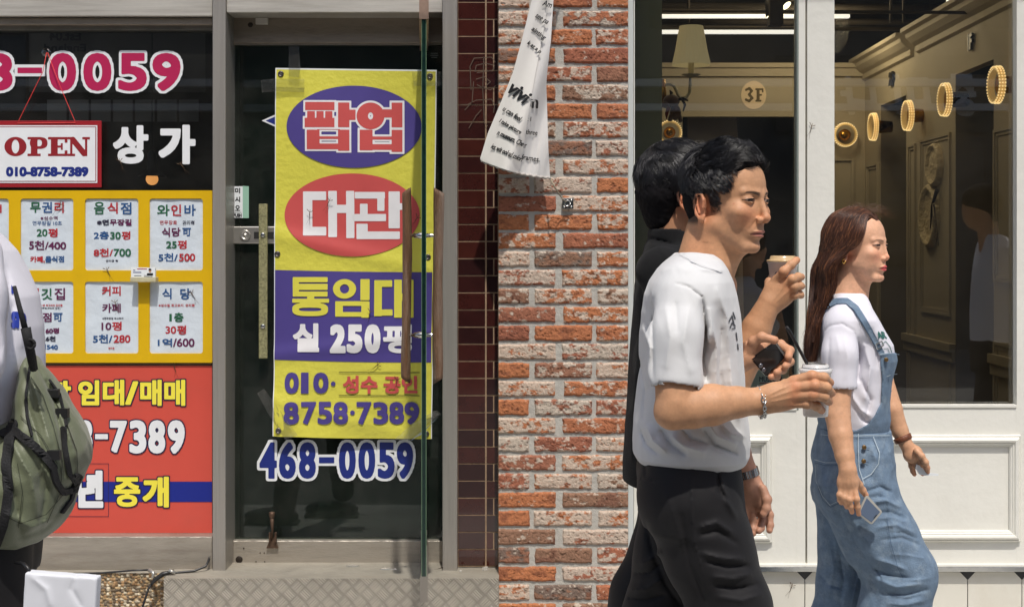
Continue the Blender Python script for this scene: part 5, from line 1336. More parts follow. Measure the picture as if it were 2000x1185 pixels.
def hair_mat(name, rough=.34, spec=.6, coat=.0):
    m = M(name, attr='tone', rough=rough, spec=spec, coat=coat)
    b = m.node_tree.nodes['Principled BSDF']; b.inputs['Anisotropic'].default_value = .6
    return m
# ================================================================ PEOPLE
rs = np.random.RandomState(7)
m_skin = M('skin', attr='tone', rough=.5, spec=.35, sss=.06, bump=.35, bs=700, var=.06, vs_=60)
m_hairb = hair_mat('black_hair', .36, .6)
m_tee = M('white_cotton', srgb(208,208,208), .85, var=.03, vs_=20, sheen=.15, bump=.25, bs=700)
m_blk = M('black_trouser_cloth', srgb(27,26,28), .7, spec=.25, var=.08, sheen=.04, bump=.25, bs=900)
m_jk = M('black_ribbed_cloth', srgb(25,25,26), .88, spec=.15, var=.2, vs_=120, sheen=.05, bump=.5, bs=500)
SK_M = srgb(196,148,112); SK_K = srgb(184,134,100); SK_F = srgb(220,170,138)
def finger(S, B, pts, r0, r1, k=.0035):
    """pts: (px,py,dd) joints; knuckles bulge slightly"""
    p = B.path(pts); n = len(p); rr = np.linspace(r0, r1, n)
    S.chain(p, rr, k)
    for i in range(1, n-1): S.ell(p[i], (rr[i]*1.09,)*3, None, k)
    return p[-1]
def nails(parts, B, tips):
    pass
def skincol(V, base, k=1.0, seed=0):
    c = np.tile(np.array(base), (len(V),1)); n = fbm(V[:,0]*90+5, V[:,2]*90, seed+3, 4)-.5; n2 = fbm(V[:,0]*400, V[:,2]*400, seed+8, 3)-.5
    c = c*(1+.24*n[:,None]+.14*n2[:,None]); return c
def redden(V, c, pts, rad, m=(1.10,.82,.76)):
    for p in pts:
        w = np.exp(-((V-p)**2).sum(1)/(rad*rad)); c = c*(1+(np.array(m)-1)*w[:,None]*.6)
    return c
def paint_nail(V, c, p, dirv, rad=.006):
    w = smooth01(1.0,.8,np.sqrt(((V-p)**2).sum(1))/rad); return c+(np.array(srgb(226,180,164))-c)*w[:,None]*.6
def short_hair(name, inv, m, sc, parent, outline, nst, length, lift, seed, flow, cover, base=(.012,.011,.012), wd=.00032, clumps=800, cap_mesh=None, topz=124):
    """strands over the scalp. cover(x,y,z in head mm)->bool ; flow(x,y,z)->direction"""
    r_ = np.random.RandomState(seed); n = nst*4
    th = np.arccos(r_.uniform(-.75,1,n)); ph = r_.uniform(-pi, pi, n)
    d = np.stack([np.sin(th)*np.cos(ph), np.sin(th)*np.sin(ph), np.cos(th)], 1)
    c0 = np.array([-5,0,53.]); rad = np.array([88,81,87.]); p = c0+d*rad
    ok = cover(*p.T); p = p[ok][:nst]; n = len(p); k = 9
    nr = (p-c0)/rad**2; nr /= np.linalg.norm(nr, axis=1, keepdims=True)
    out = np.empty((n, k, 3)); cur = p.copy(); L = length(*p.T)*r_.uniform(.7,1.25,n)
    jit = r_.normal(size=(n,3))*.28
    clump = np.stack([np.sin(p@np.array([.11,.13,.07])+i*2.1) for i in range(3)], 1)*.35
    for j in range(k):
        out[:, j] = cur
        nr = (cur-c0)/rad**2; nr /= np.linalg.norm(nr, axis=1, keepdims=True)
        fl = flow(*cur.T)+jit+clump; fl = fl-nr*(fl*nr).sum(1, keepdims=True)
        fl /= np.linalg.norm(fl, axis=1, keepdims=True)+1e-9
        lf = lift(*p.T)[:,None]*(1-.9*j/k)
        st_ = fl+nr*lf; st_ /= np.linalg.norm(st_, axis=1, keepdims=True); cur = cur+st_*(L/(k-1))[:,None]
        q = (cur-c0)/rad; ql = np.linalg.norm(q, axis=1); lim = 1.02; bad = ql < lim; cur[bad] = c0+(q[bad]/ql[bad][:,None]*lim)*rad
    nc = clumps; sd = r_.choice(n, nc, replace=False); best_ = np.zeros(n, int); bd_ = np.full(n, 1e9)
    for q, s_i in enumerate(sd):
        dd_ = ((p-p[s_i])**2).sum(1); up_ = dd_ < bd_; bd_ = np.where(up_, dd_, bd_); best_ = np.where(up_, s_i, best_)
    for j in range(k):
        f_ = (j/(k-1))**1.1*.72; out[:, j] = out[:, j]*(1-f_)+(out[best_, j]+(p-p[best_])*.30)*f_
    W = out.reshape(-1,3); Wd = np.array([m(0,0,0)]); R3 = np.stack([m(1,0,0)-m(0,0,0), m(0,1,0)-m(0,0,0), m(0,0,1)-m(0,0,0)], 0)
    W = m(0,0,0)+W@R3
    h_c = r_.rand(n)
    cols = np.array(base)*(r_.uniform(.5,1.7,n)*(.6+.9*h_c[best_]))[:,None]
    return strands(name, W.reshape(n,k,3), np.full(n, wd)*r_.uniform(.7,1.4,n), m_hairb, parent, cols)
def hair_cap(S, m, sc, pts, k=12):
    for c, rd in pts: S.ell(m(*c), np.array(rd)*.001*sc, S.Rm, .001*k)

# ---------------------------------------------------------------- man in the white T-shirt (nearest)
A = Body(2.7)
tA = thing('person', (A.w(1350,900)[0],2.7,0.03), 'man in white T-shirt and black trousers walking past with a silver bracelet', 'person')
S = Sculpt(); OA = A.w(1414,405,0.0)
inv, m, Rm = head_sculpt(S, OA, R(41), R(-3), 1.0); mA, RmA, invA = m, Rm, inv
# neck down into the collar
S.cap(m(-22,0,-30), A.w(1368,545,.0), .054, .060, .022); S.cap(m(18,0,-62), A.w(1395,530,-.0), .030, .038, .03)
S.cap(m(-8,-52,-36), A.w(1405,523,-.04), .009, .011, .022)   # sternomastoid
S.cap(m(40,0,-84), A.w(1412,516,-.005), .013, .016, .02)
V1, F1 = S.mesh(.00125); c1 = skin_paint(V1, inv, SK_M)
c1 = redden(V1, c1, [A.w(1350,480,-.05)], .05, (1.06,.9,.82))
# torso core and near arm
S = Sculpt(); S.loft([(A.w(0,880)[2], A.w(1345,0)[0], 2.7, .06, .11),(A.w(0,700)[2], A.w(1345,0)[0], 2.7, .08, .14),(A.w(0,560)[2], A.w(1350,0)[0], 2.7, .06, .15),(A.w(0,515)[2], A.w(1365,0)[0], 2.7, .045, .05)], k=.03)
V2, F2 = S.mesh(.006); c2 = skincol(V2, SK_M)
S = Sculpt()
sh, el, wr = A.w(1326,600,-.19), A.w(1322,785,-.235), A.w(1487,783,-.21)
S.chain([A.w(1324,660,-.21), A.w(1322,720,-.22), el], [.038,.043,.041], .006)
S.chain([A.w(1316,800,-.235), A.w(1350,794,-.232), A.w(1392,790,-.228), A.w(1440,785,-.22), wr], [.036,.0415,.0395,.030,.0245], .006)
S.ell(A.w(1312,808,-.235), (.028,.03,.024), None, .02)
# back of the hand and fingers round the cup
S.ell(A.w(1520,775,-.222), (.042,.019,.027), None, .012); S.cap(wr, A.w(1510,776,-.218), .0225, .024, .014)
for a_, b_, r_ in (((1505,768,-.222),(1550,745,-.232),.0125),((1505,774,-.226),(1556,758,-.240),.0125),((1505,782,-.224),(1552,773,-.238),.012),((1505,790,-.218),(1545,787,-.230),.0115)): S.cap(A.w(*a_), A.w(*b_), r_, r_*.86, .010)
tips = []
tips.append(finger(S, A, [(1550,744,-.232),(1586,734,-.245),(1609,737,-.236),(1621,747,-.214)], .0108, .0082))
tips.append(finger(S, A, [(1556,757,-.240),(1592,753,-.254),(1614,757,-.240),(1624,767,-.216)], .0108, .0082))
tips.append(finger(S, A, [(1552,772,-.238),(1589,771,-.252),(1610,775,-.238),(1619,784,-.214)], .0104, .0080))
tips.append(finger(S, A, [(1545,787,-.230),(1576,788,-.242),(1595,793,-.230),(1605,801,-.210)], .0094, .0074))
finger(S, A, [(1508,765,-.20),(1535,752,-.165),(1562,748,-.135),(1582,744,-.130)], .0125, .009)   # thumb behind the cup
for t_ in ((1518,757,1530,752),): pass
S.fold([(1505,770),(1548,748)], 2.2, .0011); S.fold([(1505,777),(1552,761)], 2.2, .0012); S.fold([(1505,785),(1548,776)], 2.0, .0010); S.fold([(1497,774),(1520,760),(1534,756)], 2.0, .0010)
V3, F3 = S.mesh(.0015); c3 = skincol(V3, SK_M, seed=2); c3 = redden(V3, c3, tips+[A.w(1586,734,-.25),A.w(1592,753,-.26),A.w(1589,771,-.26),A.w(1550,744,-.24),A.w(1556,757,-.25),A.w(1552,772,-.245),A.w(1545,787,-.24)], .012)
# far hand that holds the flip phone
S = Sculpt(); 
S.chain([A.w(1400,700,.12), A.w(1440,705,.11), A.w(1460,698,.10)], [.03,.026,.023], .015)
S.ell(A.w(1474,688,.095), (.034,.016,.030), None, .012)
tp2 = [finger(S, A, [(1466,684,.085),(1472,667,.075),(1488,658,.062),(1513,664,.056)], .0125, .0088)]
tp2.append(finger(S, A, [(1498,672,.10),(1525,672,.098),(1543,684,.082),(1540,697,.064)], .0095, .0082))
tp2.append(finger(S, A, [(1496,690,.10),(1524,696,.10),(1543,706,.082),(1534,715,.062)], .0095, .0082))
tp2.append(finger(S, A, [(1490,702,.10),(1512,712,.10),(1529,722,.082),(1517,727,.062)], .0092, .0078))
tp2.append(finger(S, A, [(1482,712,.10),(1500,724,.10),(1517,735,.082),(1506,736,.064)], .0084, .0070))
S.cap(A.w(1400,560,.16), A.w(1395,700,.14), .045, .035, .02)
V4, F4 = S.mesh(.0016); c4 = redden(V4, skincol(V4, srgb(196,146,114), seed=4), tp2, .012, (1.06,.90,.86))
Vb, Fb, Cb = join([(V1,F1,c1),(V2,F2,c2),(V3,F3,c3),(V4,F4,c4)])
npmesh('body', Vb, Fb, m_skin, tA, True, Cb)
# shirt
S = Sculpt()
def zc_(B, y): return B.w(0, y)[2]
def sec(B, y, xl, xr, ry, dd=0.0): 
    a, b = B.w(xl, y, dd), B.w(xr, y, dd); return (a[2], (a[0]+b[0])/2, B.d+dd, (b[0]-a[0])/2, ry)
secs = [sec(A,y,xl,xr,ry) for y,xl,xr,ry in ((900,1245,1453,.155),(884,1236,1460,.172),(860,1235,1461,.178),(820,1238,1457,.18),(780,1243,1452,.18),(720,1248,1449,.18),(660,1250,1446,.182),(610,1254,1440,.188),(575,1262,1434,.190),(548,1274,1427,.178),(525,1292,1418,.150),(508,1310,1408,.115),(497,1322,1396,.085))]
S.loft(secs, k=.012, n=2.3)
S.cap(A.w(1336,570,-.135), A.w(1345,562,.13), .056, .056, .05)
S.chain([A.w(1335,590,-.165), A.w(1323,660,-.205), A.w(1322,742,-.225)], [.056,.055,.0535], .022)
S.chain([A.w(1345,590,.165), A.w(1370,680,.18)], [.058,.062], .03)
# openings
S.cap(A.w(1321,758,-.228), A.w(1322,735,-.224), .048, .040, .003, True)
cr, cc = .062, A.w(1370,500,0)
S.cap(A.w(1385,470,0), A.w(1372,514,0), .068, .060, .004, True)
S.box([A.w(1350,930,0)[0], 2.7, A.w(0,918)[2]], (.2,.3,A.s*16), rad=.004, k=.006, sub=True)
# drag lines and creases read off the photo
for pts, w, a in (([(1320,553),(1345,560),(1371,580),(1377,620)],2.2,-.0035),
 ([(1372,590),(1378,640),(1374,700),(1380,745)],5,-.011),([(1276,580),(1274,660),(1275,740)],3,-.004),
 ([(1385,600),(1400,680),(1398,760)],9,.006),([(1300,600),(1310,660),(1300,720)],8,.005),([(1345,600),(1335,670),(1350,730)],8,.005),([(1320,590),(1322,650)],6,-.004),
 ([(1380,820),(1400,850),(1440,868)],8,.009),([(1375,838),(1395,868),(1440,886)],5,-.008),([(1310,850),(1335,870),(1380,884)],9,.008),([(1290,838),(1310,868),(1340,888)],6,-.008),
 ([(1262,830),(1275,860),(1300,882)],7,.008),([(1252,840),(1262,868),(1285,886)],4,-.006),([(1410,830),(1430,848),(1452,852)],5,.006),([(1330,836),(1350,858),(1385,866)],5,-.006),
 ([(1255,640),(1270,680),(1262,760)],6,.005),([(1250,700),(1260,760),(1256,820)],6,-.006),([(1400,560),(1420,620),(1425,700)],8,.004),([(1410,640),(1405,720),(1415,800)],6,-.005),([(1425,700),(1430,760),(1444,820)],6,.005),
 ([(1340,500),(1370,526),(1410,530)],3,.0025),([(1290,530),(1320,520),(1350,530)],9,.003),([(1285,745),(1320,750),(1365,756)],1.6,-.0022),([(1390,790),(1420,800),(1448,790)],6,-.006)): S.fold(pts, w, a)
S.folds = [(p_, w_, a_*1.15) for p_, w_, a_ in S.folds]
S.noise = lambda Pp: .0012*rg(Pp, 20, 1)+.0010*n3(Pp, 50, 2)+.0005*rg(Pp, 90, 4)
Vs, Fs = S.mesh(.0030); npmesh('t_shirt', Vs, Fs, m_tee, tA, True)
# faint print on the chest edge
def shirt_ink(B, S, dd0):
    def f(x, y, lay=0.0):
        lo_, hi_ = B.d-.32, B.d+.0
        ds = np.linspace(lo_, hi_, 60); pts = np.stack([(x-VX)*K*ds, ds, H-(y-VY)*K*ds], 1); v = S.eval(pts); i = np.argmax(v < 0)
        if v[i] >= 0: i = len(ds)-1
        if i > 0: t_ = v[i-1]/(v[i-1]-v[i]+1e-12); dd = ds[i-1]+(ds[i]-ds[i-1])*t_
        else: dd = ds[0]
        dd -= .0035+lay; return Vector(((x-VX)*K*dd, dd, H-(y-VY)*K*dd))
    return f
ik = Ink(shirt_ink(A, S, 0), 3)
for L_ in ([(1424,628),(1430,616),(1434,634)],[(1426,640),(1430,630),(1436,636)],[(1430,642),(1436,640)],[(1432,610),(1436,622)],[(1438,650),(1440,664)],[(1441,672),(1442,682)]): ik.line(L_, 2.4, inkm('faded_print',70,72,80))
ik.build('chest_print', tA)
ik = Ink(lambda x, y, lay=0: shirt_ink(A, S, 0)(x, y, .004), 2)
ik.line([(1326,497),(1345,506),(1365,516),(1388,524),(1412,530)], .9, M('collar_seam', srgb(186,186,188), .9)); ik.build('seam', tA)
# trousers
S = Sculpt()
S.loft([sec(A,y,xl,xr,ry) for y,xl,xr,ry in ((1010,1252,1443,.165),(960,1246,1443,.170),(920,1243,1442,.160),(885,1246,1442,.150))], k=.03, n=2.5)
kneeN, kneeF = A.w(1418,1175,-.09), A.w(1330,1230,.09)
S.chain([A.w(1345,975,-.085), A.w(1385,1080,-.09), A.w(1425,1185,-.09), A.w(1440,1300,-.09), A.w(1452,1500,-.09), A.w(1455,1760,-.09)], [.100,.088,.080,.072,.066,.060], .035)
S.chain([A.w(1340,975,.085), A.w(1322,1090,.09), A.w(1290,1200,.09), A.w(1240,1330,.09), A.w(1150,1540,.09), A.w(1080,1700,.09)], [.098,.090,.078,.072,.064,.058], .03)
for pts, w, a in (([(1352,905),(1351,1000),(1356,1060),(1372,1120)],2.5,.004),([(1400,915),(1408,960),(1420,975)],3,-.007),([(1405,925),(1420,980),(1438,1010)],5,.006),([(1365,1030),(1400,1020),(1430,1040)],5,.006),([(1365,1045),(1400,1036),(1440,1060)],4,-.006),
 ([(1370,1080),(1410,1090),(1455,1092)],5,.008),([(1380,1096),(1420,1106),(1462,1104)],4,-.009),([(1390,1125),(1430,1130),(1470,1120)],6,.008),([(1395,1143),(1440,1150),(1480,1140)],4,-.008),([(1400,1165),(1450,1172),(1490,1160)],6,.007),
 ([(1250,1100),(1275,1090),(1290,1075)],5,.008),([(1240,1120),(1268,1118),(1290,1100)],4,-.008),([(1232,1150),(1262,1150),(1292,1130)],5,.008),([(1228,1168),(1260,1172),(1300,1160)],4,-.008),([(1262,1020),(1275,1080),(1300,1140),(1330,1185)],5,-.008),
 ([(1245,932),(1268,938),(1288,937)],1.8,-.004),([(1260,900),(1263,930)],3,-.004),([(1300,960),(1325,1040),(1345,1120)],8,.004),([(1330,1000),(1345,1100),(1380,1180)],6,-.006)): S.fold(pts, w, a)
S.noise = lambda Pp: .003*rg(Pp, 15, 11)+.0014*n3(Pp, 45, 12)
Vs, Fs = S.mesh(.0040); npmesh('trousers', Vs, Fs, m_blk, tA, True)
S = Sculpt(); 
for x, dd in ((1455,-.09),(1085,.09)):
    a_ = A.w(x,1768,dd); a_[2] = .07; S.ell(a_+np.array([.06,0,0]), (.145,.05,.045), None, .02); S.box(a_+np.array([.06,0,-.035]), (.145,.048,.012), None, .006, .01)
Vs, Fs = S.mesh(.006); npmesh('shoes', Vs, Fs, m_black, tA, True)
# hair
S = Sculpt(); S.Rm = RmA
for c, rd in (((-6,0,54),(84,77,82)),((26,0,88),(58,62,44)),((-38,0,16),(50,69,54)),((-44,0,-24),(30,46,32)),((-46,0,-46),(20,36,22))): S.ell(m(*c), np.array(rd)*.001, RmA, .012)
# cut the face and the ear window free
for c, rd in (((98,0,28),(50,92,70)),((40,-74,-34),(66,34,44)),((40,74,-34),(66,34,44)),((60,0,-60),(80,120,62)),((-3,-84,-6),(21,26,34)),((-3,84,-6),(21,26,34)),((6,0,-74),(60,90,52))): S.ell(m(*c), np.array(rd)*.001, RmA, .006, True)
def hn(Pp):
    L = invA(Pp); return (.0030*n3(L*.001, 130, 5)+.0022*n3(L*.001, 330, 6))*smooth01(-10,60,L[:,2])+.0008*n3(L*.001, 420, 8)
S.noise = hn
Vs, Fs = S.mesh(.0022); hA = npmesh('hair', Vs, Fs, M('hair_base', (.008,.007,.008), .85, spec=.12, var=.3, vs_=200, bump=.8, bs=900), tA, True)
def coverA(x, y, z): 
    ay = np.abs(y); return ((z > 62)&(x < 70-.12*ay)&((x < 50)|(z > 92)))|((x < 50-(62-z)*.22)&(z > 28))|((x < -16)&(z > -30))|((x>8)&(x<28)&(z>4)&(ay>50))
def flowA(x, y, z):
    f = np.stack([1.1+.0*x, .25*np.sign(y)+.15, np.where(z > 70, .15+.9*(x > 40), -1.0)], 1); f[x < -30] = np.stack([-.1+0*x, .1*np.sign(y), -1.0+0*x], 1)[x < -30]; return f
short_hair('hair', invA, mA, 1.0, hA, None, 17000, lambda x,y,z: np.where(z > 70, 32.+4*(x>30), np.where(z > 40, 22., 10.)), lambda x,y,z: np.where(z > 80, .5+.25*(x>30), np.where(z > 40, .36, .2)), 5, flowA, coverA, wd=.00042, base=(.016,.015,.017))
# ---- things the white T-shirt man wears and carries
def ring_chain(mb, c, ax, r, n, lr, tr):
    ax = Vector(ax).normalized(); up = Vector((0,0,1)) if abs(ax.z) < .9 else Vector((0,1,0)); u_ = ax.cross(up).normalized(); w_ = ax.cross(u_)
    for i in range(n):
        a = 2*pi*i/n; rd = u_*cos(a)+w_*sin(a); tg = -u_*sin(a)+w_*cos(a); c_ = Vector(c)+rd*r; sd = ax if i % 2 else rd
        mb.tube([c_+(tg*cos(b)*lr+sd*sin(b)*lr*.6) for b in np.linspace(0, 2*pi, 9)], tr, 5, False)
mb = MB(); ring_chain(mb, A.w(1487,785,-.212), (A.w(1500,783)-A.w(1470,789)), .0292, 22, .0054, .0013); ring_chain(mb, A.w(1489,786,-.212), (A.w(1500,783)-A.w(1470,780)), .0302, 22, .0042, .0011)
mb.build('bracelet', m_chrome, tA)
def cup(B, name, cx, yt, yb, rt, rb, dd, lab, lidc, tilt=0.0):
    t = thing(name, B.w(cx, yb, dd), lab, 'cup'); s_ = B.d*K
    s_ = (B.d+dd)*K; c = Vector(B.w(cx, yb, dd)); ax = Vector((sin(tilt), 0, cos(tilt))); h_ = (yb-yt)*s_
    mb = MB(); mb.lathe(c, ax, [(0,0),(0,rb*s_*.96),(.002,rb*s_),(h_-.004,rt*s_*.97),(h_-.003,rt*s_*1.02),(h_,rt*s_*1.03),(h_,rt*s_*.9)], 40); mb.build('cup_body', M('milky_cup', srgb(236,232,226), .25, spec=.6, var=.05, vs_=30), t)
    mb = MB(); mb.lathe(c+ax*h_, ax, [(0,rt*s_*1.06),(.0035,rt*s_*1.07),(.005,rt*s_*.98),(.0055,rt*s_*.86),(.012,rt*s_*.83),(.0135,rt*s_*.78),(.011,rt*s_*.70),(.011,0)], 40); mb.build('lid', lidc, t)
    return t, c, ax, h_, s_
m_lid = M('clear_lid_plastic', srgb(234,232,230), .12, spec=.8, alpha=.75); m_lid2 = M('tan_lid', srgb(198,168,124), .2, spec=.7)
tc_, c, ax, h_, s_ = cup(A, 'takeaway_cup', 1593, 724, 812, 30.5, 24, -.187, 'clear lidded takeaway cup with a black straw held at waist height', m_lid)
mb = MB(); mb.lathe(c+ax*(h_+.001), ax, [(0,.027),(.006,.0265),(.0125,.021),(.013,.019)], 32); mb.build('dome', glass_mat('lid_glass', (.9,.9,.9), 2.5, 1.5, .05, veil=.08), tc_)
mb = MB(); mb.tube([A.w(1580,740,-.187), A.w(1577,712,-.19), A.w(1560,680,-.20), A.w(1543,648,-.21), A.w(1536,638,-.215)], .0032, 8); mb.build('straw', m_black, tc_)
# flip phone
t = thing('flip_phone', A.w(1498,735,.075), 'small black flip phone with silver hinge held up in a hand behind the T-shirt', 'phone')
mb = MB(); dph = A.d+.075
pp = [(1512,667),(1534,697),(1497,736),(1466,700)]
mb.prism(pp, dph, .010); bmesh.ops.bevel(mb.bm, geom=mb.bm.edges[:], offset=.0022, segments=2, affect='EDGES'); mb.build('body', M('glossy_black', (.01,.01,.012), .08, spec=.8), t)
mb = MB(); mb.prism([(1510.5,666),(1514,664),(1536,695),(1533,698)], dph-.003, .014); mb.build('hinge', m_chrome, t)
mb = MB()
for x, y, r in ((1486,714,3.6),(1492,722,3.2)): mb.lathe(P(x,y,dph-.0005), (0,-1,0), [(0,r*K*dph*1.2),(.0012,r*K*dph*1.15),(.0012,r*K*dph*.7),(.0004,0)], 16)
mb.build('lens', [M('lens_ring', srgb(150,150,155), .2, .9)], t)
mb = MB(); mb.tube([A.w(1524,735,.09),A.w(1528,750,.09),A.w(1524,772,.09)], .003, 6); mb.build('wrist_cord', m_black, t)

# ---------------------------------------------------------------- man in black behind him
Bk = Body(3.05)
tK = thing('person', (Bk.w(1330,900)[0],3.05,0.03), 'black haired man in black overshirt walking half hidden behind the white T-shirt man', 'person')
S = Sculpt(); OK_ = Bk.w(1321,391,.0); inv, m, Rm = head_sculpt(S, OK_, R(-14), R(0), 1.02)
S.cap(m(-14,0,-28), Bk.w(1326,520,0), .050, .058, .022); S.cap(m(18,0,-62), Bk.w(1335,520), .034, .04, .03)
V1, F1 = S.mesh(.0024); c1 = skin_paint(V1, inv, SK_K)
S = Sculpt(); S.loft([(Bk.w(0,900)[2], Bk.w(1325,0)[0], 3.05, .07, .12),(Bk.w(0,560)[2], Bk.w(1320,0)[0], 3.05, .06, .14),(Bk.w(0,505)[2], Bk.w(1320,0)[0], 3.05, .045, .05)], k=.03); V2, F2 = S.mesh(.008); c2 = skincol(V2, SK_K)
# near forearm rising with a cup
S = Sculpt(); S.chain([Bk.w(1330,600,-.13), Bk.w(1370,760,-.15), Bk.w(1420,780,-.15)], [.04,.04,.040], .02)
S.chain([Bk.w(1420,770,-.15), Bk.w(1452,700,-.155), Bk.w(1478,640,-.16), Bk.w(1502,592,-.165)], [.041,.0395,.033,.0255], .006)
S.ell(Bk.w(1519,573,-.165), (.034,.021,.034), None, .014)
for a_, b_, r_ in (((1506,586,-.165),(1518,546,-.172),.0125),((1510,588,-.170),(1534,553,-.180),.0125),((1514,592,-.168),(1541,566,-.178),.0122),((1516,598,-.164),(1541,581,-.170),.0115)): S.cap(Bk.w(*a_), Bk.w(*b_), r_, r_*.9, .010)
tk = [finger(S, Bk, [(1517,547,-.172),(1531,530,-.190),(1545,517,-.184),(1556,508,-.172)], .0108, .0082),
 finger(S, Bk, [(1534,553,-.180),(1548,545,-.192),(1559,541,-.178),(1565,541,-.160)], .0106, .0084),
 finger(S, Bk, [(1541,566,-.178),(1552,560,-.190),(1562,558,-.176),(1566,559,-.158)], .0103, .0080),
 finger(S, Bk, [(1541,581,-.170),(1552,576,-.182),(1562,575,-.168),(1565,577,-.152)], .0094, .0074)]
finger(S, Bk, [(1500,575,-.15),(1504,552,-.12),(1512,538,-.10),(1522,532,-.095)], .0125, .009)
for p_ in ([(1512,585),(1533,556)],[(1516,590),(1540,568)]): S.fold(p_, 2, .0010)
V3, F3 = S.mesh(.0016); c3 = redden(V3, skincol(V3, SK_M, seed=5), tk+[Bk.w(1531,530,-.19),Bk.w(1534,553,-.18),Bk.w(1541,566,-.18)], .013)
# far hand hanging with a watch, palm to the street
S = Sculpt(); S.chain([Bk.w(1400,640,.17), Bk.w(1415,780,.19), Bk.w(1440,880,.17), Bk.w(1458,922,.16)], [.045,.042,.033,.026], .006)
S.ell(Bk.w(1470,965,.155), (.033,.019,.046), None, .014); S.ell(Bk.w(1485,972,.140), (.016,.015,.032), None, .012); S.cap(Bk.w(1459,925,.16), Bk.w(1468,955,.155), .026, .026, .012)
tw = [finger(S, Bk, [(1455,985,.155),(1454,1010,.150),(1454,1026,.142),(1455,1034,.136)], .0100, .0076),
 finger(S, Bk, [(1468,990,.158),(1470,1016,.150),(1471,1032,.140),(1471,1041,.134)], .0108, .0080),
 finger(S, Bk, [(1482,990,.158),(1489,1014,.150),(1486,1030,.138),(1482,1036,.130)], .0108, .0082),
 finger(S, Bk, [(1494,980,.155),(1503,1005,.152),(1504,1025,.144),(1503,1035,.138)], .0106, .0080),
 finger(S, Bk, [(1489,955,.135),(1498,975,.125),(1497,992,.120),(1491,1003,.118)], .0125, .0090)]
V4, F4 = S.mesh(.0018); c4 = redden(V4, skincol(V4, srgb(182,136,112), seed=6), tw, .010, (1.04,.92,.88))
Vb, Fb, Cb = join([(V1,F1,c1),(V2,F2,c2),(V3,F3,c3),(V4,F4,c4)]); npmesh('body', Vb, Fb, m_skin, tK, True, Cb)
S = Sculpt()
S.loft([sec(Bk,y,xl,xr,ry) for y,xl,xr,ry in ((937,1217,1408,.165),(900,1217,1410,.168),(850,1221,1412,.170),(780,1225,1412,.172),(700,1229,1410,.178),(640,1234,1408,.186),(590,1238,1406,.192),(550,1242,1404,.188),(520,1249,1396,.168),(495,1258,1386,.130),(478,1262,1368,.092))], k=.012, n=2.3)
S.chain([Bk.w(1290,530,-.12), Bk.w(1330,600,-.14), Bk.w(1365,730,-.15)], [.058,.062,.058], .02); S.chain([Bk.w(1330,560,.14), Bk.w(1390,700,.17), Bk.w(1412,800,.18)], [.06,.06,.055], .02)
S.loft([sec(Bk,y,xl,xr,ry) for y,xl,xr,ry in ((500,1258,1378,.09),(470,1263,1362,.076),(446,1264,1350,.072))], k=.01, n=2.1)
S.loft([sec(Bk,y,xl,xr,ry) for y,xl,xr,ry in ((475,1274,1352,.06),(430,1271,1362,.064))], k=.003, n=2.1, sub=True)
S.fold([(1262,464),(1290,470),(1325,480)], 2.2, -.004); S.fold([(1255,560),(1262,700),(1250,860)], 7, -.006); S.fold([(1246,640),(1240,760),(1232,900)], 6, .005); S.fold([(1278,470),(1300,500),(1330,530)], 6, .003)
S.noise = lambda Pp: .0025*rg(Pp, 16, 21)+.0012*n3(Pp, 60, 22)
Vs, Fs = S.mesh(.004); npmesh('overshirt', Vs, Fs, m_jk, tK, True)
S = Sculpt(); S.loft([sec(Bk,y,xl,xr,ry) for y,xl,xr,ry in ((1010,1258,1420,.15),(960,1250,1420,.155),(915,1250,1410,.15))], k=.03, n=2.5)
S.chain([Bk.w(1330,990,-.08), Bk.w(1305,1090,-.085), Bk.w(1262,1160,-.09), Bk.w(1235,1250,-.09), Bk.w(1180,1400,-.09), Bk.w(1100,1560,-.09)], [.095,.085,.078,.072,.064,.056], .03)
S.chain([Bk.w(1340,990,.08), Bk.w(1385,1150,.085), Bk.w(1400,1330,.09), Bk.w(1410,1560,.09)], [.095,.08,.068,.058], .03)
for pts, w, a in (([(1250,1098),(1275,1090),(1300,1080)],5,.008),([(1240,1120),(1268,1118),(1300,1100)],4,-.008),([(1232,1148),(1262,1150),(1300,1130)],5,.008),([(1222,1166),(1262,1168),(1300,1150)],4,-.008)): S.fold(pts, w, a)
S.noise = lambda Pp: .004*n3(Pp, 24, 31)
Vs, Fs = S.mesh(.005); npmesh('trousers', Vs, Fs, m_blk, tK, True)
S = Sculpt(); 
for x, dd in ((1105,-.09),(1412,.09)):
    a_ = Bk.w(x,1568,dd); a_[2] = .07; S.ell(a_+np.array([.06,0,0]), (.145,.05,.045), None, .02); S.box(a_+np.array([.06,0,-.035]), (.145,.048,.012), None, .006, .01)
Vs, Fs = S.mesh(.006); npmesh('shoes', Vs, Fs, m_black, tK, True)
S = Sculpt(); S.Rm = Rm
for c, rd in (((-6,0,54),(85,79,84)),((-42,0,18),(54,74,60)),((-42,0,-24),(38,56,40)),((-46,0,-48),(24,44,26)),((30,0,84),(56,62,46))): S.ell(m(*c), np.array(rd)*.00102, Rm, .012)
for c, rd in (((96,0,10),(52,96,66)),((-2,-84,-8),(16,26,30)),((34,-70,-40),(60,40,50)),((14,0,-84),(62,100,40))): S.ell(m(*c), np.array(rd)*.00102, Rm, .006, True)
iK = inv; S.noise = lambda Pp: (.0022*n3(iK(Pp)*.001, 120, 5)+.0014*n3(iK(Pp)*.001, 380, 6))
Vs, Fs = S.mesh(.0028); hK = npmesh('hair', Vs, Fs, M('hair_base'), tK, True)
cvK = lambda x, y, z: ((z > 60)&(x < 70))|((x < 30)&(z > 10))|((x < -10)&(z > -45))
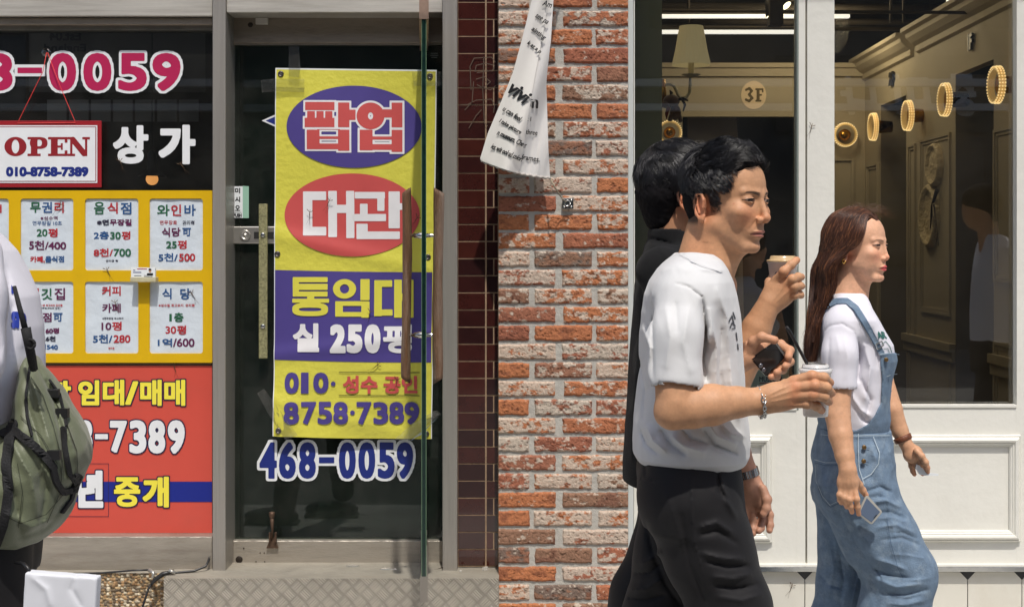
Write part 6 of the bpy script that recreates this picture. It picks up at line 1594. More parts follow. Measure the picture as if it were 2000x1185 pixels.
def flK(x, y, z):
    f = np.stack([np.where(z>100,.2,-.15)+0*x, .9*np.sign(y)*(z>95)+0*y, -1.0+0*x], 1); f[:,0] += .5*(z > 60); return f
short_hair('hair', inv, m, 1.02, hK, None, 15000, lambda x,y,z: np.where(z > 60, 50., 32.), lambda x,y,z: np.where(z > 80, .3, np.where(z>20,.2,.16)), 15, flK, cvK, wd=.0005, base=(.014,.013,.015))
# a few flyaway hairs
r_ = np.random.RandomState(5); fp = []
for i in range(60):
    p0 = m(r_.uniform(-60,40), r_.uniform(-40,40), 120); a = r_.uniform(-.6,.9); L_ = r_.uniform(.02,.05); fp.append([p0+np.array([cos(a)*t*L_*1.4, 0, .012*sin(t*3)+.0*t+.010*t]) for t in np.linspace(0,1,9)])
strands('hair', np.array(fp), np.full(60,.00022), m_hairb, hK, np.tile(np.array([.03,.026,.026]),(60,1)))
# watch
mb = MB(); cW = Vector(Bk.w(1459,923,.16)); axW = Vector(Bk.w(1464,940,.16)-Bk.w(1454,906,.16)).normalized()
up = Vector((0,-1,0)); u_ = axW.cross(up).normalized(); w_ = axW.cross(u_)
for i in range(26):
    a = 2*pi*i/26; rd = u_*cos(a)+w_*sin(a); tg = -u_*sin(a)+w_*cos(a); c_ = cW+rd*.0285
    q_ = [c_+axW*sx*.0095+rd*sy*.0018+tg*sz*.0029 for sx,sy,sz in ((-1,-1,-1),(1,-1,-1),(1,1,-1),(-1,1,-1),(-1,-1,1),(1,-1,1),(1,1,1),(-1,1,1))]; v_ = [mb.bm.verts.new(p) for p in q_]
    for f in ((3,2,1,0),(4,5,6,7),(0,1,5,4),(1,2,6,5),(2,3,7,6),(3,0,4,7)): mb.bm.faces.new([v_[i] for i in f])
mb.build('wristwatch', M('steel_links', srgb(190,190,192), .22, .95), tK)
tc_, c, ax, h_, s_ = cup(Bk, 'takeaway_cup', 1529, 511, 572, 29.5, 22, -.120, 'white paper cup with tan lid raised beside the white door post', m_lid2)
ik = Ink(lambda x, y, lay=0: P(x, y, Bk.d-.120-.0335-lay+((x-1529)/29.)**2*.017), 3)
for L_ in ([(1512,541),(1516,532),(1522,536)],[(1520,540),(1528,530)],[(1510,545),(1526,543)]): ik.line(L_, 2.6, k_dk)
ik.build('printing', tc_)
# ---------------------------------------------------------------- woman in denim dungarees
Wm = Body(3.7)
tW = thing('person', (Wm.w(1670,900)[0],3.7,0.03), 'woman with long brown hair in white T-shirt and light blue denim dungarees', 'person')
S = Sculpt(); OW = Wm.w(1671,490,0); inv, m, Rm = head_sculpt(S, OW, R(36), R(0), .95, True); invW = inv
S.cap(m(-18,0,-30), Wm.w(1652,590,0), .044, .050, .02); S.cap(m(16,0,-62), Wm.w(1668,590), .028, .036, .03); S.cap(m(-8,-44,-34), Wm.w(1676,588,-.02), .008, .009, .02)
V1, F1 = S.mesh(.00135); c1 = skin_paint(V1, inv, SK_F, True)
S = Sculpt(); S.loft([(Wm.w(0,880)[2], Wm.w(1665,0)[0], 3.7, .06, .10),(Wm.w(0,640)[2], Wm.w(1655,0)[0], 3.7, .06, .12),(Wm.w(0,590)[2], Wm.w(1655,0)[0], 3.7, .04, .05)], k=.03); V2, F2 = S.mesh(.008); c2 = skincol(V2, SK_F)
SK_A = srgb(204,156,122)
S = Sculpt(); S.chain([Wm.w(1640,690,-0.170), Wm.w(1637,760,-0.180), Wm.w(1636,810,-0.198), Wm.w(1642,850,-0.220), Wm.w(1650,890,-0.242), Wm.w(1656,916,-0.255)], [.037,.0355,.034,.032,.0255,.0215], .006)
S.ell(Wm.w(1656,942,-0.255), (.030,.016,.036), None, .012); S.cap(Wm.w(1656,918,-0.255), Wm.w(1657,935,-0.255), .020, .020, .012)
tp = [finger(S, Wm, [(1644,952,-0.255),(1640,966,-0.260),(1641,975,-0.255),(1643,981,-0.247)], .0085, .0066),
 finger(S, Wm, [(1651,955,-0.258),(1649,971,-0.265),(1651,981,-0.259),(1654,989,-0.249)], .0090, .0068),
 finger(S, Wm, [(1660,956,-0.259),(1659,975,-0.267),(1661,988,-0.260),(1664,999,-0.250)], .0090, .0068),
 finger(S, Wm, [(1669,954,-0.258),(1673,974,-0.266),(1675,989,-0.259),(1677,1003,-0.249)], .0088, .0066),
 finger(S, Wm, [(1668,930,-0.250),(1678,946,-0.230),(1685,957,-0.220),(1691,966,-0.218)], .0105, .0078)]
for p_ in ([(1650,930),(1647,952)],[(1656,930),(1655,954)],[(1662,930),(1666,952)]): S.fold(p_, 1.6, .0008)
V3, F3 = S.mesh(.0017); c3 = redden(V3, skincol(V3, SK_A, seed=7), tp+[Wm.w(1651,955,-.21),Wm.w(1660,956,-.21),Wm.w(1669,954,-.21)], .011)
# far arm swinging forward
S = Sculpt(); S.chain([Wm.w(1700,650,.16), Wm.w(1722,740,.16), Wm.w(1742,800,.13), Wm.w(1757,840,.12), Wm.w(1770,868,.11)], [.036,.033,.031,.025,.020], .006)
S.ell(Wm.w(1783,886,.105), (.030,.018,.028), None, .012)
t2_ = [finger(S, Wm, [(1776,895,.12),(1780,910,.118),(1783,920,.112),(1786,926,.108)], .0082, .0062),
 finger(S, Wm, [(1796,888,.09),(1806,902,.082),(1811,913,.086),(1812,921,.090)], .0088, .0066),
 finger(S, Wm, [(1792,894,.10),(1800,908,.095),(1806,918,.098),(1808,924,.104)], .0085, .0065),
 finger(S, Wm, [(1784,896,.11),(1792,910,.108),(1798,920,.108),(1802,925,.110)], .0085, .0065),
 finger(S, Wm, [(1790,880,.08),(1800,890,.068),(1808,902,.066),(1811,912,.070)], .0098, .0074)]
V4, F4 = S.mesh(.0018); c4 = redden(V4, skincol(V4, SK_A, seed=8), t2_, .011)
Vb, Fb, Cb = join([(V1,F1,c1),(V2,F2,c2),(V3,F3,c3),(V4,F4,c4)]); npmesh('body', Vb, Fb, m_skin, tW, True, Cb)
# T-shirt
secW = [sec(Wm,y,xl,xr,ry) for y,xl,xr,ry in ((850,1610,1726,.122),(836,1606,1728,.130),(815,1602,1730,.138),(780,1600,1728,.145),(740,1597,1732,.150),(700,1595,1743,.155),(670,1595,1738,.160),(645,1596,1722,.168),(620,1600,1707,.170),(600,1608,1697,.145),(588,1614,1694,.115),(576,1621,1690,.082),(571,1626,1686,.070))]
S = Sculpt(); S.loft(secW, k=.012, n=2.25)
S.cap(Wm.w(1650,632,-.135), Wm.w(1655,632,.135), .048, .048, .04)
S.chain([Wm.w(1645,640,-.145), Wm.w(1643,690,-.172), Wm.w(1641,748,-.180)], [.050,.049,.0475], .02); S.cap(Wm.w(1665,640,.14), Wm.w(1700,700,.155), .048, .05, .03)
S.cap(Wm.w(1641,760,-.181), Wm.w(1641,738,-.179), .043, .036, .003, True)
S.cap(Wm.w(1672,545,0), Wm.w(1656,586,0), .062, .052, .004, True)
for pts, w, a in (([(1606,650),(1622,636),(1645,632),(1668,646),(1676,672)],1.8,-.003),([(1676,660),(1680,700),(1676,745)],4,-.010),([(1688,670),(1700,720),(1690,780)],6,.007),([(1680,740),(1700,780),(1690,820)],5,-.006),([(1662,770),(1680,800),(1700,812)],5,.006),
 ([(1670,790),(1690,824),(1712,828)],3.5,-.006),([(1620,660),(1618,710),(1622,744)],4,-.004),([(1650,660),(1656,700),(1650,740)],5,.004),([(1634,655),(1640,690)],5,.003),([(1700,640),(1715,680),(1712,720)],5,-.004),([(1665,600),(1680,630),(1690,660)],5,.003)): S.fold(pts, w, a)
S.noise = lambda Pp: .0022*rg(Pp, 24, 41)+.0010*n3(Pp, 80, 42)
Vs, Fs = S.mesh(.0034); tee = npmesh('t_shirt', Vs, Fs, M('white_cotton_cool', srgb(222,220,228), .85, var=.03, vs_=20, bump=.25, bs=700), tW, True); Stee = S
ik = Ink(shirt_ink(Wm, S, 0), 3); ik.text('AR', 1716, 647, 1733, 661, inkm('teal_print',46,104,96), .5, None, -.35, 0, .5)
for L_ in ([(1722,672),(1730,666),(1738,676),(1742,688)],[(1726,682),(1734,680),(1738,690)]): ik.line(L_, 1.0, inkm('teal_print',46,104,96))
ik.build('chest_print', tW)
# denim
m_den = M('washed_denim', srgb(104,124,145), .88, var=.20, vs_=30, bump=.6, bs=900, dirt=.5, dirtcol=srgb(160,174,184), ds=26, bump2=.4, bs2=250)
m_thr = M('denim_thread', srgb(176,190,198), .8); m_dkd = M('dark_denim_edge', srgb(66,88,112), .85, var=.2, vs_=40)
def polymask(S, pts):
    A_ = pts; B_ = pts[1:]+pts[:1]
    def f(Pp):
        x, y = proj(Pp); return -(segdist(x, y, A_, B_)*Wm.s)
    S._add(f, (0,0,0), 50, .0015, True)
S = Sculpt(); S.loft([(a_,b_,c_,d_+.0045,e_+.0045) for a_,b_,c_,d_,e_ in secW], k=.01, n=2.25)
S.folds = [(p, w, a*.8) for p, w, a in Stee.folds if p[:,0].min() > 1680]; S.noise = Stee.noise
polymask(S, [(1717,690),(1757,688),(1770,760),(1760,880),(1600,880),(1580,862),(1588,800),(1592,745),(1602,742),(1612,800),(1640,835),(1672,840),(1694,828),(1708,812),(1720,786),(1722,740)])
Vs, Fs = S.mesh(.0030); npmesh('bib', Vs, Fs, m_den, tW, True)
S = Sculpt()
S.loft([sec(Wm,y,xl,xr,ry) for y,xl,xr,ry in ((985,1596,1752,.165),(950,1592,1744,.170),(900,1590,1741,.172),(870,1594,1739,.160),(845,1600,1737,.146),(832,1602,1736,.142))], k=.03, n=2.4)
S.chain([Wm.w(1668,960,-.085), Wm.w(1718,1050,-.09), Wm.w(1757,1118,-.095), Wm.w(1745,1200,-.095), Wm.w(1735,1330,-.095), Wm.w(1728,1450,-.095)], [.105,.102,.098,.094,.09,.088], .03)
S.chain([Wm.w(1655,960,.085), Wm.w(1658,1060,.09), Wm.w(1650,1140,.09), Wm.w(1632,1220,.09), Wm.w(1590,1350,.09), Wm.w(1550,1440,.09)], [.100,.085,.078,.078,.08,.082], .03)
for pts, w, a in (([(1690,960),(1720,950),(1742,962)],4,-.007),([(1694,984),(1730,976),(1760,990)],5,.008),([(1700,1002),(1740,1000),(1768,1012)],4,-.007),([(1712,1030),(1750,1024),(1786,1040)],5,.007),([(1720,1054),(1762,1050),(1798,1064)],4,-.006),
 ([(1712,1092),(1740,1100),(1770,1112)],4,.008),([(1706,1110),(1735,1122),(1780,1130)],4,-.011),([(1712,1130),(1750,1146),(1800,1140)],6,.011),([(1722,1158),(1765,1160),(1812,1150)],4,-.010),([(1730,1178),(1770,1180),(1806,1172)],5,.008),
 ([(1640,1000),(1672,1060),(1700,1104)],7,-.006),([(1625,990),(1640,1050),(1660,1110)],6,.006),([(1732,960),(1738,1010),(1752,1060),(1764,1120)],2,.0025),([(1620,1060),(1628,1110),(1618,1165)],5,.006),([(1640,1080),(1648,1130),(1640,1180)],4,-.007),([(1600,1120),(1620,1140),(1650,1150)],4,-.005),
 ([(1600,900),(1612,960)],5,.004),([(1682,1075),(1676,1130),(1662,1185)],2.2,.004),([(1700,870),(1712,900),(1706,930)],5,.004),([(1752,980),(1790,1040),(1812,1110)],7,.004),([(1700,970),(1716,968),(1732,974)],2,-.004),([(1716,1012),(1744,1010),(1770,1020)],2.2,.004),([(1736,1040),(1765,1040),(1792,1052)],2,-.004),([(1742,1082),(1775,1084),(1806,1090)],2.4,.004),([(1700,1100),(1716,1118),(1722,1140)],2.2,-.005),([(1760,1130),(1790,1132),(1818,1128)],2.2,.004),([(1736,1166),(1770,1170),(1800,1162)],2.2,-.004),([(1622,1010),(1630,1050),(1636,1090)],2.4,.003),([(1606,1090),(1622,1100),(1640,1098)],2.2,.003),([(1612,1140),(1636,1146),(1655,1140)],2.4,-.004),([(1655,1000),(1680,1040),(1704,1070)],3,.004)): S.fold(pts, w, a)
S.noise = lambda Pp: .0040*rg(Pp, 16, 51)+.0020*n3(Pp, 55, 52)+.0012*rg(Pp, 50, 53)
Vs, Fs = S.mesh(.0036); npmesh('trousers', Vs, Fs, m_den, tW, True); Spt = S
# straps, seams, pockets laid over the cloth
def thick(o, th, off=1): 
    md = o.modifiers.new('t','SOLIDIFY'); md.thickness = th; md.offset = 0; return o
cs = shirt_ink(Wm, Stee, 0); cp_ = shirt_ink(Wm, Spt, 0)
def lift(f, q): return lambda x, y, lay=0.0: f(x, y, lay+q)
ik = Ink(lift(cs, .003), 2); ik.line([(1596,634),(1604,610),(1614,597),(1634,588),(1654,588),(1672,602),(1690,631),(1709,664),(1722,690)], 10.5, m_den); thick(ik.build('strap', tW), .004)
ik = Ink(lift(cs, .0062), 2)
ik.line([(1618,593),(1634,583.6),(1655,583.6),(1675,599),(1693,627),(1712,660)], .8, m_dkd); ik.line([(1618,601),(1634,592.4),(1653,592.4),(1668,605),(1686,634),(1705,667)], .8, m_dkd); ik.build('strap_edge', tW)
ik = Ink(lift(cs, .0085), 2)
for r_ in ([(1711,672),(1722,666),(1726,674),(1714,682),(1711,672)],[(1612,594),(1617,591),(1621,600),(1615,603),(1612,594)]): ik.line(r_, 1.8, m_chrome)
thick(ik.build('buckle', tW), .002)
mBr = M('aged_brass_button', srgb(150,122,84), .35, .9, var=.2, vs_=200)
def button(f, x, y, r):
    p = f(x, y, .003); mb = MB(); s_ = r*Wm.s; mb.lathe(p, (0,-1,0), [(-.003,s_),(.002,s_),(.0035,s_*.8),(.0025,s_*.55),(.0028,0)], 18); mb.build('button', mBr, tW)
button(lift(cs,.006), 1731, 702, 4); 
for y, x in ((841,1686),(873,1688),(900,1687)): button(lift(cp_,.004), x, y, 4.2)
ik = Ink(lift(cp_, .0022), 2)
ik.line([(1603,848),(1640,852),(1690,850),(1738,850)], 1.0, m_thr); ik.line([(1603,838),(1640,841),(1690,833),(1738,832)], 1.0, m_dkd)
ik.line([(1677,832),(1676,870),(1678,915),(1688,945)], 1.2, m_thr); ik.line([(1706,853),(1718,884),(1716,905),(1702,925),(1686,934)], 1.3, m_thr)
ik.line([(1591,897),(1612,903),(1637,903)], 1.3, m_thr); ik.line([(1591,903),(1612,908.5),(1637,908.5)], .9, m_dkd); ik.line([(1637,903),(1641,955),(1638,982),(1622,990),(1606,975),(1596,945)], 1.0, m_dkd); ik.line([(1592,908),(1594,940),(1606,968),(1621,986),(1637,978)], .8, m_thr)
ik.line([(1690,842),(1697,842)], 1.6, m_dkd); ik.line([(1691,874),(1698,874)], 1.6, m_dkd); ik.line([(1690,901),(1697,903)], 1.6, m_dkd)
ik.line([(1732,1010),(1740,1060),(1754,1110),(1764,1128)], 1.0, m_dkd)
ik.build('seam', tW)
ik = Ink(lift(cs, .0075), 2); ik.line([(1718,692),(1736,689),(1756,692)], 1.3, m_thr); ik.line([(1732,735),(1742,731),(1752,730)], 1.2, m_thr); ik.line([(1735,738),(1736,760),(1742,764)], .9, m_dkd); ik.build('seam', tW)
S = Sculpt()
for x, dd in ((1732,-.095),(1545,.09)):
    a_ = Wm.w(x,1480,dd); a_[2] = .07; S.ell(a_+np.array([.04,0,0]), (.125,.045,.042), None, .02); S.box(a_+np.array([.04,0,-.035]), (.125,.043,.012), None, .006, .01)
Vs, Fs = S.mesh(.006); npmesh('shoes', Vs, Fs, m_white, tW, True)
# earring, watch strap
mb = MB(); c = Vector(m(-3,-84,-27)); mb.tube([c+Vector((.0045*cos(a),0,.0060*sin(a)-.003)) for a in np.linspace(0,2*pi,12)], .0022, 6); mb.build('earring', M('gold', srgb(214,170,90), .2, 1.0), tW)
S = Sculpt(); S.cap(Wm.w(1760,858,.118), Wm.w(1766,868,.113), .0245, .0245, .002); S.cap(Wm.w(1754,848,.122), Wm.w(1759,857,.118), .003, .003, .002)
Vs, Fs = S.mesh(.002); S2 = Sculpt()
mb = MB(); a_ = Vector(Wm.w(1762,853,.116)); ax = Vector(Wm.w(1770,868,.11)-Wm.w(1757,840,.12)).normalized(); mb.lathe(a_, ax, [(-.003,.025),(-.002,.0275),(.012,.0265),(.014,.024)], 28); mb.build('watch_strap', M('brown_leather', srgb(110,62,38), .5, var=.4, vs_=60, bump=.4, bs=200), tW)
# hair
S = Sculpt(); S.Rm = Rm; kk = .00095
for c_, rd in (((-6,0,52),(85,77,80)),((24,0,80),(44,50,38))): S.ell(m(*c_), np.array(rd)*kk, Rm, .014)
for dz in (-.06, 0, .06):
    S.chain([Wm.w(1606,526,dz*.5+.03), Wm.w(1600,575,dz*.6+.02), Wm.w(1594,630,dz*.5), Wm.w(1588,668,dz-.02)], [.016,.010,.007,.004], .02)
for c_, rd in (((122,0,6),(104,130,112)),((36,-60,-60),(40,60,50)),((70,0,-60),(80,120,60)),((-2,-88,-16),(14,26,24))): S.ell(m(*c_), np.array(rd)*kk, Rm, .008, True)
S.noise = lambda Pp: .0016*n3(Pp*np.array([1,1,.25]), 260, 5)
Vs, Fs = S.mesh(.0030); hW = npmesh('hair', Vs, Fs, M('brown_hair_base', srgb(46,28,21), .85, spec=.12, var=.3, vs_=200, stretch=(1,1,.15), bump=.6, bs=500), tW, True)
r_ = np.random.RandomState(12); n = 17000
side = np.where(r_.rand(n) < .66, -1.0, 1.0); fr_ = r_.rand(n)**.9     # 0 = temple side, 1 = back of the head
def lev(z, a, b, pmin, jit=3.0):
    ph = R(pmin)+fr_*(pi-R(pmin)); return np.stack([-6+(a+jit*r_.rand(n))*np.cos(ph), side*(b+jit*r_.rand(n))*np.sin(ph), z+r_.uniform(-5,5,n)], 1)
P0 = np.stack([68-fr_*126+r_.uniform(-6,6,n), side*r_.uniform(0, 14, n)*np.ones(n), 0*fr_], 1)
P0[:,2] = 52+84*np.sqrt(np.clip(1-((P0[:,0]+6)/88)**2-(P0[:,1]/83)**2, 0.02, 1))
tw_ = lambda Q: m(0,0,0)+Q@np.stack([m(1,0,0)-m(0,0,0), m(0,1,0)-m(0,0,0), m(0,0,1)-m(0,0,0)], 0)
W0, W1, W1b, W2, W2b, W3 = tw_(P0), tw_(lev(104, 70, 62, 32)), tw_(lev(60, 94, 83, 50)), tw_(lev(22, 98, 86, 62)), tw_(lev(-2, 102, 88, 80)), None
v = np.clip(1-fr_, 0, 1)*.6+.4*r_.rand(n); dl_ = side*(.02+.07*np.sin(pi*np.clip(fr_,.05,.95)))*(.6+.5*r_.rand(n))-.012; yend = 636+60*r_.rand(n)**.6
dd0 = W2b[:,1]-Wm.d
def wpx(px, py, dd): d = Wm.d+dd; return np.stack([(px-VX)*K*d, d, H-(py-VY)*K*d], 1)
W3 = wpx(1586+50*v, 519+6*r_.rand(n), dd0*.97); W3b = wpx(1582+52*v, 551+8*r_.rand(n), dd0*.86); W4 = wpx(1580+40*v, 590+8*r_.rand(n), dd0*.72*r_.uniform(.3,1,n)-.012); W5 = wpx(1575+28*v, 632+0*v, dd0*.6*r_.uniform(.2,1,n)-.022); W6 = wpx(1574+22*v**1.3+3*r_.randn(n), yend+12, dd0*.5-.028)
ctl = np.stack([W0,W1,W1b,W2,W2b,W3,W3b,W4,W5,W6], 1); k = 34; out = np.empty((n, k, 3)); tt = np.linspace(0, 9, k)
for j, t_ in enumerate(tt):
    i = min(int(t_), 8); f_ = t_-i; p0, p1, p2, p3 = ctl[:, max(i-1,0)], ctl[:, i], ctl[:, i+1], ctl[:, min(i+2,9)]
    out[:, j] = .5*((2*p1)+(p2-p0)*f_+(2*p0-5*p1+4*p2-p3)*f_**2+(3*p1-p0-3*p2+p3)*f_**3)
wv = np.sin(tt[None]*2.1+r_.uniform(0,6,n)[:,None])*.0022*np.linspace(0,1,k)[None]*1.5; out[...,0] += wv; out[...,1] += np.roll(wv, 3, 0)
cl = np.array(srgb(74,46,34))*r_.uniform(.45,1.5,n)[:,None]; lt_ = r_.rand(n) < .12; cl[lt_] = np.array(srgb(142,92,60))*r_.uniform(.7,1.2,lt_.sum())[:,None]
m_hairw = hair_mat('brown_hair', .36, .55)
strands('hair', out, np.full(n, .00046)*r_.uniform(.7,1.5,n), m_hairw, hW, cl)
# loose hairs lifted by the wind
fp = []
for i in range(120):
    x_ = r_.uniform(1640,1700); a0 = r_.uniform(-.2,.3); L_ = r_.uniform(20,60); hh_ = r_.uniform(4,20); dd = r_.uniform(-.05,.06)
    fp.append([Wm.w(x_+L_*t_, 414-hh_*sin(t_*pi*.9)+30*max(0,t_-.6)+(x_-1660)*.12, dd) for t_ in np.linspace(0,1,14)])
strands('hair', np.array(fp), np.full(120,.00028), m_hairw, hW, np.tile(np.array(srgb(110,76,52)),(120,1)))
# smartphone and card
t = thing('smartphone', Wm.w(1700,1024,-.18), 'grey blue smartphone held low in the hand of the woman', 'phone')
mb = MB(); dq = Wm.d-.240; mb.prism([(1691,969),(1696,968),(1723,998),(1722,1002),(1704,1023),(1700,1023),(1676,1004),(1676,1000)], dq, .008); bmesh.ops.bevel(mb.bm, geom=mb.bm.edges[:], offset=.0014, segments=2, affect='EDGES'); mb.build('case', M('clear_case', srgb(190,188,180), .2, .2), t)
mb = MB(); mb.prism([(1693,972),(1719,999),(1702,1019.5),(1679,1002)], dq-.0012, .001); mb.build('screen', M('blue_grey_glass', srgb(92,108,132), .12, spec=.7), t)
ik = Ink(flat(dq-.0020)); ik.line([(1707,1011),(1712,1005)], 1.6, m_black); ik.build('speaker_slot', t)
t = thing('white_card', Wm.w(1815,928,.09), 'white card held nearly edge on in the swinging far hand of the woman', 'card')
mb = MB(); mb.prism([(1790,906),(1800,910),(1808,922),(1833,925),(1833,928.5),(1806,928),(1796,926),(1788,914)], Wm.d+.088, .003); mb.build('card', m_white, t)
# ---------------------------------------------------------------- passer-by with the olive backpack, cut by the frame
Lp = Body(2.6)
tL = thing('person', (Lp.w(-60,900)[0],2.6,0.03), 'person in white T-shirt and black trousers wearing an olive backpack beside the red panel', 'person')
S = Sculpt(); S.loft([(Lp.w(0,900)[2], Lp.w(-60,0)[0], 2.6, .07, .12),(Lp.w(0,500)[2], Lp.w(-60,0)[0], 2.6, .06, .15)], k=.03); S.cap(Lp.w(-100,520,0), Lp.w(-118,380,0), .055, .055, .03)
S.ell(Lp.w(-150,290,0), (.095,.077,.115), None, .02); S.ell(Lp.w(-180,320,0), (.06,.06,.085), None, .02); S.chain([Lp.w(-60,520,-.2), Lp.w(-65,760,-.22), Lp.w(-160,860,-.22)], [.045,.038,.028], .02)
S.ell(Lp.w(-195,870,-.22), (.035,.018,.026), None, .012)
for q in range(4): finger(S, Lp, [(-205,858+8*q,-.23),(-228,862+8*q,-.24),(-240,868+8*q,-.225)], .009, .0075)
finger(S, Lp, [(-190,850,-.22),(-205,842,-.20),(-220,840,-.19)], .011, .0085)
V1, F1 = S.mesh(.004); npmesh('body', V1, F1, m_skin, tL, True, skincol(V1, SK_M, seed=9))
S = Sculpt(); S.ell(Lp.w(-142,262,0), (.105,.088,.10), None, .02); S.ell(Lp.w(-110,300,0), (.06,.075,.09), None, .02); S.noise = lambda Pp: .003*n3(Pp, 160, 5); Vs, Fs = S.mesh(.005); npmesh('hair', Vs, Fs, M('hair_base'), tL, True)
S = Sculpt(); S.loft([sec(Lp,y,xl,xr,ry) for y,xl,xr,ry in ((960,-190,62,.17),(880,-190,66,.175),(780,-186,66,.18),(700,-182,66,.185),(640,-176,62,.19),(580,-168,48,.195),(530,-158,22,.195),(490,-150,2,.175),(460,-146,-18,.14),(440,-142,-30,.10),(425,-140,-56,.07))], k=.012, n=2.4)
S.chain([Lp.w(-60,500,-.15), Lp.w(-58,580,-.20), Lp.w(-60,700,-.22)], [.06,.064,.062], .03)
for pts, w, a in (([(10,520),(24,600),(20,690)],7,-.006),([(-5,600),(8,680),(0,760)],8,.006),([(40,600),(44,680)],6,.004)): S.fold(pts, w, a)
S.noise = lambda Pp: .002*n3(Pp, 30, 61); Vs, Fs = S.mesh(.005); npmesh('t_shirt', Vs, Fs, M('white_cotton_cool'), tL, True)
fi = shirt_ink(Lp, S, 0); ik = Ink(fi, 3); kb = inkm('royal_print',30,52,150)
ik.text('ST', 22,608,41,641, kb, 2.2, None, 0, 0, .9); ik.sdf(ell(46,625,6,14), 38,608,54,642, kb, None, 0, 1); ik.poly([(22,556),(28,564),(26,574),(22,572)], kb); ik.build('print', tL)
S = Sculpt(); S.loft([sec(Lp,y,xl,xr,ry) for y,xl,xr,ry in ((1120,-186,58,.165),(1040,-190,64,.17),(940,-184,60,.165))], k=.03, n=2.5)
S.chain([Lp.w(-40,1060,-.09), Lp.w(-35,1230,-.09), Lp.w(-30,1450,-.09), Lp.w(0,1800,-.09)], [.10,.088,.072,.06], .03); S.chain([Lp.w(-60,1060,.09), Lp.w(-100,1300,.09), Lp.w(-160,1520,.09), Lp.w(-200,1800,.09)], [.10,.085,.07,.058], .03)
S.noise = lambda Pp: .003*n3(Pp, 24, 63); Vs, Fs = S.mesh(.006); npmesh('trousers', Vs, Fs, m_blk, tL, True)
S = Sculpt(); 
for x, dd in ((0,-.09),(-200,.09)):
    a_ = Lp.w(x,1830,dd); a_[2] = .07; S.ell(a_+np.array([-.06,0,0]), (.145,.05,.045), None, .02); S.box(a_+np.array([-.06,0,-.035]), (.145,.048,.012), None, .006, .01)
Vs, Fs = S.mesh(.007); npmesh('shoes', Vs, Fs, m_black, tL, True)
# another passer-by further along the pavement: only his mirror image in the right pane is in the picture
r2 = tL.copy(); scene.collection.objects.link(r2); r2.location = (2.42, 2.62, .03); r2['label'] = 'passer-by in white T-shirt further along the pavement, mirrored faintly in the right pane'
for ch in list(tL.children):
    if ch.name.startswith('print'): continue
    c2 = ch.copy(); scene.collection.objects.link(c2); c2.parent = r2
# backpack
tB = thing('backpack', Lp.w(60,1070,-.05), 'olive green nylon backpack with black straps on the back of the passer-by', 'backpack')
S = Sculpt(); bp = lambda x, y, dd=0: Lp.w(x, y, dd)
for c_, rd in (((64,722,-.04),(.015,.05,.035)),((74,765,-.05),(.032,.08,.05)),((86,820,-.05),(.052,.10,.075)),((98,872,-.06),(.070,.12,.080)),((60,930,-.07),(.088,.14,.105)),((34,985,-.08),(.094,.13,.082)),((-30,950,-.10),(.12,.12,.125)),((112,892,-.06),(.056,.10,.052))): S.ell(bp(*c_), rd, None, .028)
for pts, w, a in (([(75,720),(105,780),(120,850),(128,930)],5,-.010),([(62,730),(80,800),(100,870)],5,.009),([(50,780),(75,860),(90,950),(80,1030)],6,-.010),([(20,860),(60,930),(75,1010)],8,.012),([(40,840),(80,900),(110,960)],6,.009),([(-10,900),(30,970),(40,1050)],7,-.010),([(110,790),(135,850),(150,900)],5,.007),([(10,1000),(60,1030),(110,1010)],9,.010),([(70,900),(80,930),(78,960)],5,-.008),([(90,740),(112,790),(135,830)],4,-.006),([(40,1050),(90,1030),(130,980)],6,-.005)): S.fold(pts, w, a)
S.noise = lambda Pp: .0055*rg(Pp, 17, 71)+.0030*rg(Pp, 42, 72)+.0012*n3(Pp, 120, 73)
Vs, Fs = S.mesh(.0038); npmesh('bag', Vs, Fs, M('olive_nylon', srgb(100,106,82), .5, var=.08, vs_=10, sheen=.2, bump=.3, bs=400), tB, True)
fb_ = shirt_ink(Lp, S, 0); m_web = M('black_webbing', srgb(24,24,26), .8, var=.3, vs_=120, bump=.6, bs=400)
ik = Ink(lift(fb_, .004), 3)
ik.line([(6,846),(26,838),(50,858),(84,886),(104,912)], 15, m_web); ik.line([(24,826),(18,860),(12,900),(16,960),(8,1020),(-6,1060)], 18, m_web); ik.line([(104,912),(110,940),(124,962),(146,956),(152,930)], 11, m_web); ik.line([(124,836),(128,880),(136,925),(150,945),(156,930)], 9, m_web)
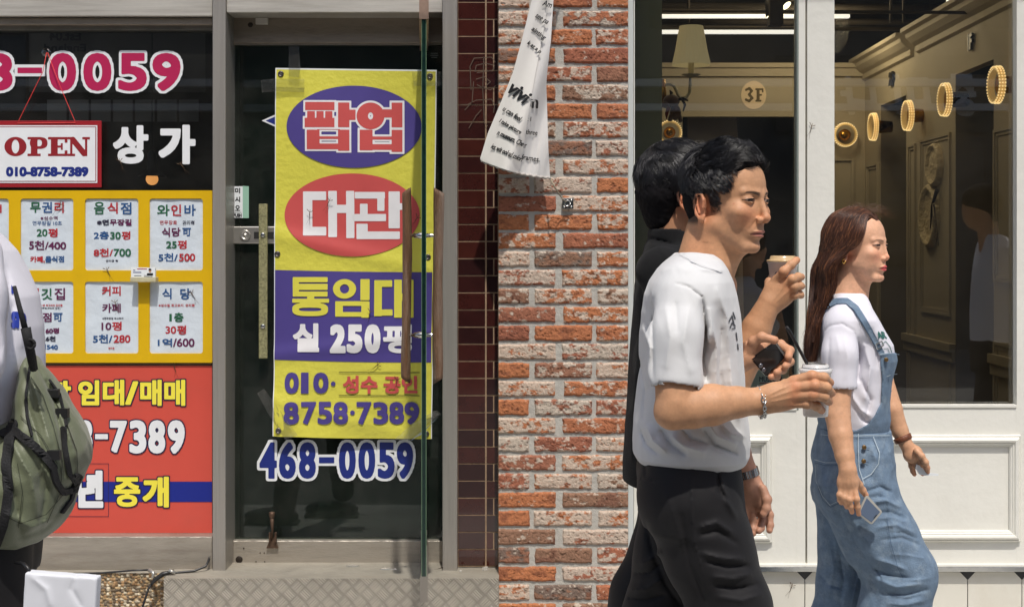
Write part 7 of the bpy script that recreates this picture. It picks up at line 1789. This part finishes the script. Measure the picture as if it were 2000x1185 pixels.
ik.line([(58,716),(50,770),(52,810),(62,850)], 4, m_web); ik.line([(96,742),(116,770),(124,800),(130,830)], 2.5, m_web); ik.line([(150,935),(140,975),(122,1000)], 5, m_web); thick(ik.build('strap', tB), .005)
ik = Ink(lift(fb_, .0015), 3); kol = M('olive_seam', srgb(58,62,46), .7)
for L_ in ([(60,735),(84,772),(104,830),(122,900),(118,960),(92,1020)],[(40,812),(80,850),(112,905)],[(34,905),(44,960),(36,1030)],[(100,770),(128,820),(150,880),(152,925)],[(-4,1000),(40,1022),(90,1004),(128,960)]): ik.line(L_, 1.6, kol)
ik.build('seam', tB)
mb = MB(); 
for x, y in ((104,768),(122,806),(106,888)): p = fb_(x, y, .006); mb.bevbox((p.x-.012,p.y-.006,p.z-.009),(p.x+.012,p.y+.006,p.z+.009), .002)
mb.build('buckle', m_black, tB)
mb = MB(); mb.tube([bp(50,640,-.20), bp(56,670,-.20), bp(62,700,-.17), bp(66,720,-.15)], [.010,.009,.009,.008], 8); mb.tube([bp(28,560,-.18), bp(38,600,-.20), bp(50,645,-.20)], [.004,.005,.006], 8)
mb.tube([bp(60+8*cos(a),672+9*sin(a),-.205) for a in np.linspace(0,2*pi,14)], .0028, 6); mb.build('shoulder_strap', m_web, tB)
# white paper bag
t = thing('paper_bag', Lp.w(118,1240,.05), 'plain white paper bag with black handle cords carried beside black trousers', 'bag')
S = Sculpt(); cB = Lp.w(119,1196,-.20); al_ = R(-4); S.box(cB, (.068,.014,.074), np.array([[cos(al_),0,-sin(al_)],[0,1,0],[sin(al_),0,cos(al_)]]), .003, .003)
S.fold([(60,1125),(90,1150),(100,1185)], 6, .004); S.fold([(150,1120),(140,1150),(160,1185)], 5, -.004); S.noise = lambda Pp: .0012*n3(Pp, 50, 81)
Vs, Fs = S.mesh(.003); npmesh('bag', Vs, Fs, M('white_paper', srgb(214,216,222), .7, var=.03), t, True)
mb = MB(); mb.tube([Lp.w(60,1122,-.2), Lp.w(54,1108,-.2), Lp.w(46,1100,-.19), Lp.w(30,1098,-.17)], .0035, 6); mb.build('handle', m_black, t)
